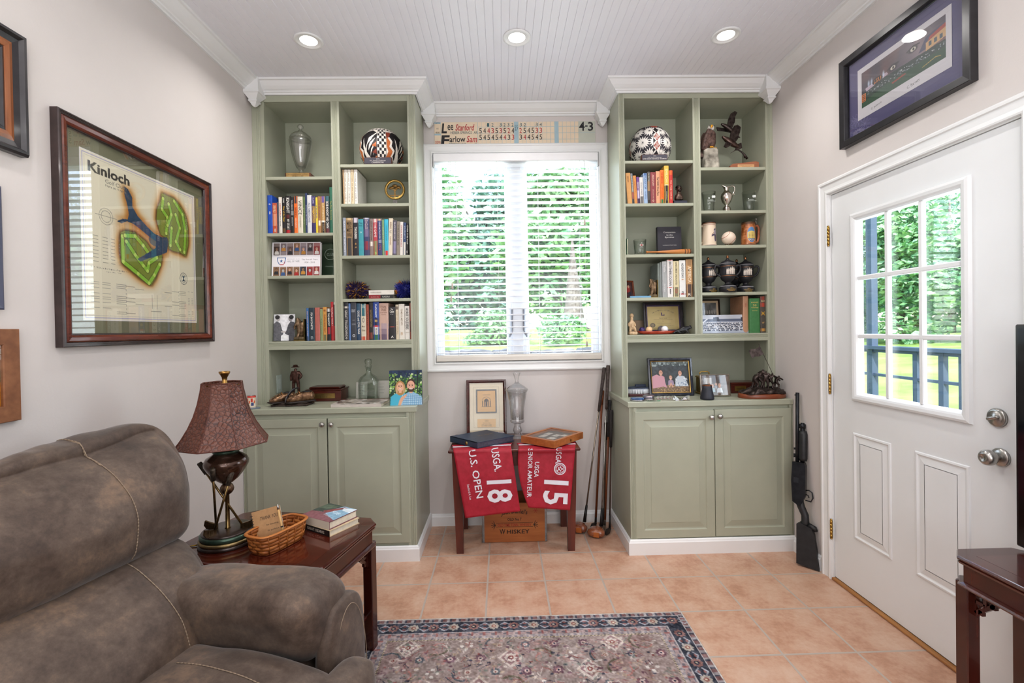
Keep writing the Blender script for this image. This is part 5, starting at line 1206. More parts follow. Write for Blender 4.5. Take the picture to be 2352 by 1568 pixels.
# ---- framed picture against the left side
def framed(name, label, w, h, loc, rot, fw, fd, fcol, cv, mat_=None, matw=0., glassy=True, cat='picture', fprof=None, lip=None, glz=.5, tag_stand=False):
    """root at the bottom centre, local front = -Y"""
    t = thing(name, label, cat, loc, rot=rot); M = FACE(0, 0, h/2)
    f = MB(M).frame(w, h, fprof or [(0, -fd), (0, -.002), (.002, 0), (fw*.55, .001), (fw*.8, -.003), (fw, -.006), (fw, -fd)]).build('frame', fcol, t)
    if lip: MB(M).frame(w-2*fw+.002, h-2*fw+.002, [(0, -.004), (0, -.002), (lip[0], -.004), (lip[0], -.007)]).build('frame_lip', lip[1], f)
    MB(M).box(-w/2+fw*.5, w/2-fw*.5, -h/2+fw*.5, h/2-fw*.5, -fd, -fd*.75).build('backing', pm('#4a3a2c', .8), t)
    iw, ih = w-2*fw, h-2*fw; zz = -fd*.72
    if mat_: 
        MB(M).box(-iw/2-.003, iw/2+.003, -ih/2-.003, ih/2+.003, zz, zz+.0008).build('mat_board', mat_, t); zz += .0012
    if cv is not None: picture(cv, 'print', t, M @ Matrix.Translation((0, 0, zz+.0004)), iw-2*matw, ih-2*matw, printed(.5))
    if glassy: MB(M).box(-iw/2-.002, iw/2+.002, -ih/2-.002, ih/2+.002, -fd*.45, -fd*.42).build('glass', pane(glz), t)
    return t
DKW = wood('#3a1a12', '#5f2e20', .3, 0, 14., .3)
cv = CV(40, 50, '#4a2c2c'); cv.noise(.12, 8, 2).ell(.4, .5, .3, .2, '#9c3a34').ell(.5, .3, .12, .1, '#c89a80').ell(.6, .75, .2, .1, '#2c2c3c')
framed('framed_picture', 'brown framed team photo at the far left of the fourth shelf', .085, .118, (.846, 3.06, 1.5515), Matrix.Rotation(.50, 3, 'Z') @ Matrix.Rotation(-.14, 3, 'X'), .010, .014, wood('#5a2a18', '#8a4a2c', .35, 0, 14.), cv)
flatbook('slim sky blue book lying flat on the right bookcase fourth shelf', X_(1472, 678, 3.0)-.004, 3.065, 1.5485, .135, .14, .012, '#6fa0c4')
# ---- carved figure
Y = 3.02; x = X_(1449.5, 750, Y); hgt = m_(46, Y); IV = pm('#d8b48a', .45, 0, .2, 60., .2)
t = thing('carved_figurine', 'small pale carved wooden seated figurine, lowest shelf of right bookcase', 'figurine', (x+.004, Y, 1.3132)); k = hgt/.14
S_ = Matrix.Scale(k, 4)
MB(S_).puff(.030, .026, .012, .008, 8, M=Matrix.Translation((.006, 0, .011))).build('base', IV, t)
skin('figure', [(0, 0, .035), (0, 0, .06), (0, 0, .085), (0, 0, .10), (0, -.002, .118), (0, -.003, .132), (-.016, -.02, .045), (-.016, -.022, .018), (.018, -.02, .042), (.02, -.024, .018), (-.022, -.004, .075), (-.02, -.02, .055), (.022, -.004, .075), (.018, -.024, .06)], [(0, 1), (1, 2), (2, 3), (3, 4), (4, 5), (0, 6), (6, 7), (0, 8), (8, 9), (2, 10), (10, 11), (2, 12), (12, 13)], [.020, .019, .018, .009, .013, .010, .010, .009, .010, .009, .008, .007, .008, .007], IV, t, 2, M=S_)
MB(S_).lathe([(.014, .125), (.016, .132), (.010, .146), (.003, .15)], (0, -.002, 0), 12).box(-.008, .008, -.03, -.026, .05, .075, .002).build('headdress', IV, t)
Y = 3.2; p0, p1 = A(1449, 780, Y=Y), A(1485, 735.5, Y=Y)
t = thing('plain_plaque', 'plain beige wooden board leaning behind the carved figurine', 'plaque', ((p0.x+p1.x)/2, Y, 1.314), rot=Matrix.Rotation(-.1, 3, 'X')); w = p1.x-p0.x; h = p1.z-1.312
MB().box(-w/2, w/2, 0, .012, 0, h, .002).build('board', pm('#b39a80', .6), t); MB().lathe([(.003, 0), (.003, .001)], n=8, M=FACE(w*.4, 0, h*.9)).build('nail', BLACK, t)
# ---- framed certificate
cv = CV(150, 124, '#c2ae74'); cv.noise(.03, 20, 3); PK = '#4a2a5c'
n_ = 24
for i, ch in enumerate('THE NATIONAL LETTER AWARD'[:n_]):
    a = (i/(n_-1)-.5)*1.7
    if ch != ' ': cv.write(ch, .5+.44*math.sin(a), .52-.38*math.cos(a)+.02, .025, .045, '#5a4a3a', a)
cv.write('L', .49, .33, .10, .13, PK, 0, .04); cv.write('s', .535, .36, .04, .06, PK); cv.write('Stan Lee', .5, .50, .24, .055, '#4a3f34'); cv.rect(.2, .56, .8, .563, '#7a6a48'); cv.write('L', .5, .64, .03, .05, PK)
for i in range(4): cv.rect(.28, .40+i*.012-.0, .72, .404+i*.012, '#a8945c') if i == 0 else None
cv.ell(.16, .80, .08, .09, '#5a5248').ell(.16, .80, .055, .062, '#8a7c60'); cv.rect(.3, .72, .75, .724, '#8a7850').rect(.6, .86, .9, .864, '#7a6a48'); cv.write('president', .75, .83, .2, .03, '#5a4a3a')
Y = 3.12; p0, p1 = A(1487, 730, Y=Y), A(1578.5, 730, Y=Y); w = p1.x-p0.x; h = A(1530, 693.5, Y=Y).z-1.312
framed('framed_certificate', 'tan letter certificate in dark purple frame on lowest shelf of right bookcase', w, h, ((p0.x+p1.x)/2-.020, Y, 1.3150), Matrix.Rotation(-.12, 3, 'X'), .019, .018, pm('#1d1a22', .3, 0, .1, 20., 0, .3), cv, pm('#3c2a52', .6), .009, cat='certificate')
# ---- red tray with balls
Y = 3.03; x = X_(1507, 760, Y); w = m_(92, Y)
def tr(a, z): return 1+.08*math.sin(3*a+1)
t = thing('red_tray', 'long glossy red dish holding four balls, lowest shelf of right bookcase', 'dish', (x, Y, 1.3125))
MB().lathe([(0, 0), (w*.34, .001), (w*.42, .006), (w*.5, .020), (w*.485, .022), (w*.40, .010), (0, .008)], n=48, sy=.36, flute=tr).build('dish', pm('#b03c24', .22, 0, .1, 20., 0, .4), t)
for zx, zy, zr, col, nm, lb in ((290, 780, 31, '#33205e', 'golf_ball', 'dark purple golf ball at the left end of the red dish'), (361, 774, 34, '#efc79a', 'golf_ball', 'peach coloured golf ball in the red dish'), (487, 765, 36, '#7c7c84', 'golf_ball', 'grey golf ball at the back of the red dish'), (522, 771, 36, '#eceef2', 'golf_ball', 'white golf ball at the front of the red dish')):
    Yb = 3.035 if col != '#7c7c84' else 3.075; r = m_(zr/4.48, Yb)
    c = MB().ball((0, 0, 0), r, 24, 16).build('ball', pm(col, .3, 0, .03, 20., .25, bscale=240.)); tag(c, lb, 'golf ball', 'golf balls in the red dish'); c.name = nm
    c.location = (X_(1410+zx/4.48, 755, Yb), Yb, 1.3125+.0095+r)
# ---- black cat figure
Y = 3.0; x = X_(1567, 760, Y); t = thing('panther_figurine', 'small black stalking panther figurine at right end of lowest shelf', 'figurine', (x, Y, 1.3125)); k = m_(41, Y)/.14
BKP = pm('#19191d', .35, 0, .1, 40.)
skin('panther', [(-.035, 0, .028), (.0, 0, .040), (.035, 0, .040), (.052, 0, .050), (.064, -.006, .052), (.076, -.008, .046), (-.055, 0, .018), (-.072, 0, .008), (.035, -.014, .02), (.046, -.016, .006), (.040, .014, .02), (.030, .016, .006), (-.034, -.016, .018), (-.02, -.018, .006), (-.038, .016, .018), (-.046, .018, .006)], [(0, 1), (1, 2), (2, 3), (3, 4), (4, 5), (0, 6), (6, 7), (2, 8), (8, 9), (2, 10), (10, 11), (0, 12), (12, 13), (0, 14), (14, 15)], [.020, .020, .019, .013, .012, .007, .007, .004, .008, .006, .008, .006, .010, .006, .010, .006], BKP, t, 2, M=Matrix.Scale(k, 4))
mb = MB(Matrix.Scale(k, 4))
for s in (-1, 1): mb.ball((.062, -.004+s*.009, .064), (.004, .003, .005), 8, 5)
mb.build('ears', BKP, t)
# ---- eagle
Y = 3.06; x = X_(1629, 340, Y); z = 2.3705; k = m_(109, Y)/.31
t = thing('eagle_statuette', 'painted bald eagle statuette perched on a pale rock', 'statuette', (x, Y, z)); S_ = Matrix.Scale(k, 4)
def rk(p, q): 
    n = (vnoise_pt(p*28)-.5)*.022; return (p.x*(1.12-.22*(q.z+1)/2)+n, p.y*(1.1-.25*(q.z+1)/2)+n, p.z)
from mathutils import noise as mnoise
def vnoise_pt(p): return .5+.5*mnoise.noise(p)
MB(S_).puff(.050, .045, .074, .02, 16, fn=rk, M=Matrix.Translation((.0, 0, .074))).build('rock', pm('#b5ab98', .8, 0, .5, 16., .8, bscale=60.), t)
FEA = pm('#4a2c22', .6, 0, .35, 60., .6, bscale=110.)
b_ = MB(S_).puff(.044, .038, .062, .036, 12, fn=lambda p, q: (p.x*(1-.18*q.z)+.010*q.z, p.y*(1-.15*q.z), p.z), M=Matrix.Translation((-.004, 0, .208))).build('body', FEA, t)
for s, y0 in ((1, -.030), (-1, .030)):
    MB(S_).puff(.030, .014, .070, .012, 10, fn=lambda p, q: (p.x*(1-.55*max(0, -q.z)), p.y, p.z), M=Matrix.Translation((-.026, y0, .196)) @ Matrix.Rotation(.42, 4, 'Y') @ Matrix.Rotation(s*.25, 4, 'Z')).build('wing', FEA, b_)
skin('head', [(.004, -.006, .262), (.008, -.012, .285), (.006, -.018, .300)], [(0, 1), (1, 2)], [.026, .022, .017], pm('#efe6dc', .6, 0, .08, 60., .3), t, 2, M=S_)
YEL = pm('#e8a82c', .4)
MB(S_).tube(bez((.004, -.034, .283), (-.004, -.048, .285), (-.009, -.055, .276), (-.009, -.055, .262), 6), [.008, .008, .007, .006, .005, .003, .0015], 8).build('beak', YEL, t)
mb = MB(S_)
for s in (-1, 1): mb.ball((.006+s*.014, -.032, .288), .003, 8, 5)
mb.build('eyes', BLACK, t)
for fx, fy in ((.0, -.020), (.030, .0)):
    mb = MB(S_); mb.tube([(fx-.004, fy+.004, .165), (fx, fy, .150)], .008, 8)
    for d in (-1, 0, 1): mb.tube([(fx, fy, .152), (fx+d*.008, fy-.016, .150), (fx+d*.010, fy-.020, .144)], [.005, .004, .002], 6)
    mb.build('talons', YEL, t)
MB(S_).prism([(-.07, .095), (-.045, .090), (-.022, .150), (-.045, .165)], -.012, .014, 'y').build('tail', pm('#4a3026', .6, 0, .3, 60.), b_)
# ---- bronze birds in flight
Y = 3.06; x = X_(1703, 375, Y); t = thing('bronze_bird_sculpture', 'bronze sculpture of two flying birds on a wooden base beside the eagle', 'sculpture', (x, Y, z)); w = m_(66, Y)
MB().prism([(-w/2, 0), (w/2, 0), (w/2, .046), (w*.4, .052), (-w*.42, .036), (-w/2, .026)], -.04, .035, 'y').build('wood_base', wood('#8a4f34', '#b0765a', .4, 0, 12.), t)
plate(t, [('Arkansas Senior Amateur', .8, .2), ('Champion', .5, .2), ('2010', .2, .2)], w*.58, .026, FACE(.008, -.0405, .019), '#d8a878', '#8a5a38', met=False)
BRN = pm('#2e201b', .3, .8, .35, 50., .1)
def P3(px, py, Yq=None): 
    q = A(px, py, Y=Yq or Y); return (q.x-x, q.y-Y, q.z-z)
def zz(a, b, Yq=None): return P3(1390+a/4.612, 160+b/4.612, Yq)
def wing(pts, thick, Yq):
    mb = MB(); P = [Vector(zz(a, b, Yq)) for a, b in pts]; 
    mb.prism([(p.x, p.z) for p in P], P[0].y-thick, P[0].y+thick, 'y'); return mb
br = skin('upper_bird', [zz(1225, 572), zz(1262, 590), zz(1300, 612), zz(1345, 655), zz(1380, 690)], [(0, 1), (1, 2), (2, 3), (3, 4)], [.006, .012, .019, .015, .005], BRN, t, 2)
wing([(1290, 600), (1305, 520), (1330, 465), (1372, 440), (1398, 455), (1375, 500), (1370, 560), (1340, 625)], .004, 3.05).build('wing', BRN, br); wing([(1295, 625), (1235, 620), (1180, 610), (1190, 645), (1255, 652), (1335, 668)], .004, 3.08).build('wing', BRN, br); wing([(1345, 640), (1400, 690), (1430, 720), (1390, 725), (1345, 690)], .003, 3.06).build('tail', BRN, br)
b2 = skin('lower_bird', [zz(1235, 706), zz(1262, 722), zz(1305, 755), zz(1365, 795), zz(1420, 822)], [(0, 1), (1, 2), (2, 3), (3, 4)], [.007, .013, .022, .019, .008], pm('#4a332a', .25, .8, .3, 50., .1), t, 2)
wing([(1315, 745), (1330, 660), (1365, 595), (1400, 585), (1435, 610), (1425, 665), (1400, 740), (1370, 780)], .004, 3.05).build('wing', BRN, b2); wing([(1275, 770), (1255, 815), (1285, 828), (1330, 805), (1340, 785)], .004, 3.04).build('wing', BRN, b2); wing([(1395, 790), (1440, 775), (1448, 830), (1410, 852), (1375, 850)], .004, 3.06).build('tail', BRN, b2)
MB().tube([zz(1505, 945), zz(1480, 905), zz(1440, 868), zz(1410, 850), zz(1380, 852), zz(1325, 885)], [.008, .006, .005, .004, .003, .001], 8).tube([zz(1480, 935), zz(1468, 890), zz(1425, 858)], [.006, .005, .003], 8).build('branch', BRN, t)
# ---- pint glasses, jug
for px, lb in ((1627.5, 'left clear pint glass with etched apple, left of the silver jug'), (1720, 'right clear pint glass with etched apple, right of the silver jug')):
    Y = 3.04; r = m_(15.5, Y); h = m_(47, Y)
    t = tumbler('pint_glass', lb, X_(px, 455, Y), Y, 2.096, r*.70, r, h, .0025, .012, 'pint glasses beside the silver jug')
    mb = MB(); M = FACE(r*.35, -r*.86, h*.72); mb.ball((-.005, 0, 0), (.0075, .001, .009), 10, 6, M=M @ Matrix.Rotation(pi/2, 4, 'X')).ball((.005, 0, 0), (.0075, .001, .009), 10, 6, M=M @ Matrix.Rotation(pi/2, 4, 'X')); mb.build('etched_apple', pm('#e6ebe8', .7), t)
    mb = MB(); text_mb(mb, 'CLASSIC', .04, .007, FACE(-.004, -r*.86, h*.56)); mb.box(-.026, .03, -r*.85, -r*.845, h*.50, h*.51); mb.build('etched_text', pm('#dfe6e2', .7), t, fixn=False)
Y = 3.03; x = X_(1668.5, 450, Y); t = thing('silver_claret_jug', 'polished silver claret jug trophy between the two pint glasses', 'jug', (x, Y, 2.0965)); k = m_(62, Y)/.175
SIL = metal('#d8d0c6', .12, .05); S_ = Matrix.Scale(k, 4)
MB(S_).lathe([(0, 0), (.030, 0), (.030, .006), (.026, .010), (.024, .028), (.018, .036), (.010, .044), (.013, .05), (.024, .062), (.034, .085), (.037, .102), (.033, .118), (.022, .130), (.015, .140), (.013, .150), (.019, .160)], n=36).build('jug_body', SIL, t)
MB(S_).puff(.022, .013, .005, .004, 8, fn=lambda p, q: (p.x-.006, p.y*(1-.5*max(0, -q.x)), p.z+.012*max(0, -q.x)), M=Matrix.Translation((0, 0, .162))).build('spout_lip', SIL, t)
MB(S_).tube(bez((.012, 0, .158), (.035, 0, .185), (.065, 0, .175), (.052, 0, .135), 10)+bez((.052, 0, .135), (.045, 0, .12), (.04, 0, .118), (.034, 0, .112), 5)[1:], .0035, 8).ball((.05, 0, .118), .005, 8, 6).build('handle', SIL, t)
# ---- steins
def stein(label, px, Y, z, r, h, cv, hside, hcol, lidcol):
    x = X_(px, 535, Y); t = thing('beer_stein', label, 'stein', (x, Y, z+.0006))
    prof = [(r*1.05, 0), (r*1.08, h*.05), (r, h*.08), (r*.98, h*.12), (r*.93, h*.5), (r*.90, h*.84), (r*.93, h*.86), (r*.93, h*.90), (r*.90, h*.91)]
    b = painted_lathe('stein_body', prof, cv, printed(.3, .4), t); MB().lathe([(0, 0), (r*1.04, .0005)], n=24).build('foot', pm(hcol, .4), b)
    MB().lathe([(r*.92, h*.905), (r*.95, h*.92), (r*.9, h*.945), (r*.5, h*.975), (r*.15, h*.985), (0, h*.99)], n=32).build('pewter_lid', metal(lidcol, .4), t)
    s = hside
    mb = MB().tube([(s*r*.9, 0, h*.80), (s*r*1.32, 0, h*.82), (s*r*1.5, 0, h*.72), (s*r*1.46, 0, h*.35), (s*r*1.3, 0, h*.2), (s*r*.95, 0, h*.14)], r*.17, 10)
    mb.build('handle', pm(hcol, .4, 0, .15, 60., .6), t)
    MB().tube([(s*r*.85, 0, h*.93), (s*r*1.15, 0, h*.95), (s*r*1.2, 0, h*.85)], r*.07, 8).tube([(s*r*1.1, 0, h*.94), (s*r*1.15, 0, h*1.06)], r*.06, 8).ball((s*r*1.15, 0, h*1.08), r*.13, 10, 6).build('thumb_lift', metal('#b8b6b2', .35), t)
cv = CV(120, 70, '#e6d3bd', 2*pi, 1.); cv.rect(0, 0, 7, .06, '#8a5a40').rect(0, .94, 7, 1, '#5a2c40').rect(0, .1, 7, .115, '#a8705c')
cv.poly([(3.5, .3), (3.9, .22), (4.1, .45), (3.95, .75), (3.6, .8), (3.55, .55), (3.1, .6), (3.2, .5), (3.5, .48)], '#4a4460').poly([(3.6, .35), (3.9, .3), (3.9, .5), (3.65, .5)], '#c8c0c8').line([(3.1, .55), (3.5, .42), (4., .62)], .03, '#7c4438')
Y = 3.05; r = m_(16.5, Y); stein('cream ceramic beer stein with blue emblem on left of the baseball', 1628, Y, 1.875, r, m_(60, Y), cv, -1, '#d8c4ac', '#6c6a66')
cv = CV(150, 90, '#a8683c', 2*pi, 1.); cv.noise(.12, 5, 4).rect(0, 0, 7, .08, '#6c4428').rect(0, .9, 7, 1, '#7c4a2c')
cv.ell(pi, .52, .75, .36, '#c87a44').ell(pi, .52, .64, .32, '#5a86b4'); cv.poly([(2.56, .42), (3.1, .36), (3.7, .40), (3.74, .68), (2.54, .68)], '#d8c070'); cv.poly([(2.6, .68), (3.7, .68), (3.45, .8), (2.85, .8)], '#3c5480')
for i in range(7):
    for j in range(4): cv.rect(2.62+i*.155, .44+j*.06, 2.68+i*.155, .475+j*.06, '#7a5a34')
for i in range(30): cv.ell(2.7+.03*i, .74+.03*math.sin(i*5), .02, .012, '#e8e0d0')
Y = 3.05; r = m_(16.5, Y); stein('brown relief beer stein with building picture on right of the baseball', 1718.5, Y, 1.875, r, m_(59, Y), cv, 1, '#b8663c', '#8c7a68')
# ---- baseball
Y = 3.02; r = m_(15.3, Y); t = thing('baseball', 'autographed white baseball on a small clear ring stand between steins', 'ball', (X_(1673.5, 546, Y), Y, 1.8755))
MB().lathe([(r*.75, 0), (r*.78, .004), (r*.55, .012), (r*.5, .012), (r*.6, .002)], n=28).build('ring_stand', thin('#e8dcbc', .6), t)
b_ = MB().ball((0, 0, r+.0085), r, 28, 18).build('ball', pm('#ecd9c6', .45, 0, .04, 30.), t)
pts = []
for i in range(61):
    a = 2*pi*i/60; u = .44*math.sin(2*a); pts.append(Vector((r*math.sin(a)*math.cos(u)*1.004, -r*math.cos(a)*math.cos(u)*.6-r*.3, 0)))
pts = []
for i in range(73):
    a = 2*pi*i/72; bx, by, bz = math.cos(a)+.35*math.cos(3*a), math.sin(a)-.35*math.sin(3*a), .95*math.sin(2*a); d = Vector((bx, bz, by)).normalized()*r*1.003; pts.append(d+Vector((0, 0, r+.0085)))
MB().tube(pts, .0011, 5, caps=False).build('stitching', pm('#b4553c', .6), b_)
# ---- black urn cups
UR = pm('#1f1f24', .45, 0, .1, 20.); COP = metal('#b07a54', .4); REL = pm('#e8ddd2', .6)
def cup():
    t = thing('black_urn_trophy', 'x', 'trophy', (0, 0, 0), group='black lidded urn trophies')
    MB().lathe([(.046, 0), (.047, .022), (.045, .024), (.040, .030), (.030, .034), (.018, .038), (.014, .044), (.018, .05), (.032, .058), (.040, .072), (.041, .09), (.0425, .128), (.043, .134), (.036, .136)], n=36).build('cup_body', UR, t)
    MB().lathe([(.0405, .135), (.0405, .139), (.032, .146), (.016, .152), (.008, .158), (.006, .162), (0, .162)], n=32).build('lid', UR, t)
    MB().lathe([(.004, .160), (.007, .166), (.0065, .172), (.003, .177), (0, .178)], n=16).build('finial', COP, t)
    mb = MB()
    for z0, r in ((.0775, .0412), (.1225, .0428), (.036, .0205)): mb.lathe([(r-.001, z0-.0014), (r+.0008, z0), (r-.001, z0+.0014)], n=36, caps=False)
    mb.build('copper_band', COP, t)
    MB().lathe([(.0425, .027), (.0435, .028), (.041, .030)], n=36, caps=False).build('pale_band', pm('#a8a8ac', .5), t); MB().lathe([(.0438, .1345), (.0440, .1355), (.0430, .1365)], n=36, caps=False).build('pale_band', pm('#a8a8ac', .5), t)
    mb = MB()
    for dx, k in ((-.021, .8), (-.013, .86), (-.003, 1.), (.006, 1.08), (.016, .98)):
        s = .034*k; y = -math.sqrt(.0422**2-dx*dx)-.0012; Mq = fr((dx, y, .083), (1, dx*22, 0), (0, 0, 1))
        mb.lathe([(.0, 0), (.0026, .0004), (0, .0009)], (0, s*.92, 0), 8, M=Mq).prism([(-.003, s*.84), (.003, s*.84), (.0036, s*.5), (.0028, 0), (.0008, 0), (0, s*.35), (-.001, 0), (-.003, 0), (-.0036, s*.5)], 0, .001, 'z', M=Mq)
        mb.prism([(.003, s*.8), (.0068, s*.6), (.006, s*.55), (.003, s*.7)], 0, .0009, 'z', M=Mq)
    mb.build('relief_figures', REL, t)
    for s in (-1, 1): MB().tube(bez((s*.040, 0, .120), (s*.085, 0, .150), (s*.082, 0, .095), (s*.052, 0, .082), 12)+bez((s*.052, 0, .082), (s*.046, 0, .078), (s*.044, 0, .078), (s*.038, 0, .075), 4)[1:], .0048, 8).build('handle', UR, t)
    mb = MB()
    for i, (s_, w_) in enumerate((('2010', .016), ('ARKANSAS SENIOR', .052), ('CHAMPION', .036))):
        text_mb(mb, s_, w_, .0045, FACE(0, 0, .0185-i*.0062), bend=None)
    vs = [(v[0], -math.sqrt(max(1e-6, .0478**2-v[0]**2)), v[2]) for v in mb.v]; mb.v = vs; mb.build('gold_lettering', pm('#c8a04a', .4), t, fixn=False)
    return t
def dup(t, loc, label, scale=1., rz=0.):
    r = t.copy(); C.objects.link(r); r['label'] = label; r.location = loc; r.scale = (scale*.84, scale*.84, scale); r.rotation_euler = (0, 0, rz)
    for ch in list(t.children):
        c = ch.copy(); C.objects.link(c); c.parent = r
        for g in ch.children: d = g.copy(); C.objects.link(d); d.parent = c
    return r
c0 = cup(); Y = 3.045; k = m_(85, Y)/.178
spots = [(1671.5, 3.0, 'black lidded urn trophy with white relief golfers, middle of the front three'), (1622, 3.07, 'black urn trophy with white golfers, leftmost beside the mullion'), (1715, 3.07, 'black urn trophy with white golfers, rightmost of the front three'), (1697, 3.185, 'black urn trophy half hidden behind the middle and right urns')]
for i, (px, Yq, lb) in enumerate(spots):
    loc = (min(max(X_(px, 640, Yq), 1.3645), 1.612), Yq, 1.5756)
    if i == 0: c0.location = loc; c0.scale = (k*.84, k*.84, k); c0['label'] = lb
    else: dup(c0, loc, lb, k, (0, .25, -.12, .8)[i])
# ---- panorama photo, framed photo behind
cv = CV(230, 84, '#8a92a4', 2.7, 1.); cv.rect(0, 0, 2.7, .22, '#b8bcc6').rect(0, .22, 2.7, .34, '#5c6478').rect(0, .84, 2.7, 1, '#a8aebc'); cv.poly([(.6, .34), (.65, .12), (.95, .10), (1., .34)], '#3c4252').poly([(2.2, .34), (2.2, .14), (2.5, .12), (2.55, .36)], '#3c4252'); cv.line([(0, .45), (.3, .22)], .06, '#d8dce4')
q = random.Random(9)
for j in range(5):
    for i in range(38): 
        u, v = .03+i*.07+q.uniform(-.012, .012)+.03*(j % 2), .42+j*.09+q.uniform(-.012, .012); cv.rect(u-.03, v+.02, u+.03, v+.09, q.choice(['#343a4c', '#4c5468', '#c4c8d0', '#2c3244'])); cv.ell(u, v, .020, .028, '#d8d6d8')
Y = 3.0; p0, p1 = A(1613.5, 740, Y=Y), A(1724.5, 740, Y=Y); w = p1.x-p0.x; h = A(1660, 723, Y=Y).z-1.312
t = thing('panorama_photo', 'wide old blue-grey group photo print leaning at lowest right shelf', 'photograph', ((p0.x+p1.x)/2, Y, 1.3135), rot=Matrix.Rotation(-.13, 3, 'X'))
MB().box(-w/2, w/2, 0, .004, 0, h).build('acrylic_block', pm('#c2c8d2', .3), t); picture(cv, 'print', t, FACE(0, -.0005, h/2), w-.003, h-.003, printed(.2, .4))
cv = CV(60, 50, '#4a4642'); cv.noise(.2, 7, 3)
for i in range(6): cv.ell(.12+i*.15, .35, .05, .08, '#8c8680').rect(.08+i*.15, .43, .16+i*.15, .9, '#2c2a2a')
Y = 3.10; p0, p1 = A(1604, 710, Y=Y), A(1657, 710, Y=Y); w = p1.x-p0.x; h = A(1640, 687, Y=Y).z-1.312
framed('framed_photo', 'dark framed old sepia photo standing behind the panorama photo', w, h, (max((p0.x+p1.x)/2, 1.281+w/2), Y, 1.3145), Matrix.Rotation(-.1, 3, 'X'), .009, .014, pm('#241814', .35), cv, pm('#bfa888', .7), .014, cat='photograph')
# ================================================================== RIGHT NICHE
# stadium model
Y = 3.0; x = max(X_(1468, 890, Y), .80+.085); t = thing('stadium_model', 'small silver stadium model at the left end of the right counter', 'model', (x, Y+.05, CT)); w = .155
MB().box(-w/2, w/2, -.05, .06, 0, .016, .003).build('plinth', pm('#4a1f22', .4), t)
MB().lathe([(w*.46, .016), (w*.48, .030), (w*.5, .048), (w*.42, .050), (w*.3, .026), (0, .022)], n=40, sy=.62).build('stands', pm('#a4a8b0', .4, .3), t)
mb = MB()
for i in range(24):
    a = pi+pi*i/23; mb.box(-.0022, .0022, -.001, .001, .018, .044, 0, 0, Matrix.Translation((w*.495*math.cos(a), w*.307*math.sin(a), 0)))
mb.build('arches', pm('#e4e4e6', .5), t); MB().lathe([(w*.5, .049), (w*.5, .054), (w*.38, .056), (w*.38, .052)], n=40, sy=.62, caps=False).box(-.01, .06, .03, .05, .05, .068, .003).build('roof', pm('#3c465c', .4), t)
def disc(name, label, cat, px, py, r, h, cols, Yq):
    x = X_(px, py, Yq); t = thing(name, label, cat, (x, Yq, CT)); n = len(cols)
    for i, (c, mm) in enumerate(cols): MB().lathe([(r*(1-.03*i), h*i/n), (r*(1-.03*i), h*(i+.8)/n), (r*.9*(1-.03*i), h*(i+.98)/n), (0, h*(i+.99)/n)], n=32).build('layer' if n > 1 else 'puck', mm, t)
disc('blue_paperweight', 'round blue-topped paperweight at front left of the right counter', 'paperweight', 1463.5, 908, .042, .017, [('a', metal('#a8a8b0', .3)), ('b', pm('#2c5590', .15, 0, .2, 30., 0, .5))], 2.845)
disc('coin_stack', 'small stack of silver coasters beside the blue paperweight', 'coasters', 1489, 905, .036, .028, [('a', metal('#b0a8a8', .35)), ('b', metal('#9a94a0', .3)), ('c', metal('#c0b8bc', .3))], 2.87)
# framed family photo
cv = CV(180, 140, '#2f3a40', 1.28, 1.); cv.noise(.07, 8, 4); cv.rect(0, .0, 1.28, .1, '#5a6460').speck(90, ['#9aa8a8', '#3c4a4c', '#6a7878'], .03, (0, 0, 1.28, .14), 3); cv.rect(0, .76, 1.28, 1, '#7a6248').speck(200, ['#a08058', '#54402e', '#8c7050', '#c4a878'], .015, (0, .74, 1.28, 1), 4)
cv.poly([(.02, .86), (.04, .48), (.2, .42), (.42, .52), (.52, .84), (.4, .8)], '#c894a0'); person_p(cv, .34, .36, .085, '#cf9c84', '#1f1a1a', '#c894a0')
cv.poly([(.8, .8), (.82, .56), (.92, .46), (1.12, .48), (1.24, .8)], '#c4ccd4'); cv.speck(60, ['#7c90a8', '#e8ecf0'], .016, (.84, .5, 1.2, .78), 6); person_p(cv, .98, .38, .08, '#cf9c84', '#2a2220', '#c4ccd4'); person_p(cv, .66, .52, .065, '#d4a48c', '#7a5a3c', '#a08aa0'); cv.poly([(.58, .82), (.66, .66), (.74, .82), (.7, .84), (.66, .74), (.62, .84)], '#d4a48c')
Y = 2.99; p0, p1 = A(1492, 870, Y=Y), A(1594, 870, Y=Y); w = p1.x-p0.x; h = A(1540, 822.5, Y=Y).z-CT
framed('framed_family_photo', 'large dark blue framed photo of three people lying on leaves, right counter', w, h, ((p0.x+p1.x)/2, Y, CT+.003), Matrix.Rotation(-.02, 3, 'Z') @ Matrix.Rotation(-.17, 3, 'X'), .020, .02, pm('#1a1e2c', .25, 0, .2, 30., 0, .4), cv, cat='photograph', lip=(.004, GOLD), glz=.6)
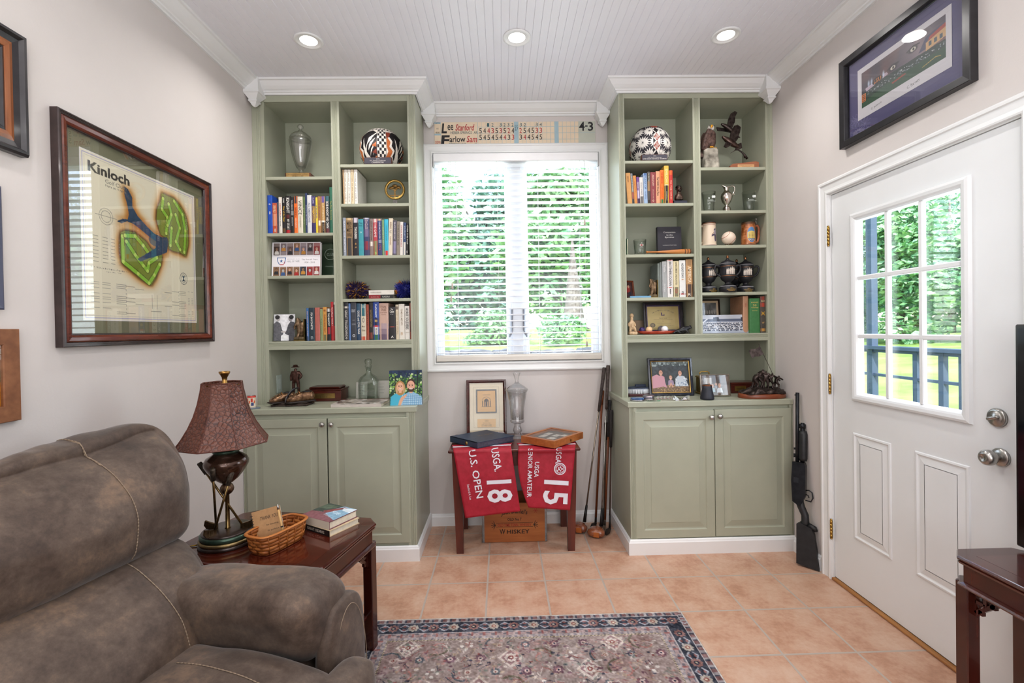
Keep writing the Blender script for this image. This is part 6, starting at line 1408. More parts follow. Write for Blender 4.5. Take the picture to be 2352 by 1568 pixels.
# crystal pieces, pen
Y = 2.86; t = thing('crystal_paperweight', 'clear crystal beaded bar paperweight lying on the right counter', 'paperweight', (X_(1531, 905, Y), Y+.02, CT))
for i in range(5): MB().ball((-.044+i*.022, 0, .010), (.012, .012, .010), 8, 5).build('bead', glass('#ffffff', 0, 1.5), t)
Y = 2.82; t = thing('crystal_bow', 'faceted clear crystal bow paperweight at the front of right counter', 'paperweight', (X_(1565, 909, Y), Y, CT))
for s in (-1, 1): MB().add([(s*.004, -.008, 0), (s*.042, -.018, 0), (s*.042, .018, 0), (s*.004, .008, 0), (s*.004, 0, .012), (s*.046, -.010, .030), (s*.046, .010, .030)], [[0, 1, 2, 3], [0, 4, 5, 1], [3, 2, 6, 4], [1, 5, 6, 2], [4, 6, 5], [0, 3, 4]]).build('wing', glass('#ffffff', 0, 1.5), t)
MB().box(-.008, .008, -.008, .008, 0, .016, .004).build('knot', glass('#ffffff', 0, 1.5), t)
Y = 2.80; t = thing('letter_opener', 'thin green letter opener lying at front edge of right counter', 'letter opener', (X_(1498, 914, Y), Y, CT))
MB().box(-.034, .03, -.003, .003, 0, .004, .001).build('blade', metal('#9ab0a0', .3), t); MB().box(.03, .05, -.004, .004, 0, .005, .002).build('handle', pm('#4c8a68', .4), t)
# candle diffuser
Y = 2.83; r = m_(15.5, Y); h = m_(34, Y); t = thing('candle_holder', 'matte dark blue tapered candle holder with copper top on right counter', 'candle holder', (X_(1624, 890, Y), Y, CT))
MB().lathe([(r*.85, 0), (r*.98, .003), (r, .012), (r*.9, .03), (r*.72, h*.75), (r*.7, h*.93), (r*.66, h*.94)], n=36).build('holder', pm('#23252f', .5), t); MB().lathe([(r*.69, h*.935), (r*.66, h*.985), (r*.6, h), (r*.5, h*.97), (0, h*.96)], n=32).build('copper_top', metal('#b8785a', .3), t)
# silver framed photo
cv = CV(110, 74, '#6a5a50', 1.5, 1.); cv.noise(.12, 8, 3); cv.rect(.2, .12, .6, .5, '#c8c4c0').rect(.65, .1, 1.1, .4, '#4a3a34'); [cv.rect(.25+i*.08, .12, .27+i*.08, .5, '#8a7c74') for i in range(5)]
for u, v, s_, c_ in ((.62, .52, .09, '#a8bcc4'), (1.0, .5, .10, '#dfe4ea'), (.82, .44, .06, '#8a8c94'), (.44, .46, .06, '#b8a890')): person_p(cv, u, v, s_, '#d0a088', '#5a4a40', c_)
Y = 2.93; p0, p1 = A(1610.5, 880, Y=Y), A(1679, 880, Y=Y); w = p1.x-p0.x; h = A(1650, 860, Y=Y).z-CT
framed('silver_framed_photo', 'small silver framed group photo behind the dark candle holder', w, h, ((p0.x+p1.x)/2, Y, CT+.003), Matrix.Rotation(-.14, 3, 'X'), .007, .012, metal('#d0c8bc', .3), cv, cat='photograph', glz=.6)
# brass carriage clock
Y = 3.06; x = X_(1621, 880, Y); t = thing('brass_clock', 'brass carriage clock with handle behind the silver framed photo', 'clock', (x, Y+.02, CT)); k = m_(30, Y)/2
MB().box(-k*1.1, k*1.1, -.04, .04, 0, .012, .003).box(-k, k, -.035, .035, .012, .105, .004).box(-k*1.1, k*1.1, -.04, .04, .105, .118, .004).build('case', GOLD, t)
MB().tube([(-k*.7, 0, .117), (-k*.75, 0, .138), (-k*.5, 0, .146), (k*.5, 0, .146), (k*.75, 0, .138), (k*.7, 0, .117)], .004, 8).build('handle', GOLD, t); MB().box(-k*.7, k*.7, -.037, -.0345, .02, .098).build('dial', pm('#e8e2d2', .4), t)
# wooden box with gold plate
Y = 3.06; x0, x1 = X_(1679, 890, Y), X_(1742, 890, Y); w = x1-x0
t = thing('wooden_keepsake_box', 'low dark red wooden box with gold plate at the right counter back', 'box', ((x0+x1)/2-.0, Y, CT))
MB().box(-w/2, w/2, 0, .12, 0, .060, .003).build('box_body', MAHO, t); MB().box(-w/2-.003, w/2+.003, -.004, .124, .060, .072, .003).build('box_lid', MAHO, t); plate(t, [('Presented 2001', .7, .3)], .075, .032, FACE(-w/2+.062, -.0006, .032), '#c8a456')
# bronze rocky sculpture: hikers on a crag with a pennant
Y = 2.95; x = 1.600; t = thing('bronze_group_sculpture', 'bronze sculpture of crouching men on rocks with small flag on an oval wooden base', 'sculpture', (x, 2.872, CT)); 
MB().lathe([(.165, 0), (.168, .004), (.166, .022), (.160, .027), (0, .027)], n=48, sy=.52, sx=.86).build('wooden_base', wood('#6a3018', '#8f4c2a', .35, 0, 10., .2), t)
def rk2(p, q):
    a = p*22; n = (mnoise.noise(a)+.5*mnoise.noise(a*2.3))*.018; hh = (1-.7*(q.x-.1)**2)*(1-.5*q.y**2); return (p.x*(1-.12*abs(q.y)), p.y, max(0, (p.z+.02)*hh+n*(1 if q.z > -.5 else 0)))
BZ = pm('#3a2c27', .38, .75, .3, 40., .3, bscale=80.)
MB().puff(.130, .070, .020, .012, 26, fn=rk2, M=Matrix.Translation((.0, 0, .0265))).build('rocks', BZ, t)
for i, (dx, dy, rz, ps, sc_) in enumerate(((-.050, -.012, pi*.55, 'climb', .125), (-.012, .012, pi*.45, 'climb', .150), (.022, -.008, -.5, 'stand', .135), (.055, .004, pi*.62, 'climb', .120), (.085, -.010, pi*.5, 'climb', .105))):
    figure(t, Matrix.Translation((dx, dy, .042)) @ Matrix.Rotation(rz, 4, 'Z') @ Matrix.Scale(sc_, 4), BZ, 'figure', ps)
p0, p1 = A(1767, 842, Y=2.872), A(1745, 795, Y=2.872); a0 = Vector((p0.x-x, 0, p0.z-CT)); a1 = Vector((p1.x-x, 0, p1.z-CT)); a2 = a0+(a0-a1)*1.3
pl_ = MB().tube([a2, a0, a1+(a1-a0)*.12], .0016, 8).build('flag_pole', BZ, t)
d = (a1-a0).normalized(); f0 = a1; mb = MB(); vs = []; 
for i in range(9):
    for j in range(5): 
        u, v = i/8, j/4; vs.append(f0-d*(v*.052)+Vector((-.068*u, .006*math.sin(u*9), -.030*u-.006*math.sin(u*6))))
mb.add(vs, [[i*5+j, i*5+j+1, i*5+j+6, i*5+j+5] for i in range(8) for j in range(4)], 0, True).build('flag', pm('#4a3a38', .5, .4, .4, 40.), pl_)
# ================================================================== THE WINDOW BAY
# ---- scoreboard strip above the window
p0, p1 = A(997.5, 281, Y=3.276), A(1367.5, 333, Y=3.276); w, h = p1.x-p0.x, p0.z-p1.z
sb = thing('scoreboard_strip', 'long painted golf scoreboard strip with names and hole scores above the window', 'scoreboard', ((p0.x+p1.x)/2, 3.276, (p0.z+p1.z)/2))
CRM, BLU, RDI, INK, TEA = pm('#e9d6bb', .6), pm('#a9c2cc', .6), pm('#b8323a', .55), pm('#201e20', .55), pm('#2f5f68', .55)
MB().box(-w/2, w/2, 0, .0055, -h/2, h/2).build('board', CRM, sb)
SX = lambda zx: (zx-(165+1778)/2)/(1778-165)*w; SZ = lambda zy: -(zy-467)/(567-366)*h
mb = MB()
for x0, x1, y0, y1 in ((963, 1006, 366, 567), (1367, 1408, 366, 567), (165, 228, 462, 476), (165, 228, 556, 567), (165, 228, 366, 380)): mb.box(SX(x0), SX(x1), -.0006, 0, SZ(y1), SZ(y0))
mb.box(SX(1608), SX(1778), -.0006, 0, SZ(567), SZ(366), 0, 1)
for y in (408, 461, 515): mb.box(SX(598), SX(1608 if y != 461 else 1778), -.0009, 0, SZ(y)-.0009, SZ(y)+.0009)
for k in range(25):
    x = 598+k*40.5
    if k*40.5 > 1010: break
    mb.box(SX(x)-(.0011 if k % 3 == 0 else .0005), SX(x)+(.0011 if k % 3 == 0 else .0005), -.0008, 0, SZ(567), SZ(366))
mb.box(SX(228)-.0008, SX(228)+.0008, -.0008, 0, SZ(567), SZ(366)).build('grid', [BLU, pm('#c3c6b9', .6)], sb)
def sbt(mb, s, x0, x1, y0, y1, mi, **k): text_mb(mb, s, SX(x1)-SX(x0), SZ(y0)-SZ(y1), FACE((SX(x0)+SX(x1))/2, -.0012, (SZ(y0)+SZ(y1))/2), mi, **k)
mb = MB()
sbt(mb, 'L', 240, 292, 376, 460, 0, bold=.035, italic=.1); sbt(mb, 'ee', 296, 354, 388, 434, 0, bold=.012); sbt(mb, 'F', 232, 312, 476, 562, 0, bold=.035, italic=.1); sbt(mb, 'arlow', 314, 472, 484, 534, 0, bold=.012)
sbt(mb, 'Stanford', 378, 560, 384, 438, 1, italic=.15, bold=.01); sbt(mb, 'Sam', 488, 590, 482, 536, 1, italic=.15, bold=.01)
sbt(mb, 'HEBER SPRINGS  AR', 326, 596, 444, 466, 2); sbt(mb, 'BIRMINGHAM', 308, 476, 540, 564, 2); sbt(mb, 'AL', 560, 594, 540, 564, 2)
mb.build('lettering', [INK, RDI, TEA], sb, fixn=False); mb = MB()
sbt(mb, '4', 1616, 1672, 370, 446, 0, bold=.02); sbt(mb, '-', 1676, 1702, 402, 412, 0); sbt(mb, '3', 1706, 1758, 372, 448, 0, bold=.02)
mb.build('score', [INK, RDI, TEA], sb, fixn=False); mb = MB()
sbt(mb, 'MATCH', 178, 220, 368, 378, 0); sbt(mb, '15', 188, 206, 414, 426, 0); sbt(mb, '8:00', 178, 216, 446, 460, 0); sbt(mb, 'SEMI', 172, 222, 524, 546, 1)
mb.build('side_label', [INK, RDI, TEA], sb, fixn=False); mb = MB()
r1, r2 = '544353524254533', '545454433344545'; c1, c2 = '001101010100011', '000000101010000'
xs = [625+40.5*i for i in range(9)]+[1027+40.5*i for i in range(6)]
for i, x in enumerate(xs):
    sbt(mb, r1[i], x-13, x+13, 418, 462, int(c1[i])); sbt(mb, r2[i], x-13, x+13, 474, 518, int(c2[i]))
for x, s in ((698, '1'), (742, '2'), (824, '3'), (862, '2'), (902, '3'), (942, '2'), (1026, '3'), (1066, '2'), (1186, '3'), (1226, '4')): sbt(mb, s, x-6, x+14, 376, 406, 2); sbt(mb, '.', x-14, x-8, 392, 396, 2)
sbt(mb, 'OUT', 966, 1002, 394, 408, 2); sbt(mb, '27', 968, 1002, 412, 440, 2)
mb.build('hole_scores', [INK, RDI, TEA], sb, fixn=False)
# ---- table
t = thing('side_table', 'small dark red stained wooden side table under the window draped with flags', 'table', (.062, 3.05, 0))
TW = wood('#40170f', '#6d2d1c', .35, 2, 9., .2); TWX = wood('#3d160f', '#652818', .3, 0, 9., .3)
TZ = .636
MB().box(-.400, .402, -.220, .222, TZ-.018, TZ, .005).build('table_top', TWX, t)
ap = [(-.372, .374, -.190, -.170), (-.372, .374, .180, .20)]
for x0, x1, y0, y1 in ap: MB().box(x0, x1, y0, y1, TZ-.108, TZ-.018).build('apron', TWX, t)
for x in (-.372, .354): MB().box(x, x+.02, -.17, .18, TZ-.108, TZ-.018).build('apron', TWX, t)
for x, s in ((-.348, 1), (.350, -1)):
    for y in (-.176, .178):
        vs = []
        for z, k in ((0, .021), (.38, .027), (TZ-.0185, .030)):
            ox = x+s*(.030-k)*1.0; vs += [(ox-k, y-k, z), (ox+k, y-k, z), (ox+k, y+k, z), (ox-k, y+k, z)]
        fs = [[0, 3, 2, 1], [8, 9, 10, 11]]+[[i*4+k, i*4+(k+1) % 4, i*4+4+(k+1) % 4, i*4+4+k] for i in range(2) for k in range(4)]
        MB().add(vs, fs).build('leg', TW, t)
# ---- flags
FLR = pm('#aa1029', .55, 0, .10, 30., .25, bscale=700.); FLW = pm('#e6e4ec', .55); 
def flag(label, TLc, TR_, BR_, BL_, txts, Yf, name='pin_flag', curve=0., logo=None):
    t = thing(name, label, 'flag', (.062, 3.05, TZ))
    zp = lambda zx, zy: (970+zx/3.266, 820+zy/3.266)
    P = [zp(*q) for q in (TLc, TR_, BR_, BL_)]
    def uv(u, v):
        px = (P[0][0]*(1-u)+P[1][0]*u)*(1-v)+(P[3][0]*(1-u)+P[2][0]*u)*v-curve*math.sin(v*pi)*(1-u)*1.
        py = (P[0][1]*(1-u)+P[1][1]*u)*(1-v)+(P[3][1]*(1-u)+P[2][1]*u)*v; return px, py
    yw = lambda px, py: Yf+.0016*math.sin(px/17.)*min(1, max(0, (py-1030)/70))-.010*min(1, max(0, (py-1030)/60))
    wp = lambda px, py, o=0: A(px, py, Y=yw(px, py)-o) if py > 1035 else A(px, py, Z=TZ+.0045+o*.5)
    nu, nv = 26, 34; co = []
    e0, e1 = wp(*uv(0, 0)), wp(*uv(1, 0))
    for j in range(-8, nv+1):
        for i in range(nu+1):
            u = i/nu
            if j >= 1: p = wp(*uv(u, j/nv))
            else:
                q = wp(*uv(u, 0)); tq = max(0, -j)/8; p = Vector((q.x+.02*tq*(u-.5), q.y+tq*.06, TZ+.0040))
            co.append(p)
    n = nu+1; fs = [[j*n+i, j*n+i+1, (j+1)*n+i+1, (j+1)*n+i] for j in range(nv+8) for i in range(nu)]
    o = MB().add(co, fs, 0, True).build('cloth', FLR, t, True); md = o.modifiers.new('thick', 'SOLIDIFY'); md.thickness = .0012
    # white hem lying on the table edge
    hem = []
    for i in range(nu+1): q = wp(*uv(i/nu, 0)); hem += [(q.x, q.y-.010, TZ+.0062), (q.x, q.y+.012, TZ+.0062)]
    MB().add(hem, [[2*i, 2*i+2, 2*i+3, 2*i+1] for i in range(nu)]).build('hem', FLW, t, True)
    for s_, cx, cy, L, hh, rot, bd in txts:
        mb = MB()
        vs, fs, tw, th = text_geo(s_, bd); c, sn = math.cos(rot), math.sin(rot); out = []
        for x, y in vs:
            a, b = x*L/tw, y*hh/th; zx = cx+b*c-a*sn*1.; zy = cy+a*c+b*sn
            q = wp(*zp(zx, zy), .0042); out.append(q)
        mb.add(out, fs).build('lettering', FLW, t, True, fixn=False)
    if logo:
        mb = MB(); cx, cy, rr = logo
        for r0, r1 in ((.86, 1.), (.60, .68)):
            vs = []
            for k in range(48):
                a = k*2*pi/48
                for r_ in (r0, r1): vs.append(wp(*zp(cx+rr*r_*math.cos(a), cy+rr*r_*math.sin(a)), .003))
            mb.add(vs, [[2*k, 2*k+1, (2*k+3) % 96, (2*k+2) % 96] for k in range(48)])
        for k in range(22):
            a = k*2*pi/22; vs = [wp(*zp(cx+rr*(.77+d)*math.cos(a+e), cy+rr*(.77+d)*math.sin(a+e)), .003) for d, e in ((-.05, -.07), (.05, -.07), (.05, .07), (-.05, .07))]; mb.add(vs, [[0, 1, 2, 3]])
        q = random.Random(3)
        for k in range(9): 
            a, b = q.uniform(-.4, .4)*rr, q.uniform(-.4, .4)*rr; vs = [wp(*zp(cx+a+d, cy+b+e), .003) for d, e in ((-4, -6), (4, -2), (5, 5), (-3, 7))]; mb.add(vs, [[0, 1, 2, 3]])
        mb.build('seal', FLW, t, True, fixn=False)
flag('red golf pin flag numbered 18 hanging over the left half of the table', (228, 676), (664, 660), (735, 1155), (322, 1208),
     [('USGA.', 556, 768, 176, 58, -.17, .01), ('18', 580, 1005, 168, 190, -.06, .02), ('U.S. OPEN', 402, 876, 365, 54, -.17, .012), ('Stanford A. Lee', 353, 1012, 118, 17, -.17, .0)], 2.81)
flag('red golf pin flag numbered 15 hanging over the right half of the table', (722, 660), (1150, 652), (1108, 1148), (796, 1128),
     [('USGA.', 1023, 740, 126, 42, .06, .01), ('15', 1000, 1015, 182, 186, .06, .02), ('USGA', 858, 843, 116, 34, .06, .012), ('SENIOR AMATEUR', 807, 868, 366, 34, .03, .012)], 2.808, curve=10., logo=(1033, 838, 45))
# ---- blue album
def slab4(name, label, cat, L_, B_, R__, F_, z0, z1, mat, pages=None, pagem=None):
    t = thing(name, label, cat, ((L_.x+R__.x)/2, (F_.y+B_.y)/2, z0)); ring = [L_, F_, R__, B_]; c = sum((Vector(p) for p in ring), Vector())/4
    def pr(k, a, b): 
        vs = [((p.x-c.x)*k+c.x, (p.y-c.y)*k+c.y, z) for z in (a, b) for p in ring]; return vs, [[3, 2, 1, 0], [4, 5, 6, 7]]+[[i, (i+1) % 4, 4+(i+1) % 4, 4+i] for i in range(4)]
    return t, pr, c
zt = TZ+.042
L_, B_, R__, F_ = A(1033.7, 1001.3, Z=zt), None, A(1181, 1000, Z=zt), A(1095.5, 1016.3, Z=zt); B_ = L_+R__-F_
t, pr, c = slab4('blue_album', 'dark blue album book with gilt crest lying on the table', 'book', L_, B_, R__, F_, TZ+.0056, zt, None)
NV = pm('#2b3a4f', .45, 0, .06, 40.)
MB().add(*pr(1, TZ+.0056, TZ+.010)).add(*pr(1, zt-.004, zt)).build('cover', NV, t, True)
MB().add(*pr(.97, TZ+.010, zt-.004)).build('pages', pm('#4b4a58', .6, 0, .1, 80.), t, True)
e = (F_-L_); n_ = Vector((e.y, -e.x, 0)).normalized()*-1
MB().add([(L_.x, L_.y, TZ+.0056), (F_.x, F_.y, TZ+.0056), (F_.x, F_.y, zt), (L_.x, L_.y, zt), (L_.x+.004, L_.y+.006, TZ+.0056), (F_.x+.004, F_.y+.006, TZ+.0056), (F_.x+.004, F_.y+.006, zt), (L_.x+.004, L_.y+.006, zt)], [[0, 1, 2, 3], [4, 7, 6, 5], [0, 4, 5, 1], [1, 5, 6, 2], [2, 6, 7, 3], [3, 7, 4, 0]]).build('spine', NV, t, True)
mb = MB(); M = fr((c.x+.02, c.y+.03, zt+.0008), (R__-F_), (L_-F_)); text_mb(mb, 'U.S. Open', .11, .022, M, 0, italic=.2); mb.build('gilt_title', metal('#a88a4c', .4), t, True, fixn=False)
pm_ = fr(((F_*.62+L_*.38).x, (F_*.62+L_*.38).y-.0012, (zt+TZ)/2+.002), e, (0, 0, 1)); MB(pm_).lathe([(.012, 0), (0, .0006)], n=20).build('spine_badge', metal('#b79a5c', .35), t, True)
# ---- display case
zt = TZ+.0535; L_, F_, R__ = A(1197, 1000.6, Z=zt), A(1273, 1013.5, Z=zt), A(1339, 991.5, Z=zt); B_ = L_+R__-F_
t, pr, c = slab4('display_case', 'shallow oak display case with glass lid and cards inside on the table', 'display case', L_, B_, R__, F_, TZ+.0118, zt, None)
OKM = wood('#8a4a22', '#b8743c', .35, 0, 9., .2)
v1, f1_ = pr(1, TZ+.0118, zt); ring = [L_, F_, R__, B_]; inr = [((p.x-c.x)*.84+c.x, (p.y-c.y)*.84+c.y) for p in ring]
z0 = TZ+.0118; vs = [(p.x, p.y, z0) for p in ring]+[(p.x, p.y, zt) for p in ring]+[(q[0], q[1], zt) for q in inr]+[(q[0], q[1], zt-.018) for q in inr]
fs = [[3, 2, 1, 0]]+[[i, (i+1) % 4, 4+(i+1) % 4, 4+i] for i in range(4)]+[[4+i, 4+(i+1) % 4, 8+(i+1) % 4, 8+i] for i in range(4)]+[[8+i, 8+(i+1) % 4, 12+(i+1) % 4, 12+i] for i in range(4)]
MB().add(vs, fs).build('wood_frame', OKM, t, True)
MB().add([(q[0], q[1], zt-.016) for q in inr], [[0, 1, 2, 3]]).build('lining', pm('#4a463f', .8), t, True)
mb = MB(); ex, ey = (R__-F_).normalized(), (L_-F_).normalized()
for a, b, w_, h_ in ((.04, .06, .06, .04), (-.03, .05, .06, .04), (.03, -.01, .06, .04), (-.05, -.03, .05, .05), (.06, -.05, .05, .035)):
    o_ = c+ex*a+ey*b; mb.add([tuple(o_+ex*sx*w_/2+ey*sy*h_/2)[:2]+(zt-.0145,) for sx, sy in ((-1, -1), (1, -1), (1, 1), (-1, 1))], [[0, 1, 2, 3]])
for k, m_k in enumerate(('card',)): mb.build('cards', pm('#cfcac0', .6, 0, .2, 60.), t, True)
MB().add([(q[0], q[1], zt-.002) for q in inr], [[0, 1, 2, 3]]).build('glass_lid', pane(1.), t, True)
lk = F_*.45+R__*.55; MB(fr((lk.x+.0005, lk.y-.001, zt-.022), (R__-F_), (0, 0, 1))).lathe([(.005, 0), (.004, .003), (.002, .004)], n=12).box(-.005, .005, -.012, 0, 0, .003, .001).build('clasp', metal('#7a5a34', .4), t, True)
# ---- framed certificate on the table
Y = 3.205; p0, p1 = A(1071, 940, Y=Y), A(1163, 940, Y=Y); w = p1.x-p0.x; z0 = A(1117, 989, Y=Y).z; h = A(1117, 873, Y=Y).z-TZ-.004
t = framed('framed_award', 'mahogany framed award certificate leaning on the wall behind the blue album', w, h, ((p0.x+p1.x)/2, 3.20, TZ+.006), Matrix.Rotation(-.13, 3, 'X'), .021, .018, wood('#2e0f0b', '#5a2418', .25, 0, 12., .4), None, pm('#dccfb4', .7), glz=.5)
M = FACE(0, 0, h/2) @ Matrix.Translation((0, 0, -.0115))
mb = MB(M).frame(w*.64, h*.74, [(0, 0), (0, .0004), (.0015, .0004), (.0015, 0)]); mb.build('mat_line', pm('#a8987c', .6), t)
Mi = M @ Matrix.Translation((0, h*.11, 0)); iw, ih = w*.52, h*.43
MB(Mi).frame(iw, ih, [(0, 0), (0, .003), (.009, .003), (.009, 0)]).build('inner_frame', pm('#1f1c1e', .35), t)
MB(Mi).box(-iw/2+.008, iw/2-.008, -ih/2+.008, ih/2-.008, 0, .0008).build('card', pm('#d0a468', .6), t)
mb = MB(Mi); z_ = .0012
for k in range(-2, 3):
    if k: mb.box(k*.013-.0028, k*.013+.0028, -.035, .012-abs(k)*.004, z_, z_+.0003)
mb.lathe([(.012, z_), (.012, z_+.0003)], (0, .006, 0), 20).box(-.006, .006, -.035, .0, z_, z_+.0004).box(-.034, .034, -.039, -.036, z_, z_+.0003)
for k in range(9):
    a = pi*(.12+.76*k/8); mb.box(-.0016, .0016, .030, .036, z_, z_+.0003, 0, 0, Matrix.Rotation(a-pi/2, 4, 'Z') @ Matrix.Translation((0, -.004, 0)))
text_mb(mb, 'CHAMPIONSHIP', .055, .006, Matrix.Translation((0, .043, z_))); mb.build('emblem', pm('#3a2418', .5), t)
plate(t, [('2001', .2, .18), ('Runner Up', .4, .16), ('STAN LEE', .55, .24)], w*.46, h*.15, M @ Matrix.Translation((0, -h*.285, .0003)), '#d2a768', '#6a4a28', met=False)
# ---- crystal lidded trophy
t = thing('crystal_trophy_jar', 'tall lidded cut crystal trophy jar standing on the table under the window', 'trophy', (.093, 3.135, TZ+.0003)); k = (A(1189, 854, Y=3.135).z-TZ)/.44
S_ = Matrix.Scale(k, 4); fl8 = lambda a, z: 1+.05*abs(math.cos(6*a))
MB(S_).lathe([(.046, 0), (.047, .01), (.030, .022), (.022, .034), (.030, .05), (.024, .07), (.019, .085), (.022, .095)], n=36, flute=fl8).build('foot', CRY, t)
MB(S_).lathe([(.020, .094), (.044, .105), (.046, .112), (.043, .12), (.045, .20), (.052, .23), (.063, .285), (.066, .305), (.070, .312), (.060, .312), (.05, .25), (.040, .2), (.038, .125), (0, .118)], n=48, flute=lambda a, z: 1+.045*abs(math.cos(9*a))*(z < .22)).build('jar_body', CRY, t)
MB(S_).lathe([(.0, .314), (.070, .314), (.074, .320), (.070, .328), (.045, .348), (.022, .362), (.012, .372), (.010, .385), (.015, .395), (.017, .41), (.024, .425), (.026, .436), (0, .440)], n=40, flute=lambda a, z: 1+.03*math.cos(16*a)*(z < .34)).build('lid', CRY, t)
# ---- whiskey crate
CRW = wood('#8a4a22', '#b3703a', .5, 0, 6.)
t = thing('whiskey_crate', 'wooden whiskey crate with black printed lettering standing under the table', 'crate', (.060, 3.105, 0)); w, h, d = .412, .252, .115
MB().box(-w/2, w/2, -d, -d+.014, .002, h, .002).build('front_board', CRW, t); MB().box(-w/2, w/2, d-.014, d, .002, h, .002).box(-w/2, w/2, -d+.014, d-.014, .002, .014).build('back_and_bottom', CRW, t)
for s in (-1, 1):
    MB().box(s*w/2, s*(w/2-.018), -d+.0141, d-.0141, .0141, h, .002).build('end_board', wood('#7c4220', '#a4632f', .5, 1, 6.), t)
    mb = MB().box(s*(w/2+.001), s*(w/2-.013), -d-.0015, -d, .003, h-.002).box(s*(w/2+.0015), s*(w/2), -d-.0015, -d+.03, .003, h-.002)
    for q_ in range(7): mb.ball((s*(w/2-.006), -d-.0018, .02+q_*.034), (.003, .0012, .003), 8, 5)
    mb.build('metal_corner', metal('#8b8d90', .45), t)
mb = MB()
def ct(s_, cx, cz, L, hh, mi=0, **k_): text_mb(mb, s_, L, hh, FACE(cx, -d-.0012, cz), mi, **k_)
ct("Jack Daniel's", 0, .187, .165, .040, 0, bold=.012, bend=lambda X, Y_: (X, Y_+.010*(1-(X/.08)**2)), italic=.2); ct('OLD No 7', 0, .148, .09, .018, 0, bold=.02); ct('OLD TIME TENN. WHISKEY', 0, .112, .215, .018, 1, bold=.01); ct('W', -.078, .071, .036, .034, 0, bold=.012); ct('HISKEY', .022, .069, .145, .026, 0, bold=.012)
for z_ in (.099, .125): mb.box(-.118, .118, -d-.0011, -d-.0005, z_, z_+.0016)
for s in (-1, 1):
    for a in range(-2, 3): mb.box(0, .028, -d-.0011, -d-.0005, -.0015, .0015, 0, 0, Matrix.Translation((s*.122, 0, .112)) @ Matrix.Rotation(-(a*.55) if s > 0 else pi+a*.55, 4, 'Y'))
    for k_ in range(6): mb.box(0, .016, -d-.0011, -d-.0005, -.001, .001, 0, 1, Matrix.Translation((s*.135, 0, .2)) @ Matrix.Rotation(k_*pi/3, 4, 'Y'))
mb.build('printed_lettering', [pm('#2a1a12', .7), pm('#9a2c1c', .7)], t, fixn=False)
# ---- golf clubs leaning in the corner
HSM = metal('#a8a6a2', .3); GRP = pm('#3a2f2c', .7, 0, .2, 60., .5); WDS = wood('#5a2a14', '#8a4c24', .35, 2, 12.)
def club(label, head, top, kind, shaftm, gripm, headm, glen=.27, r=.0055):
    a, b = Vector(head), Vector(top); t = thing('golf_club', label, 'golf club', (a.x, a.y, 0), group='old golf clubs leaning in the corner'); d = (b-a).normalized()
    MB().tube([a+d*.05, b-d*glen*.9], r, 8).build('shaft', shaftm, t, True)
    MB().tube([b-d*glen, b-d*glen*.5, b-d*.01, b], [.0095, .0115, .0135, .012], 12).build('grip', gripm, t, True)
    M = Matrix.Translation((a.x, a.y, 0))
    if kind == 'wood':
        MB().tube([a+d*.03, a+d*.14], [.012, .0075], 10).build('hosel', BLACK, t, True)
        def fn(p, q): return (p.x*(1-.25*max(0, q.y)), p.y, p.z*(1-.25*abs(q.x)))
        hd = MB().puff(.056, .044, .030, .027, 12, fn=fn, M=Matrix.Translation((a.x-.034, a.y-.012, .0305)) @ Matrix.Rotation(-.35, 4, 'Z')).build('club_head', headm, t, True)
        MB().box(-.022, .016, -.0465, -.040, .010, .044, .003, M=Matrix.Translation((a.x-.026, a.y-.014, 0)) @ Matrix.Rotation(-.35, 4, 'Z')).build('face_insert', pm('#b0622c', .35), hd, True)
    else:
        s = -1 if kind == 'iron' else 1
        MB().tube([a+d*.015, a+d*.10], [.008, .0065], 8).build('hosel', headm, t, True)
        MB().prism([(-.008, .0), (s*.060, .004), (s*.076, .022), (s*.070, .048), (s*.03, .040), (-.006, .034)], -.006, .006, 'y', M=Matrix.Translation((a.x, a.y-.002, .001)) @ Matrix.Rotation(.9 if kind == 'iron' else -.8, 4, 'Z') @ Matrix.Rotation(.25, 4, 'X')).build('club_head', headm, t, True)
PER = pm('#8a3f20', .15, 0, .3, 30., 0, .6)
club('golf club with persimmon wood head, farthest left of the leaning clubs', (.528, 3.135, .03), (.700, 3.215, 1.088), 'wood', metal('#9c8f80', .35), GRP, PER, .30)
club('golf club with bright persimmon head, in front, with the tallest grip', (.628, 3.058, .03), (.733, 3.245, 1.100), 'wood', HSM, pm('#4a3c38', .6, 0, .2, 60., .4), pm('#9a4a22', .15, 0, .3, 30., 0, .6), .30)
club('golf club with brown wooden shaft and dark broad head behind the persimmon clubs', (.618, 3.195, .015), (.694, 3.262, .925), 'iron', WDS, WDS, pm('#3a3532', .5, .3), .1, .008)
club('golf club with black grip, wooden shaft and pale iron head', (.672, 3.15, .015), (.736, 3.225, .862), 'iron', WDS, pm('#1d1b1c', .7, 0, .2, 60., .5), metal('#a7a49e', .35), .25, .0075)
club('dark rusty iron golf club nearest the right cabinet side', (.694, 3.10, .012), (.737, 3.19, .80), 'iron', pm('#4a342c', .5, .4), pm('#26211f', .7), pm('#2c2826', .5, .5), .25)
club('golf club with dark blade lying low behind the iron heads', (.684, 3.225, .015), (.716, 3.262, .70), 'iron', pm('#6a5a4c', .4, .6), pm('#3a2c26', .7), pm('#2b2928', .45, .6), .12)
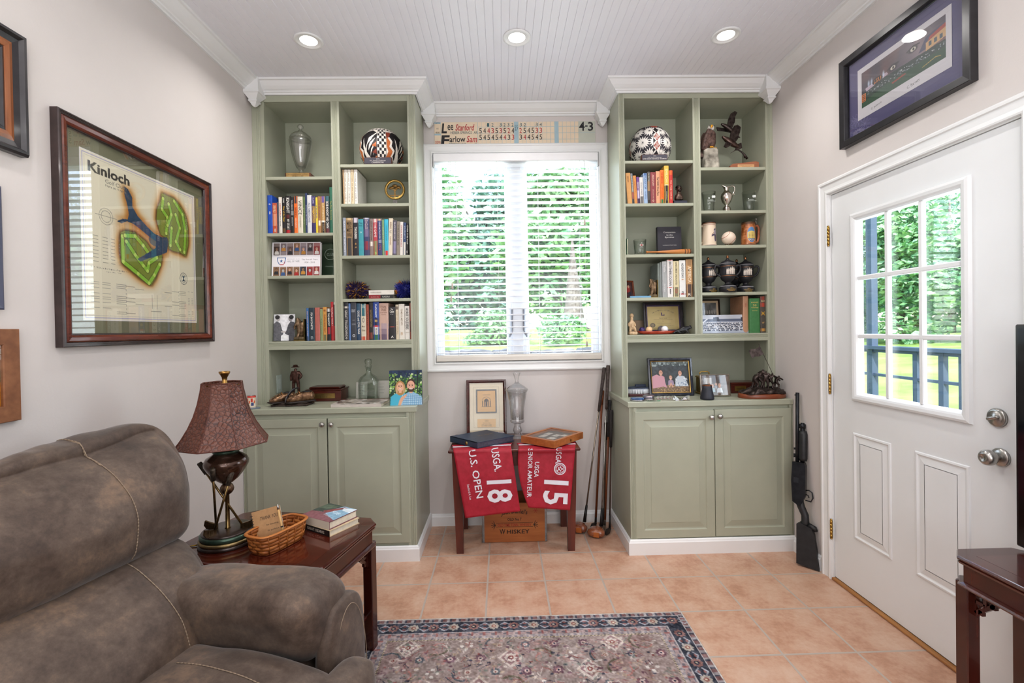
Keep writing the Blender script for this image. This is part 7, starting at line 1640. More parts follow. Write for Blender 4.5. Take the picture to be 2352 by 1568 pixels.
# ================================================================== RUG
def rug():
    X0, X1, Y0, Y1 = -.675, .829, -.25, 2.205; W_r, H_r = X1-X0, Y1-Y0
    t = thing('area_rug', 'faded oriental rug with navy floral border lying on the tile floor', 'rug', ((X0+X1)/2, (Y0+Y1)/2, .0))
    pw, ph = 470, 680; cv = CV(pw, ph, '#ab958f', W_r, H_r); q = random.Random(21)
    NVY, RED, TAN, SAGEc, GRY, MAU = '#3c3f55', '#a35a56', '#c9ae92', '#7f8a80', '#a9a3a4', '#7d5566'
    b = [.010, .030, .105, .130, .150, .158]
    n = vnoise(pw, ph, 60, 3); n2 = vnoise(pw, ph, 18, 5)
    cv.a = cv.a*(1-.45*np.clip(n-.3, 0, 1)[..., None])+np.array(hexc('#8b8b88'))*.45*np.clip(n-.3, 0, 1)[..., None]
    cv.mask((n2 > .68).astype(float), '#a67a78', .35)
    def flower(x, y, r, c1, c2, c3=None, np_=8):
        for k in range(np_):
            a = k*2*pi/np_; cv.ell(x+r*.62*math.cos(a), y+r*.62*math.sin(a), r*.34, r*.26, c1, .85, rot=a)
        cv.ell(x, y, r*.42, r*.42, c2); cv.ell(x, y, r*.18, r*.18, c3 or c1)
    def leaf(x, y, r, a, c): 
        pts = [(x+r*math.cos(a+u)*1., y+r*math.sin(a+u)) for u in np.linspace(-1.1, 1.1, 9)]+[(x+r*.72*math.cos(a+u)+r*.12*math.cos(a), y+r*.72*math.sin(a+u)+r*.12*math.sin(a)) for u in np.linspace(1.1, -1.1, 9)]
        cv.poly(pts, c, .8)
    V0, V1 = .0, .85                                  # the detailed part: the far end, which lies in front of the camera
    cx = W_r/2
    for j in range(11):
        for i in range(-1, 11):
            x = cx+(i-4)*.125+(.062 if j % 2 else 0); y = .20+j*.078
            if not .18 < x < W_r-.18: continue
            k = (i*3+j*5) % 7
            if k == 0:
                cv.poly([(x, y-.06), (x+.055, y), (x, y+.06), (x-.055, y)], '#e0cfc4', .8); cv.poly([(x, y-.045), (x+.04, y), (x, y+.045), (x-.04, y)], '#9c7478', .85); flower(x, y, .028, '#e6dace', RED)
            elif k in (1, 4): flower(x, y, .026, MAU, '#d9b8b0', NVY)
            elif k == 2: leaf(x, y, .05, q.uniform(0, 6.3), '#4c5a66'); flower(x+.015, y, .016, '#d9c4b8', RED)
            elif k == 3: leaf(x, y, .055, q.uniform(0, 6.3), '#6d6a54'); leaf(x+.01, y+.01, .035, q.uniform(0, 6.3), '#c87a72')
            elif k == 5: flower(x, y, .022, '#5a6470', '#cfc0b8', RED); 
            else: [cv.ell(x+.02*math.cos(a), y+.02*math.sin(a), .008, .008, '#e6dcd4', .9) for a in (0, 1.6, 3.1, 4.7)]
    for _ in range(1500): 
        x, y = q.uniform(.17, W_r-.17), q.uniform(.17, .95); c = q.choice([NVY, RED, TAN, '#e4d6cc', SAGEc, MAU, '#c98f86'])
        if q.random() < .5: cv.line([(x, y), (x+q.uniform(-.025, .025), y+q.uniform(-.02, .02)), (x+q.uniform(-.03, .03), y+q.uniform(-.02, .03))], .004, c, .7)
        else: cv.ell(x, y, q.uniform(.004, .010), q.uniform(.003, .007), c, .8)
    d = np.minimum(np.minimum(cv.x, W_r-cv.x), np.minimum(cv.y, H_r-cv.y))          # distance from the edge
    u = np.where(np.minimum(cv.x, W_r-cv.x) < np.minimum(cv.y, H_r-cv.y), cv.y, cv.x)
    m = lambda a, c: ((d >= a) & (d < c)).astype(float)
    bd = m(0, b[5]); cv.mask(bd, '#a8a0a2'); cv.mask(m(0, .006), '#d8cfc6')
    cv.mask(m(.006, .030)*(np.sin(u*150) > 0), '#8a5a58', .8); cv.mask(m(.006, .030)*(np.sin(u*150+2.2) > .75), '#3f4254', .8)
    cv.mask(m(.032, .105), '#464a58'); cv.mask(m(.030, .033), '#c9c2c2'); cv.mask(m(.104, .107), '#c9c2c2')
    cv.mask(m(.108, .135), '#b59a98'); cv.mask(m(.108, .135)*(np.sin(u*120)*np.sin(d*240) > .25), '#6c6a78', .8); cv.mask(m(.108, .135)*(np.sin(u*120+2) > .8), '#a8605c', .8)
    cv.mask(m(.138, .150), '#bcaaa6'); cv.mask(m(.138, .150)*(np.sin(u*240) > .2), '#8b8694', .7); cv.mask(m(.150, .158), '#cdb89c'); cv.mask(m(.150, .158)*(np.sin(u*420+d*500) > .3), '#5c584c', .8)
    def bf(x, y, k):
        flower(x, y, .026, '#b07a70' if k % 2 else '#cdbfae', '#3c4058' if k % 2 else '#a4625c', '#d8c9a8', 8)
    nx = 15
    for k in range(nx+1):
        x = .068+k*(W_r-.136)/nx; bf(x, .068, k)
        for s in (-1, 1): cv.line([(x+.03, .068+s*.008), (x+.05, .068+s*.024), (x+.07, .068+s*.010)], .006, '#b9bac4', .9); cv.ell(x+.05, .068-s*.012, .009, .005, '#a86a66', .9)
    for k in range(1, 11):
        y = .068+k*.0913
        for x in (.068, W_r-.068):
            bf(x, y, k)
            for s in (-1, 1): cv.line([(x+s*.008, y+.03), (x+s*.024, y+.05), (x+s*.010, y+.07)], .006, '#b9bac4', .9); cv.ell(x-s*.012, y+.05, .005, .009, '#a86a66', .9)
    cv.noise(.09, 2, 8); cv.noise(.07, 5, 18); cv.noise(.05, 30, 9)
    cv.a = (cv.a*.8+cv.a.mean(axis=2, keepdims=True)*.2)*.9
    cv.a[int(ph*.42):] = np.clip(cv.a[int(ph*.42):], .2, .8)
    MB().box(-W_r/2, W_r/2, -H_r/2, H_r/2, .0005, .0060, .002).build('backing', pm('#b8aca4', .9), t)
    picture(cv, 'pile', t, TOPF(0, 0, .0064), W_r-.002, H_r-.002, printed(.95, 0, .4, .1))
rug()
# ================================================================== END TABLES
MH = wood('#2c0d09', '#561e12', .2, 0, 5., .6, .02); MHD = wood('#2a0d09', '#4e1c12', .25, 2, 7., .4, .02)
def end_table(label, cx, cy, rz, hx, hy, H_t, ch=.050):
    t = thing('end_table', label, 'table', (cx, cy, .0068 if cx < 0 else 0), rz); H_t -= .0068 if cx < 0 else 0
    def oc(k, c=ch): return [(-hx+k, -hy+c+k*.4), (-hx+c+k*.4, -hy+k), (hx-c-k*.4, -hy+k), (hx-k, -hy+c+k*.4), (hx-k, hy-c-k*.4), (hx-c-k*.4, hy-k), (-hx+c+k*.4, hy-k), (-hx+k, hy-c-k*.4)]
    def ring(st, name, mat):
        vs = []; fs = []
        for k, z in st: vs += [(p[0], p[1], z) for p in oc(k)]
        for i in range(len(st)-1): fs += [[i*8+j, i*8+(j+1) % 8, i*8+8+(j+1) % 8, i*8+8+j] for j in range(8)]
        fs += [list(range(8))[::-1], [len(vs)-8+j for j in range(8)]]
        return MB().add(vs, fs).build(name, mat, t)
    top = ring([(.012, H_t-.026), (.006, H_t-.024), (.003, H_t-.017), (.008, H_t-.014), (.002, H_t-.011), (0, H_t-.006), (.003, H_t-.001), (.006, H_t)], 'table_top', MH)
    MB().box(-hx+.055, hx-.055, -hy+.055, hy-.055, H_t, H_t+.0003).build('veneer_field', wood('#30100b', '#5e2416', .14, 0, 4., .7, .01), top)
    ring([(.016, H_t-.088), (.016, H_t-.026)], 'apron', MHD)
    ring([(.014, H_t-.098), (.004, H_t-.096), (.002, H_t-.091), (.006, H_t-.086), (.016, H_t-.083)], 'apron_bead', MH)
    for sx in (-1, 1):
        for sy in (-1, 1):
            x0, y0 = sx*(hx-.040), sy*(hy-.040)
            MB().box(x0-.021, x0+.021, y0-.021, y0+.021, 0, H_t-.088, .003).build('leg', MHD, t)
            for ax in (0, 1):
                br = []; 
                st = [(.021, 0), (.105, 0), (.105, -.010), (.088, -.010), (.088, -.022), (.072, -.022), (.072, -.036), (.056, -.036), (.056, -.052), (.046, -.052), (.046, -.075), (.034, -.075), (.034, -.086), (.021, -.086)]
                mb = MB(); zt = H_t-.097
                # fretwork: two bars, a diagonal and the stepped outer edge
                def bar(x1, z1, x2, z2, w_):
                    d = Vector((x2-x1, z2-z1)); n = Vector((-d.y, d.x)).normalized()*w_/2
                    pts = [(x1+n.x, z1+n.y), (x1-n.x, z1-n.y), (x2-n.x, z2-n.y), (x2+n.x, z2+n.y)]
                    P = [((-sx if ax == 0 else -sy)*p[0], zt+p[1]) for p in pts]
                    if ax == 0: mb.prism([(x0+p[0], p[1]) for p in P], y0-.006, y0+.006, 'y')
                    else: mb.prism([(y0+p[0], p[1]) for p in P], x0-.006, x0+.006, 'x')
                for b_ in ((.021, -.006, .105, -.006, .012), (.027, 0, .027, -.085, .012), (.03, -.075, .098, -.012, .012), (.03, -.038, .06, -.038, .010), (.060, -.038, .060, -.004, .010), (.04, -.066, .052, -.066, .016), (.075, -.026, .09, -.026, .016)): bar(*b_)
                mb.build('fret_bracket', MHD, t)
    MB().box(-hx+.045, hx-.045, -hy+.045, hy-.045, .135, .150, .003).build('lower_shelf', MH, t)
    return t
SR = -.227; SU, SV = Vector((math.cos(SR), math.sin(SR), 0)), Vector((-math.sin(SR), math.cos(SR), 0))
TZ2 = .550; tc = SU*(-1.310)+SV*1.632
end_table('dark mahogany end table with clipped corners holding the lamp', tc.x, tc.y, SR, .330, .238, TZ2)
end_table('dark mahogany end table with clipped corners under the television, right edge', 1.580, 1.19, 0, .135, .325, .612, .045)
# ---- television
t = thing('television', 'black flat television standing on the right end table, only its edge in view', 'television', (1.672, 1.0, .613))
MB().box(.0, .028, -.55, .499, .012, .735, .004).build('screen_body', pm('#0c0c10', .25), t); MB().box(-.0008, .0, -.54, .489, .026, .722).build('screen', pm('#0a0b0f', .08), t); MB().box(-.06, .05, -.12, .14, 0, .012, .003).build('stand', BLACK, t)
# ---- table lamp
lp = A(520, 1247, Z=TZ2); t = thing('table_lamp', 'golf themed bronze table lamp with brown leather bell shade', 'lamp', (lp.x, lp.y+.012, TZ2+.0005), SR)
CHO = pm('#2b1a14', .3, .35, .25, 20., 0, .4); GRN = pm('#2f4a38', .3, .6, .3, 20.); ABR = metal('#94743f', .32, .3); BRZ2 = pm('#4c2a18', .22, .55, .3, 14., 0, .4)
MB().lathe([(0, 0), (.100, 0), (.102, .006), (.099, .012), (.097, .013)], n=48).build('base_foot', CHO, t)
MB().lathe([(.094, .012), (.099, .016), (.100, .022), (.096, .027), (.091, .028)], n=48).build('gold_ring', metal('#9c8250', .4, .3), t)
MB().lathe([(.091, .027), (.096, .032), (.096, .042), (.090, .046)], n=48).build('green_ring', GRN, t)
MB().lathe([(.090, .044), (.090, .050), (.086, .053), (0, .054)], n=48).build('base_top', CHO, t)
MB().lathe([(.012, .052), (.008, .058), (.0075, .19), (.012, .194)], n=16).build('post', ABR, t)
def dimp(a, z): return 1+.035*math.sin(9*a)*math.sin((z-.19)*420)
MB().lathe([(.024*math.sin(pi*i/18), .208-.024*math.cos(pi*i/18)) for i in range(19)], n=54, flute=dimp).build('golf_ball', metal('#6b4c34', .35, .3), t)
MB().lathe([(.012, .229), (.022, .233), (.042, .250), (.064, .278), (.077, .302), (.078, .315), (.070, .330), (.050, .343), (.040, .350)], n=48).build('urn', BRZ2, t)
MB().lathe([(.042, .348), (.047, .353), (.046, .360), (.039, .364), (.034, .372), (.036, .378)], n=40).build('green_collar', GRN, t)
MB().lathe([(.035, .376), (.044, .384), (.047, .392), (.040, .395), (.018, .396), (.014, .42), (.014, .43), (.006, .432), (.006, .60)], n=32).build('neck_and_stem', CHO, t)
LEAM = None
def croc():
    m, nt, b = _new('croc leather'); L = nt.links.new; v = _coord(nt)
    vo = nt.nodes.new('ShaderNodeTexVoronoi'); vo.inputs['Scale'].default_value = 70.; vo.feature = 'DISTANCE_TO_EDGE'; L(v, vo.inputs['Vector'])
    n = _noise(nt, v, 9., 4); ad = nt.nodes.new('ShaderNodeMath'); ad.operation = 'MULTIPLY_ADD'; ad.inputs[1].default_value = 4.; L(vo.outputs['Distance'], ad.inputs[0]); L(n, ad.inputs[2])
    L(_ramp(nt, ad.outputs[0], [(.45, '#2a130d'), (.65, '#4c2419'), (.95, '#6a3f30')]), b.inputs['Base Color']); b.inputs['Roughness'].default_value = .36
    _bump(nt, b, vo.outputs['Distance'], .5, .01); return m
CROC = croc()
NP = 8; vs = []; fs = []; sp = [(r_*.93, z_) for r_, z_ in ((.176, .385), (.174, .389), (.150, .420), (.126, .458), (.106, .500), (.091, .545), (.080, .595), (.0765, .622))]; sub_ = 6
for r_, z_ in sp:
    for k in range(NP*sub_):
        a = 2*pi*(k/sub_)/NP+.25; i, ff = divmod(k, sub_); a0 = 2*pi*i/NP+.25; a1 = 2*pi*(i+1)/NP+.25; ff /= sub_
        vs.append((r_*(math.cos(a0)*(1-ff)+math.cos(a1)*ff), r_*(math.sin(a0)*(1-ff)+math.sin(a1)*ff), z_))
n = NP*sub_
fs = [[i*n+k, i*n+(k+1) % n, i*n+n+(k+1) % n, i*n+n+k] for i in range(len(sp)-1) for k in range(n)]
sh = MB().add(vs, fs, 0, False).build('lamp_shade', CROC, t); md = sh.modifiers.new('thick', 'SOLIDIFY'); md.thickness = .003; sh.location = (-.011, 0, 0)
mb = MB()
for z_, r_ in ((.386, .1642), (.621, .0716)):
    mb.tube([(r_*math.cos(2*pi*k/NP+.25), r_*math.sin(2*pi*k/NP+.25), z_) for k in range(NP+1)], .0022, 6)
for k in range(NP): a = 2*pi*k/NP+.25; mb.tube([(r_*math.cos(a)*1.004, r_*math.sin(a)*1.004, z_) for r_, z_ in sp], .0018, 5)
mb.build('shade_piping', pm('#5c2e20', .4), sh)
MB().box(-.075, .075, -.0015, .0015, .612, .616).box(-.0015, .0015, -.075, .075, .612, .616).build('spider', ABR, sh)
MB().lathe([(.010, .614), (.011, .620), (.008, .626), (.0095, .64), (.015, .652), (.019, .658), (.019, .664), (.014, .664), (.012, .660)], n=20, flute=lambda a, z: 1+.06*math.cos(8*a)).build('finial', metal('#b48a4c', .3), t)
for a0, a1, tilt in ((2.75, -.75, 1), (.9, 4.2, 1), (-.45, 3.5, .8)):
    g = Vector((.062*math.cos(a0), .062*math.sin(a0), .335)); hd = Vector((.060*math.cos(a1), .060*math.sin(a1), .066)); 
    if a0 == 2.75: g = Vector((-.098, -.028, .312)); hd = Vector((.056, .012, .064))
    elif a0 == .9: g = Vector((.022, -.088, .312)); hd = Vector((-.042, -.012, .064))
    else: g = Vector((.052, -.030, .285)); hd = Vector((-.004, -.060, .064))
    d = (g-hd).normalized(); c = MB().tube([hd, g], .0042, 8).build('mini_club', ABR, t)
    MB().tube([g-d*.052, g-d*.004, g], [.0085, .0095, .008], 10).build('club_grip', pm('#3d2e1e', .5, .4, .4, 80., .3), c)
    out = Vector((hd.x, hd.y, 0)).normalized(); side = Vector((-out.y, out.x, 0))
    M = fr(hd-Vector((0, 0, .012)), out, (0, 0, 1)); mb = MB(M); mb.prism([(-.006, 0), (.034, .002), (.044, .016), (.040, .034), (.02, .026), (-.006, .018)], -.004, .004, 'z')
    for k in range(5): mb.box(.004+k*.007, .006+k*.007, .004, .022+k*.001, .004, .0048); mb.box(.004+k*.007, .006+k*.007, .004, .022+k*.001, -.0048, -.004)
    mb.build('club_head', metal('#8a6a44', .35, .3), c)
q0 = A(455, 1247, Z=TZ2)
MB().tube([(lp.x-.09, lp.y-.02, TZ2+.006)]+[tuple(v) for v in bez((lp.x-.13, lp.y-.03, TZ2+.003), (lp.x-.17, lp.y-.02, TZ2+.003), (lp.x-.20, lp.y-.06, TZ2+.003), (lp.x-.235, lp.y-.05, TZ2+.003))], .0025, 6).build('cord', metal('#b08a3c', .4), t, True)
# ---- woven basket with notepad and pen
BW = wood('#9a5526', '#c4813f', .5, 0, 14.); BW2 = wood('#8a4a20', '#b87436', .5, 0, 14.)
bx, by = -.872, 1.812; t = thing('woven_basket', 'small honey coloured woven splint basket on the left end table', 'basket', (bx, by, TZ2+.0006), 1.17)
hl, hw, hh = .108, .062, .080
def rr(a, k):  # rounded rectangle
    c, s = math.cos(a), math.sin(a); e = 1/((abs(c)**4+abs(s)**4)**.25); return (hl*k*c*e, hw*k*s*e)
MB().prism([rr(2*pi*i/28, .86) for i in range(28)], .002, .006, 'z').build('bottom', BW2, t)
NS = 18
for row_ in range(5):
    z0 = .006+row_*.0128; vs = []; nseg = NS*4
    for i in range(nseg):
        a = 2*pi*i/nseg; w_ = math.sin(NS/2*a*1.+row_*pi)*.0022
        for z_, dk in ((z0, 0), (z0+.0122, 0)):
            k = .87+.13*z_/hh; x_, y_ = rr(a, k); n_ = Vector((x_/hl**2, y_/hw**2)).normalized(); 
            vs += [(x_+n_.x*w_, y_+n_.y*w_, z_), (x_+n_.x*(w_-.0018), y_+n_.y*(w_-.0018), z_)]
    fs = []
    for i in range(nseg):
        a, b = i*4, ((i+1) % nseg)*4
        fs += [[a, b, b+2, a+2], [a+1, a+3, b+3, b+1], [a+2, b+2, b+3, a+3], [a, a+1, b+1, b]]
    MB().add(vs, fs, 0, True).build('weave_band', BW if row_ % 2 else BW2, t)
up_ = MB()
for i in range(NS):
    a = 2*pi*(i+.25)/NS; pts = []
    for z_ in (.004, .03, .055, .072):
        x_, y_ = rr(a, (.87+.13*z_/hh)*.985); pts.append((x_, y_, z_))
    up_.tube(pts, .006, 4, sq=.12)
o = up_.build('uprights', BW2, t); o['kind'] = 'stuff'
rim = [rr(2*pi*i/48, 1.0)+(.073,) for i in range(49)]
MB().tube(rim, .0075, 6, caps=False, sq=.45).build('rim', BW, t)
MB().tube([(-.02, hw*1.0, .07), (-.022, hw*1.03, .10), (-.008, hw*1.04, .118), (.008, hw*1.03, .115), (.016, hw*1.0, .09), (.016, hw, .07)], .009, 6, sq=.25).build('leather_ear', pm('#7a3a1c', .4, 0, .15, 30.), t)
R_t = Matrix.Rotation(1.17, 3, 'Z')
np0 = A(648, 1262, Z=TZ2+.04)
t = thing('spiral_notepad', 'brown kraft spiral notepad with thank you lettering standing in the basket', 'notepad', (-.890, 1.796, TZ2+.022), rot=Matrix.Rotation(.10, 3, 'Z') @ Matrix.Rotation(-.20, 3, 'X') @ Matrix.Rotation(-.22, 3, 'Y'))
KR = pm('#b98f63', .75, 0, .06, 60.); w, h = .104, .120
MB().box(-w/2, w/2, 0, .0012, 0, h).build('cover', KR, t); MB().box(-w/2+.004, w/2-.001, .0013, .007, .001, h-.001).build('pages', PAGE, t)
mb = MB()
for k in range(11): mb.tube([(-w/2-.002+.006*math.cos(a), -.001+.005*math.sin(a)+.003, .008+k*.0098) for a in np.linspace(-2.8, 2.8, 9)], .0009, 5)
mb.build('spiral_binding', BLACK, t)
mb = MB(); text_mb(mb, 'THANK YOU', w*.62, .013, FACE(.008, -.0006, h*.74), italic=.2)
for i, (s_, k) in enumerate((('for listening', .42), ('for guidance', .40), ('for inspiration', .46))): text_mb(mb, s_, w*k, .0075, FACE(.016, -.0006, h*(.50-i*.17)))
mb.build('lettering', pm('#33281f', .7), t, fixn=False)
t = thing('ballpoint_pen', 'tan ballpoint pen clipped to the notepad in the basket', 'pen', (-.835, 1.794, TZ2+.030), rot=Matrix.Rotation(.10, 3, 'Z') @ Matrix.Rotation(-.20, 3, 'X') @ Matrix.Rotation(-.24, 3, 'Y'))
MB().tube([(0, -.0105, 0), (0, -.0105, .112)], .0042, 12).build('barrel', pm('#c7a06a', .5), t); MB().tube([(0, -.0105, .112), (0, -.0105, .124), (0, -.0105, .132)], [.0045, .004, .0022], 12).build('tip_and_clicker', metal('#c2bfb8', .3), t); MB().lathe([(.0046, .045), (.0046, .050)], (0, -.0105, 0), 12).build('band', BLACK, t)
# ---- two paperbacks
ang = math.atan2(-.52, .85); c = (-.730, 1.975)
cv = CV(110, 95, '#8fb4cc', 1., 1.); cv.poly([(0, 0), (.55, 0), (.35, .55), (0, .62)], '#3c4a44').poly([(.0, .1), (.5, .05), (.3, .35), (0, .4)], '#5a6858').poly([(.28, .5), (.6, .05), (.72, .05), (.45, .6)], '#8c4a4c').poly([(0, .62), (.36, .55), (1, .86), (1, 1), (0, 1)], '#8a5a62').poly([(.62, .1), (1, .0), (1, .3), (.7, .25)], '#dce8f0'); cv.noise(.06, 6, 3); cv.write('HOPE', .68, .45, .3, .12, '#e6eef2', .3); cv.write('Davis', .62, .68, .3, .08, '#c8d8e0', .3)
flatbook('lower cream paperback of the stack on the left end table', c[0], c[1], TZ2+.0006, .176, .150, .024, '#d9c4a0', ang, txt=[('GREAT OZARKS', .22, .82, .45, '#e6dfd0')], segs=[(0, 1, '#1c1a1a')])
flatbook('upper blue covered paperback of the stack on the left end table', c[0]-.006, c[1]+.004, TZ2+.0250, .170, .146, .031, '#7c4a54', ang+.03, cv=cv, segs=[(0, 1, '#cfc4b4')])
# ================================================================== RECLINER
def suede():
    m, nt, b = _new('brown suede'); L = nt.links.new; v = _coord(nt)
    n1 = _noise(nt, v, 5., 6, .68); n2 = _noise(nt, v, 30., 8, .75); n3 = _noise(nt, v, 160., 3, .6)
    a = nt.nodes.new('ShaderNodeMath'); a.operation = 'MULTIPLY_ADD'; a.inputs[1].default_value = .55; L(n2, a.inputs[0]); L(n1, a.inputs[2])
    L(_ramp(nt, a.outputs[0], [(.55, '#34271f'), (.70, '#48392f'), (.82, '#594a3f'), (1.0, '#7a6350')]), b.inputs['Base Color'])
    b.inputs['Roughness'].default_value = .62; b.inputs['Sheen Weight'].default_value = .25; b.inputs['Sheen Roughness'].default_value = .4
    c = nt.nodes.new('ShaderNodeMath'); c.operation = 'MULTIPLY_ADD'; c.inputs[1].default_value = .5; L(n3, c.inputs[0]); L(n2, c.inputs[2]); _bump(nt, b, c.outputs[0], .22, .003); return m
SUE = suede(); STI = pm('#8f7d6a', .7)
rc = SU*(-.805)+SV*1.313
t = thing('recliner', 'large brown suede recliner armchair in the left foreground', 'armchair', (rc.x, rc.y, .0068), SR)
def wr(p, amp, sc_, seed=0):
    a = Vector((p[0]*sc_+seed, p[1]*sc_, p[2]*sc_)); b = a*3.4; return Vector(p)+Vector((mnoise.noise(b), mnoise.noise(b+Vector((5, 0, 0))), mnoise.noise(b+Vector((0, 5, 0)))))*amp*.3+Vector((mnoise.noise(a), mnoise.noise(a+Vector((9, 0, 0))), mnoise.noise(a+Vector((0, 9, 0)))))*amp
def ub(p, q):        # upper back pillow: leaning back, tucked at its lower edge, with gathers along the top
    z = p.z; x = p.x-.20*max(0, z)-(.08*max(0, q.z)**2+.09*max(0, -q.z-.55))*max(0., q.x)
    g = .006*math.sin(p.y*46+3*math.sin(p.y*17))*max(0, q.z-.35)*max(0, 1-abs(q.x+.2))
    return wr((x, p.y, z+g+.035*q.y*max(0, q.z)), .014, 5.)
MB().puff(.125, .33, .190, .080, 26, bulge=(.05, .012, .015), fn=ub, M=Matrix.Translation((-.690, -.305, .834))).build('head_cushion', SUE, t, sub=1)
def lb(p, q):
    z = p.z; x = p.x-.72*z-.03*q.z*q.z; return wr((x, p.y, z), .016, 5., 4)
MB().puff(.15, .325, .165, .08, 22, bulge=(.055, .01, .0), fn=lb, M=Matrix.Translation((-.57, -.350, .565))).build('lumbar_cushion', SUE, t, sub=1)
def seat(p, q): return wr((p.x, p.y, p.z-.06*max(0, q.x)**3+.01*q.y), .016, 4., 8)
MB().puff(.325, .235, .105, .085, 18, bulge=(.02, .0, .045), fn=seat, M=Matrix.Translation((-.19, -.395, .362))).build('seat_cushion', SUE, t, sub=1)
def fr_(p, q): return wr((p.x+.05*max(0, q.y)*max(0, .6-abs(q.z)), p.y, p.z), .014, 6., 2)
MB().puff(.06, .30, .205, .055, 14, bulge=(.025, .0, .0), fn=fr_, M=Matrix.Translation((.085, -.375, .240))).build('footrest', SUE, t, sub=1)
for s in (0, 1):
    yc = -.095 if s == 0 else -.705; sg = 1 if s == 0 else -1
    def am(p, q):
        return wr((p.x, p.y-sg*.02*q.z, p.z+.012*q.x), .010, 6., 3+s)
    MB().puff(.268, .118, .108, .074, 20, bulge=(.008, .0, .010), fn=am, M=Matrix.Translation((-.262, yc, .522))).build('arm_pad', SUE, t, sub=1)
    MB().puff(.32, .10, .215, .05, 10, M=Matrix.Translation((-.36, yc+sg*.010, .235))).build('arm_side', SUE, t, sub=1)
    def pf(p, q): return wr((p.x, p.y, p.z), .006, 7., 6)
    MB().puff(.026, .105, .275, .024, 16, bulge=(.012, 0, 0), fn=lambda p, q: (p.x, p.y*(1-.10*max(0, q.z)**3), p.z-.05*abs(q.y)**3*max(0, q.z)), M=Matrix.Translation((.006, yc+sg*.040, .290))).build('arm_front_panel', SUE, t, sub=1)
    st_ = [(.037+.004*math.cos(a), yc+sg*.040+.085*math.cos(a)*1., .30+.245*max(-.9, math.sin(a))) for a in np.linspace(-.6, pi+.6, 40)]
    MB().tube(st_, .0012, 5).build('stitching', STI, t)
MB().box(-.78, .0, -.68, -.12, .04, .25, .02).build('base', pm('#3a332e', .8), t)
MB().puff(.07, .33, .36, .05, 10, fn=lambda p, q: (p.x-.16*p.z, p.y, p.z), M=Matrix.Translation((-.80, -.355, .56))).build('back_shell', SUE, t, sub=1)
for x in (-.8, -.05):
    for y in (-.66, -.14): MB().lathe([(.022, 0), (.02, .045)], (x, y, 0), 14).build('foot', BLACK, t)
def seam(name, guess, dirn, obj_name, n=40):
    """stitched seam laid on the cushion surface: rays shot at the built mesh"""
    ob = [c for c in t.children if c.name.startswith(obj_name)][0]
    dg = bpy.context.evaluated_depsgraph_get(); dg.update(); ev = ob.evaluated_get(dg); pts = []
    for g in guess:
        ok, loc, nn, _ = ev.ray_cast(Vector(g), Vector(dirn))
        if ok: pts.append(loc+nn*.0012)
    if len(pts) < 4: return
    P = []
    for a, b in zip(pts[:-1], pts[1:]): 
        if (a-b).length < .08: P.append((a, b))
    mb = MB(); mb.tube([p[0] for p in P]+[P[-1][1]], .0010, 5)
    L = 0
    for k, (a, b) in enumerate(P):
        m = a+(b-a)*.5; mb.tube([a+(b-a)*.12, a+(b-a)*.72], .0016, 5)
    mb.build('stitching', STI, ob)
seam('s1', [(.6, -.235+.010*math.sin(z*9), z) for z in np.linspace(.715, 1.12, 46)], (-1, 0, 0), 'head_cushion')
seam('s1b', [(x, -.232, 1.5) for x in np.linspace(-.64, -.80, 14)], (0, 0, -1), 'head_cushion')
seam('s2', [(.6, -.235-.05*(.70-z), z) for z in np.linspace(.44, .72, 34)], (-1, 0, 0), 'lumbar_cushion')
seam('s3', [(x, -.300-.04*math.sin((x+.5)*2), 1.2) for x in np.linspace(-.30, .12, 36)], (0, 0, -1), 'seat_cushion')
# ================================================================== SHOTGUN
a, b = Vector((1.674, 2.602, .002)), Vector((1.744, 2.692, .965))
t = thing('shotgun', 'black pump shotgun leaning upright in the corner beside the right base cabinet', 'gun', (a.x, a.y, 0))
GB = pm('#1b1c1f', .45, 0, .1, 30.); GM = pm('#22242a', .3, .5, .1, 30.)
zax = (b-a).normalized(); xax = (Vector((.62, -.62, 0))); xax = (xax-zax*xax.dot(zax)).normalized()
gl = (b-a).length; k = gl/1.0
M = fr((0, 0, 0), xax, zax)                                         # local x: trigger side, y: along the barrel
def gpix(u, v, d=0): return (u*k, v*k, d)
def gpr(pts, d0, d1, bev=0): return MB(M).prism([(p[0]*k, p[1]*k) for p in pts], -d0, d1, 'z')
def bent(v): return -.012*max(0, 1-v/.44)
MB(M).prism([(-.030*k, .012*k), (.085*k, .0), (.058*k, .19*k), (.046*k, .225*k), (-.010*k, .245*k), (-.030*k, .235*k)], -.019, .019, 'z').build('stock', GB, t)
MB(M).tube([gpix(-.006, .22), gpix(.012, .25), gpix(.010, .29), gpix(-.010, .335), gpix(-.022, .375)], [.024, .021, .020, .020, .023], 14, sq=.75).tube([gpix(.028, .235), gpix(.060, .225), gpix(.066, .21)], [.017, .014, .009], 10).build('pistol_grip', GB, t)
MB(M).prism([(-.052*k, .36*k), (-.012*k, .335*k), (.014*k, .40*k), (.016*k, .57*k), (.010*k, .59*k), (-.052*k, .59*k), (-.058*k, .48*k)], -.019, .019, 'z').build('receiver', GM, t)
gp = [gpix(.012, .375), gpix(.040, .372), gpix(.050, .395), gpix(.046, .425), gpix(.030, .435), gpix(.012, .432)]
MB(M).tube(gp, .0035, 8).tube([gpix(.014, .41), gpix(.026, .405), gpix(.030, .392)], .003, 6).build('trigger_guard', GM, t)
MB(M).tube([gpix(-.030, .585), gpix(-.030, 1.0)], .0105*k, 16).build('barrel', GM, t)
MB(M).tube([gpix(-.003, .585), gpix(-.003, .80), gpix(-.003, .822)], [.0125, .0125, .010], 16).build('magazine_tube', GM, t)
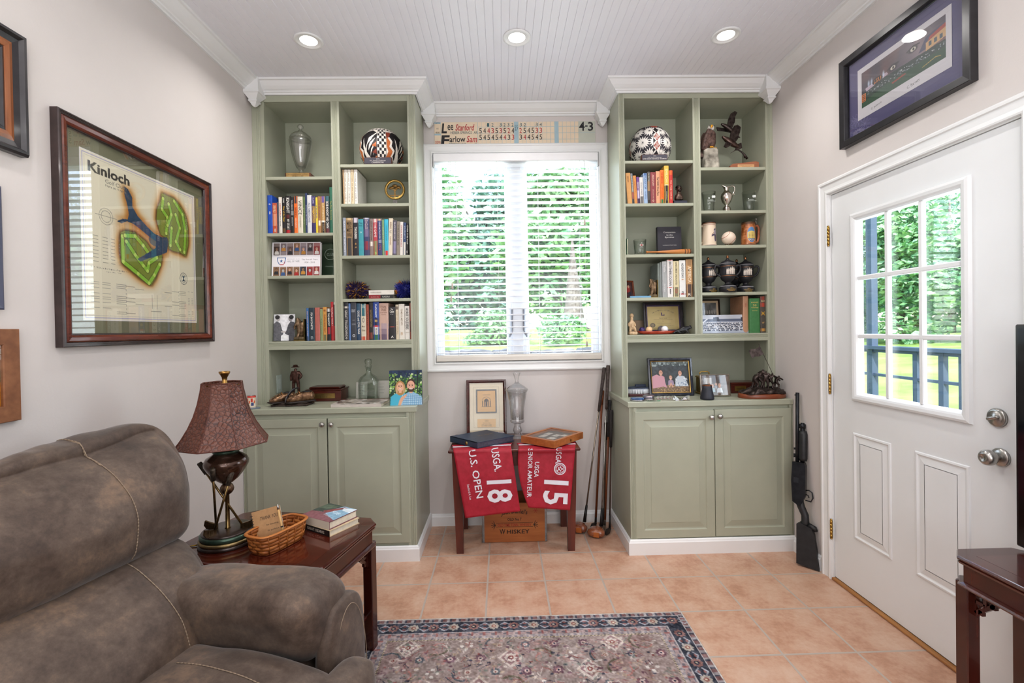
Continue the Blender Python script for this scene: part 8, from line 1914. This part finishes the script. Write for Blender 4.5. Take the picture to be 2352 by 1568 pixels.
mb = MB(M).tube([gpix(.000, .60), gpix(.000, .615), gpix(.000, .755), gpix(.000, .775)], [.019, .0225, .0225, .018], 14, sq=.85)
mb.build('fore_end', GB, t)
MB(M).tube([gpix(-.003, .79), gpix(-.003, .815)], .016, 14).tube([gpix(-.018, .80), gpix(-.030, .80)], .006, 8).build('magazine_cap', GM, t)
mb = MB(M)
for v in (.615, .625, .66): mb.box(-.048*k, -.040*k, v*k, (v+.012)*k, -.004, .004)
mb.ball(gpix(-.043, .985), (.003, .004, .003), 8, 5).build('sights', GM, t)
MB(M).box(-.045*k, -.02*k, .47*k, .50*k, .0188, .0196).build('bolt_port', pm('#3a3c42', .3, .6), t)
# ================================================================== PICTURES ON THE LEFT WALL
def LW(y, z, x=XL): return fr((x, y, z), (0, 1, 0), (0, 0, 1))      # faces +X: local x runs away from the camera
def wallframe(name, label, cat, M, w, h, fprof, fm, fw, inner, glz=1.):
    t = thing(name, label, cat, M.translation, rot=M.to_3x3()); I = Matrix.Identity(4)
    mats = fm if isinstance(fm, list) else [fm]
    for i, (pr_, m_) in enumerate(zip(fprof if isinstance(fm, list) else [fprof], mats)): MB().frame(w, h, pr_).build('frame' if i == 0 else 'frame_band', m_, t)
    inner(t, w-2*fw, h-2*fw)
    MB().box(-(w/2-fw)-.003, (w/2-fw)+.003, -(h/2-fw)-.003, (h/2-fw)+.003, .013, .0135).build('glass', pane(glz), t)
    return t
FB, FRW = pm('#2a1a18', .3, 0, .15, 20., 0, .3), wood('#4a1c10', '#74331f', .25, 0, 12., .4)
def map_in(t, w, h):
    MB().box(-w/2-.004, w/2+.004, -h/2-.004, h/2+.004, .002, .006).build('mat_board', pm('#75745a', .7), t)
    W2, H2 = w-.125, h-.105; cv = CV(330, 330, '#ece5cd', 1., 1.)
    # v downward, u away from the camera
    Z = lambda x, y: ((x-100)/(935-100), ) 
    def uvp(x, y):        # crop pixel of the photo -> place on the sheet (perspective undone along the wall)
        xl, xr = 88+(y-95)*(22/1285.), 932+(y-465)*(10/930.); s = (x-xl)/(xr-xl); s = s*.711/(s*.711+1-s)
        tp = 95+(465-95)*((x-88)/(932-88)); bt = 1380+(1398-1380)*((x-110)/(942-110)); return s, (y-tp)/(bt-tp)
    lake = [(422, 388), (450, 410), (480, 470), (482, 540), (520, 610), (590, 690), (640, 740), (700, 770), (735, 768), (745, 800), (735, 880), (690, 900), (600, 925), (540, 950), (515, 930), (560, 905), (600, 880), (650, 850), (655, 800), (600, 760), (540, 710), (490, 670), (440, 650), (400, 665), (362, 648), (410, 630), (445, 636), (455, 600), (445, 530), (425, 460)]
    land1 = [(390, 735), (420, 720), (500, 735), (580, 800), (620, 860), (700, 900), (690, 960), (650, 1070), (615, 1125), (540, 1080), (470, 1020), (400, 960), (385, 860)]
    land2 = [(700, 440), (740, 460), (790, 480), (830, 530), (870, 600), (888, 700), (890, 820), (870, 910), (830, 880), (780, 870), (745, 850), (745, 780), (690, 750), (660, 640), (665, 560), (690, 500)]
    def soft(pts, k, col, al):
        m = cv.inside([uvp(*p) for p in pts]).astype(float); m = np.clip(blur(m, k)*2.2, 0, 1); cv.mask(m, col, al)
    for pts in (lake, land1, land2): soft(pts, 22, '#dda55c', .7)
    for pts in (lake, land1, land2): soft(pts, 12, '#b5742a', .85)
    for pts in (land1, land2): soft(pts, 6, '#5c3f14', .95)
    for pts in (land1, land2): cv.poly([uvp(*p) for p in pts], '#7d8a2c')
    q = random.Random(4)
    for pl_ in ([(405, 760), (410, 950), (520, 1040), (600, 1110), (640, 1050), (680, 970)], [(425, 755), (500, 760), (560, 830), (600, 890)], [(435, 800), (500, 900), (560, 980), (590, 1020), (600, 960), (660, 920)], [(710, 480), (700, 560), (740, 620), (730, 740)], [(750, 520), (770, 600), (740, 680)], [(790, 500), (850, 600), (870, 720), (860, 880)], [(800, 600), (830, 700), (800, 800), (830, 860)], [(770, 700), (760, 830)]):
        P = [uvp(*p) for p in pl_]; cv.line(P, .036, '#4f4a18', .8); cv.line(P, .026, '#8fc23a'); 
        for p in P: cv.ell(p[0], p[1], .012, .012, '#c4dc6a')
    cv.poly([uvp(*p) for p in lake], '#2c4560'); cv.noise(.03, 4, 2, cv.inside([uvp(*p) for p in lake]).astype(float)); cv.ell(*uvp(640, 790), .05, .04, '#3f4668', .6)
    for k in (.012,): cv.line([(k, k), (1-k, k), (1-k, 1-k), (k, 1-k), (k, k)], .004, '#a9a6c8', .9)
    cv.line([(.025, .025), (.975, .025), (.975, .975), (.025, .975), (.025, .025)], .0025, '#c8c4b8')
    cv.write('Kinloch', .205, .085, .31, .065, '#3f3a36', 0, .035); cv.write('Golf Club', .245, .140, .15, .024, '#6a655c'); cv.write('Manakin, Virginia', .25, .168, .16, .016, '#7a746a')
    for r_ in (.05, .035): cv.mask((np.abs(np.hypot(cv.x-.17, cv.y-.36)-r_) < .0015).astype(float), '#8c887c'); 
    cv.line([(.09, .36), (.25, .36)], .002, '#8c887c').line([(.17, .28), (.17, .44)], .002, '#8c887c')
    for i in range(8):
        for (x0, x1) in ((.07, .11), (.14, .18), (.20, .23), (.26, .27)): cv.rect(x0, .49+i*.022, x1, .493+i*.022, '#8a867a')
    cv.write('2013 USGA Senior Amateur Championship', .19, .685, .28, .012, '#6a655c'); cv.write('September 20-25', .22, .702, .12, .010, '#6a655c')
    for i in range(18):
        for x0 in (.05, .13): cv.rect(x0, .76+i*.011, x0+.06, .7615+i*.011, '#a29e92')
    for sgn, xb in ((1, .235), (-1, .88)):
        n_ = 16
        for lv in range(4):
            x = xb+sgn*lv*.075; m_n = n_ >> lv; sp_ = .2/m_n
            for i in range(m_n):
                y = .765+(i+.5)*sp_; cv.line([(x, y), (x+sgn*.075, y)], .0018, '#8a867a')
                if i % 2 == 0 and m_n > 1: cv.line([(x+sgn*.075, y), (x+sgn*.075, y+sp_)], .0018, '#8a867a')
    for i in range(16):
        for x0 in (.905, .945): cv.rect(x0, .765+i*.0125, x0+.022, .767+i*.0125, '#a29e92')
    cx, cy = uvp(853, 1076); cv.ell(cx, cy, .042, .046, '#3f4a4e').ell(cx, cy, .038, .042, '#e8e2cc').ell(cx, cy, .028, .031, '#3f4a4e').ell(cx, cy, .025, .028, '#e8e2cc'); cv.poly([(cx-.016, cy-.02), (cx+.016, cy-.02), (cx+.004, cy), (cx+.016, cy+.02), (cx-.016, cy+.02), (cx-.004, cy)], '#2f4a5c')
    cv.rect(.52, .93, .62, .932, '#6a655c')
    M_ = Matrix.Translation((-.004, 0, .0068)); picture(cv, 'printed_map', t, M_, W2, H2, printed(.6)); MB(Matrix.Translation((-.004, 0, .0062))).frame(W2+.008, H2+.008, [(0, 0), (0, .0004), (.004, .0004), (.004, 0)]).build('mat_bevel', pm('#e9e6e2', .6), t)
ya, yb, za, zb = 1.648, 2.500, 1.322, 2.148; fw = .048
wallframe('framed_map', 'large framed golf course map with green mat and mahogany frame on the left wall', 'picture', LW((ya+yb)/2, (za+zb)/2), yb-ya, zb-za,
    [[(0, 0), (0, .026), (.003, .029), (.007, .029), (.008, .026), (.011, .026), (.012, .0245), (.015, .0245), (.016, .022), (.018, 0)], [(.017, 0), (.017, .024), (.022, .027), (.034, .025), (.041, .020), (.043, .016), (.043, 0)], [(.0425, 0), (.0425, .018), (.045, .018), (.048, .014), (.048, 0)]], [FB, FRW, FB], fw, map_in, 1.3)
def dark_in(t, w, h):
    MB().box(-w/2-.01, w/2+.01, -h/2-.01, h/2+.01, .002, .006).build('picture', pm('#2a2826', .5, 0, .4, 6.), t)
BKF = pm('#221f22', .3, 0, .1, 20., 0, .3)
wallframe('framed_picture', 'upper left framed picture with black and copper wooden frame, cut by the photo edge', 'picture', LW(1.551-.33, 2.128), .66, .385,
    [[(0, 0), (0, .020), (.006, .030), (.014, .030), (.022, .020), (.040, .016), (.040, 0)], [(.038, 0), (.038, .016), (.050, .020), (.062, .018), (.064, .014), (.064, 0)], [(.063, 0), (.063, .015), (.070, .018), (.078, .012), (.084, .016), (.094, .008), (.096, 0)]], [BKF, wood('#7a4524', '#a8683c', .3, 1, 12., .3), BKF], .096, dark_in, .5)
wallframe('framed_picture', 'slate blue framed picture whose right edge only just shows at middle left', 'picture', LW(1.468-.25, 1.632), .50, .375,
    [[(0, 0), (0, .018), (.004, .020), (.02, .018), (.026, .010), (.026, 0)]], [pm('#4d5066', .4)], .026, dark_in, .5)
RUS = wood('#6b4028', '#9c6a48', .6, 2, 5., 0, .3)
def land_in(t, w, h):
    cv = CV(60, 60, '#cfd4d0'); cv.rect(0, .42, 1, .6, '#4c6a34').rect(0, .6, 1, 1, '#c88a2c').noise(.1, 6, 3); picture(cv, 'print', t, Matrix.Translation((0, 0, .006)), w, h)
wallframe('framed_picture', 'rustic brown barnwood framed landscape at lower left, cut by the photo edge', 'picture', LW(1.512-.26, 1.243), .52, .286,
    [[(0, 0), (0, .016), (.002, .018), (.048, .018), (.050, .014), (.050, 0)]], [RUS], .050, land_in, .5)
# ================================================================== PICTURE ABOVE THE DOOR
def RW(y, z, x=XR): return fr((x, y, z), (0, -1, 0), (0, 0, 1))
def stad(t, w, h):
    cv = CV(250, 160, '#57537c', w, h); q = random.Random(6)
    for i in range(7):
        x, y = q.uniform(.0, .14), h-q.uniform(.0, .10)
        for k in range(9): cv.line([(x, y), (x+.035*math.cos(k*.7+i), y+.03*math.sin(k*.7+i))], .0016, '#8680ac', .8)
    picture(cv, 'mat_board', t, Matrix.Translation((0, 0, .005)), w, h, printed(.5)); W2, H2 = w*.80, h*.66
    cv = CV(300, 150, '#d9d6dc', W2, H2); m = .026; a0, a1, b0, b1 = m, W2-m, m, H2-m*1.9; pw, ph = a1-a0, b1-b0
    P = lambda u, v: (a0+pw*u, b0+ph*v)
    cv.rect(a0, b0, a1, b1, '#4a4452'); n = vnoise(300, 150, 34, 3)
    ins = ((cv.x >= a0) & (cv.x < a1) & (cv.y >= b0) & (cv.y < b1)).astype(float)
    cv.mask(ins*np.clip((n-.35)*1.8, 0, 1), '#8c5c54', .7); cv.mask(ins*np.clip(1-np.abs((cv.x-a0)/pw-.72)*3, 0, 1), '#b8a8ac', .6)
    cv.poly([P(0, .62), P(.2, .52), P(1, .56), P(1, 1), P(0, 1)], '#243a38'); cv.poly([P(0, .86), P(.3, .74), P(1, .74), P(1, 1), P(0, 1)], '#2f5240')
    for i in range(150): u = q.random(); cv.ell(*P(u, .62+q.random()*.10), .0025, .002, q.choice(['#7c8c94', '#4c5c5c', '#b8bcc0']))
    cv.poly([P(.05, .50), P(.34, .42), P(.36, .50), P(.07, .60)], '#b9a8b8'); cv.ell(*P(.22, .47), .030, .016, '#2a1c1c'); cv.write('LSU', *P(.22, .47), .040, .017, '#e08a3c')
    for u in (.10, .14, .3): cv.ell(*P(u, .42), .006, .014, '#cfe0f4', .8, .5)
    cv.rect(*P(0, .62), *P(.06, .84), '#c8784a'); [cv.rect(*P(.01, .65+.05*i), *P(.05, .67+.05*i), '#3a2c2c') for i in range(4)]
    cv.poly([P(.72, .50), P(.80, .22), P(1, .14), P(1, .52)], '#4a4a66'); cv.poly([P(.80, .36), P(1, .28), P(1, .50), P(.80, .56)], '#d0a878'); cv.poly([P(.84, .26), P(1, .18), P(1, .28), P(.82, .35)], '#a8443c'); [cv.rect(*P(.83+.055*i, .38), *P(.86+.055*i, .48), '#4a5a66') for i in range(3)]
    cv.poly([P(.4, .80), P(.56, .76), P(.58, .80), P(.42, .84)], '#b8443c', .8)
    for u, v, s_ in ((.42, .42, 1), (.66, .30, 1)):
        cv.ell(*P(u, v), .022, .012, '#2c2632', .9, .3).ell(*P(u, v), .013, .008, '#d8d4c8').ell(*P(u+.005, v), .005, .006, '#1c1a1c'); cv.line([P(u-.07, v-.02), P(u, v-.08), P(u+.07, v-.05)], .006, '#241f2c', .7)
    for u, s_ in ((.2, 'G. Johnson'), (.66, 'C. Barrett')): cv.write(s_, a0+pw*u, H2-m*.9, .06, .012, '#3a3a40', -.1)
    cv.line([P(.76, .90), P(.9, .84), P(.95, .88)], .0025, '#c8a85c')
    picture(cv, 'print', t, Matrix.Translation((0, .006, .0062)), W2, H2, printed(.45))
wallframe('framed_print', 'black framed night stadium print with purple mat hanging above the door', 'picture', RW((2.340+1.678)/2, (2.668+2.236)/2), 2.340-1.678, 2.668-2.236,
    [[(0, 0), (0, .030), (.002, .032), (.030, .030), (.033, .026), (.036, .012), (.036, 0)]], [pm('#232226', .3, 0, .08, 20.)], .034, stad, 1.4)
# ================================================================== OUTSIDE
LAWN = pm('#9cbf58', .9, 0, .22, 1.2, .2); BARK = pm('#6d6258', .9, 0, .3, 20., .6)
def ground(x, y):
    """a bank rising behind the window, lower lawn on the door side"""
    w = min(1, max(0, (x/max(y, .5)-.34)/.24)); w = w*w*(3-2*w)
    if x > 2.2 and y < 4.5: w = 1.
    zw = .92+.075*min(max(y-4.6, 0), 6.)-.006*max(0, y-10)
    zd = -.15+.25*min(max(0, x-3.6), 1.4)+.072*max(0, x-5)
    return zw*(1-w)+zd*w
gx_ = list(np.linspace(-12, 2.1, 30))+list(np.linspace(2.3, 24, 60)); gy_ = list(np.linspace(4.6, 26, 60)); vs = [(x, y, ground(x, y)) for y in gy_ for x in gx_]; n = len(gx_)
mb = MB().add(vs, [[j*n+i, j*n+i+1, (j+1)*n+i+1, (j+1)*n+i] for j in range(len(gy_)-1) for i in range(n-1)], 0, True)
gx2 = list(np.linspace(2.6, 24, 30)); gy2 = list(np.linspace(-8, 4.6, 20)); vs = [(x, y, ground(x, min(y, 4.4))) for y in gy2 for x in gx2]; n = len(gx2)
mb.add(vs, [[j*n+i, j*n+i+1, (j+1)*n+i+1, (j+1)*n+i] for j in range(len(gy2)-1) for i in range(n-1)], 0, True)
tag(mb.build('lawn', LAWN, fixn=False), 'sunlit lawn outside the window and door', 'lawn', kind='stuff')
def leafm(c1, c2):
    m, nt, b = _new('leaf '+c1); v = _coord(nt)
    nt.links.new(_ramp(nt, _noise(nt, v, 2.2, 5, .7), [(.32, c1), (.68, c2)]), b.inputs['Base Color']); b.inputs['Roughness'].default_value = .5
    b.inputs['Subsurface Weight'].default_value = 0.; return m
LV = [leafm('#508a62', '#a9cb92'), leafm('#5f9c78', '#b8d8a4'), leafm('#548c80', '#abcfb8')]
def foliage(n, fn, sz, seed, flat=.4):
    r = np.random.RandomState(seed); C0 = np.array([fn(r) for _ in range(n)]); d = r.normal(size=(n, 3)); d /= np.linalg.norm(d, axis=1)[:, None]; d[:, 2] = d[:, 2]*flat
    e = np.cross(d, r.normal(size=(n, 3))); e /= np.linalg.norm(e, axis=1)[:, None]; d /= np.linalg.norm(d, axis=1)[:, None]; s = sz*r.uniform(.6, 1.3, (n, 1))
    V = np.stack([C0-d*s, C0+e*s*.45, C0+d*s, C0-e*s*.45], 1).reshape(-1, 3); return V, np.arange(n*4).reshape(-1, 4)
def tree(name, label, cat, x, y, z0, h, rad, trunk, n, seed, mat, sz=.11, low=.15, group='trees in the garden'):
    z0 = ground(x, y); t = thing(name, label, cat, (x, y, z0), group=group); rr_ = np.random.RandomState(seed+50)
    blobs = [(rr_.uniform(-.5, .5)*rad, rr_.uniform(-.5, .5)*rad, h*(low+(1-low)*rr_.uniform(.08, .92)), rad*rr_.uniform(.45, .75)) for _ in range(9)]
    def fn(r):
        bx_, by_, bz_, br_ = blobs[r.randint(len(blobs))]; d = r.normal(size=3); d /= np.linalg.norm(d); q = br_*(.55+.45*r.rand()); return (bx_+d[0]*q, by_+d[1]*q, max(.06+ground(x+bx_+d[0]*q, y+by_+d[1]*q)-z0, bz_+d[2]*q*.8))
    V, Fc = foliage(n, fn, sz, seed); me = bpy.data.meshes.new('foliage'); me.from_pydata(V.tolist(), [], Fc.tolist()); me.materials.append(mat)
    o = bpy.data.objects.new('foliage', me); C.objects.link(o); o.parent = t; o['kind'] = 'stuff'
    if trunk: MB().tube([(0, 0, .02), (.05, .02, h*.3), (-.05, .0, h*.6), (0, .03, h*.85)], [trunk*1.3, trunk, trunk*.7, trunk*.2], 10).tube([(.0, 0, h*.4), (rad*.4, .1, h*.62)], [trunk*.5, trunk*.15], 8).tube([(.0, 0, h*.45), (-rad*.4, -.1, h*.7)], [trunk*.5, trunk*.15], 8).build('trunk', BARK, t)
    return t
# wood edge behind the window
for i, (x, y, h, r) in enumerate(((-5.6, 14.5, 5.0, 2.1), (-2.3, 12.8, 4.9, 1.8), (-.4, 14.2, 5.4, 1.8), (1.5, 12.8, 4.7, 1.7), (3.6, 14.2, 5.4, 1.9), (6.4, 14.8, 5.4, 2.), (9.0, 17., 6., 2.2))):
    lb = ['far left leafy tree at the wood edge seen past the window', 'leafy tree behind the left window sash', 'leafy tree left of the window mullion at the wood edge', 'leafy tree right of the window mullion at the wood edge', 'leafy tree behind the right window sash', 'leafy tree at the wood edge right of the window view', 'far right leafy tree at the wood edge'][i]
    tree('tree', lb, 'tree', x, y, -.55, h, r, .13, 9000, i, LV[i % 3], .13, .0)
# trees beyond the railing, seen through the door
for i, (x, y, h, r) in enumerate(((12.6, 14.6, 4.6, 1.6), (13.0, 17.6, 5.4, 1.7), (13.6, 12.6, 3.5, 1.5), (16., 16.4, 5.6, 1.8), (18., 20., 7., 2.2), (15.6, 21.4, 7., 2.1))):
    lb = ['nearest leafy tree seen in the middle of the door glass', 'leafy tree seen in the left of the door glass', 'leafy tree seen in the right of the door glass', 'leafy tree deep behind the door glass', 'tall pale tree furthest behind the door glass', 'leafy tree at the left edge of the door glass view'][i]
    tree('tree', lb, 'tree', x, y, -.6, h, r, .10, 7000, 20+i, LV[(i+1) % 3], .12, .0, 'trees behind the railing')
# shrubs and a stump near the window
tree('bush', 'bare-stemmed low bush outside the left window sash', 'bush', -.95, 6.6, -.62, .62, .40, .02, 420, 61, LV[2], .05, .35, 'bushes in the garden')
tree('bush', 'round dense low bush left of the window mullion', 'bush', -.12, 7.4, -.62, .42, .55, .02, 2200, 62, LV[0], .05, .0, 'bushes in the garden')
tree('bush', 'low bush right of the window mullion', 'bush', .90, 7.1, -.62, .34, .40, .02, 1500, 63, LV[1], .05, .0, 'bushes in the garden')
t = thing('tree', 'tree with broad grey bare trunk standing behind the right window sash', 'tree', (1.50, 9.8, ground(1.50, 9.8))); MB().lathe([(.36, .03), (.28, .08), (.22, .25), (.17, .6), (.13, 1.0), (.06, 1.5), (.02, 1.9)], (0, 0, 0), 16, flute=lambda a, z: 1+.06*math.sin(5*a+z*3)).build('trunk', BARK, t)
q = random.Random(8); t = thing('garden_edging', 'row of grey garden edging stones below the window', 'edging', (0, 5.0, ground(0, 5.0)+.05))
for i in range(22): MB().puff(.13, .10, .08, .06, 5, fn=lambda p, q_: wr(p, .03, 8, i), M=Matrix.Translation((-2.2+i*.22, q.uniform(-.1, .1), .07))).build('stone', pm('#8e8a86', .9, 0, .3, 12., .5), t)
# deck railing beyond the door
RLM = pm('#46566a', .6); gx = 3.6
t = thing('deck_railing', 'slate blue painted deck railing outside the glazed door', 'railing', (gx, 4.0, -.1)); 
MB().box(gx-.06, gx+.06, -.5, 5.12, 1.115, 1.145).box(gx-.02, gx+.02, -.5, 5.0, 1.085, 1.115).build('top_rail', RLM, t, True)
for z0 in (A(2050, 864, X=gx).z, A(2050, 918, X=gx).z): MB().box(gx-.018, gx+.018, -.5, 5.0, z0-.012, z0+.012).build('cross_rail', RLM, t, True)
for y in [A(p, 880, X=gx).y for p in (2107, 2167, 2214)]+[3.0, 2.6, 2.2, 1.8, 1.4]: MB().box(gx-.022, gx+.022, y-.022, y+.022, -.04, 1.115).build('baluster', RLM, t, True)
p_ = A(1995, 700, X=3.55); MB().box(gx-.03, gx+.03, p_.y-.012, p_.y+.055, -.04, 3.4).build('porch_post', RLM, t, True)
o = MB().box(XR+.125, gx+.2, -1, 5.1, -.30, -.12).build('deck_floor', wood('#8a8580', '#aaa49c', .7, 1, 4.)); tag(o, 'weathered wooden deck floor outside the door', 'deck')
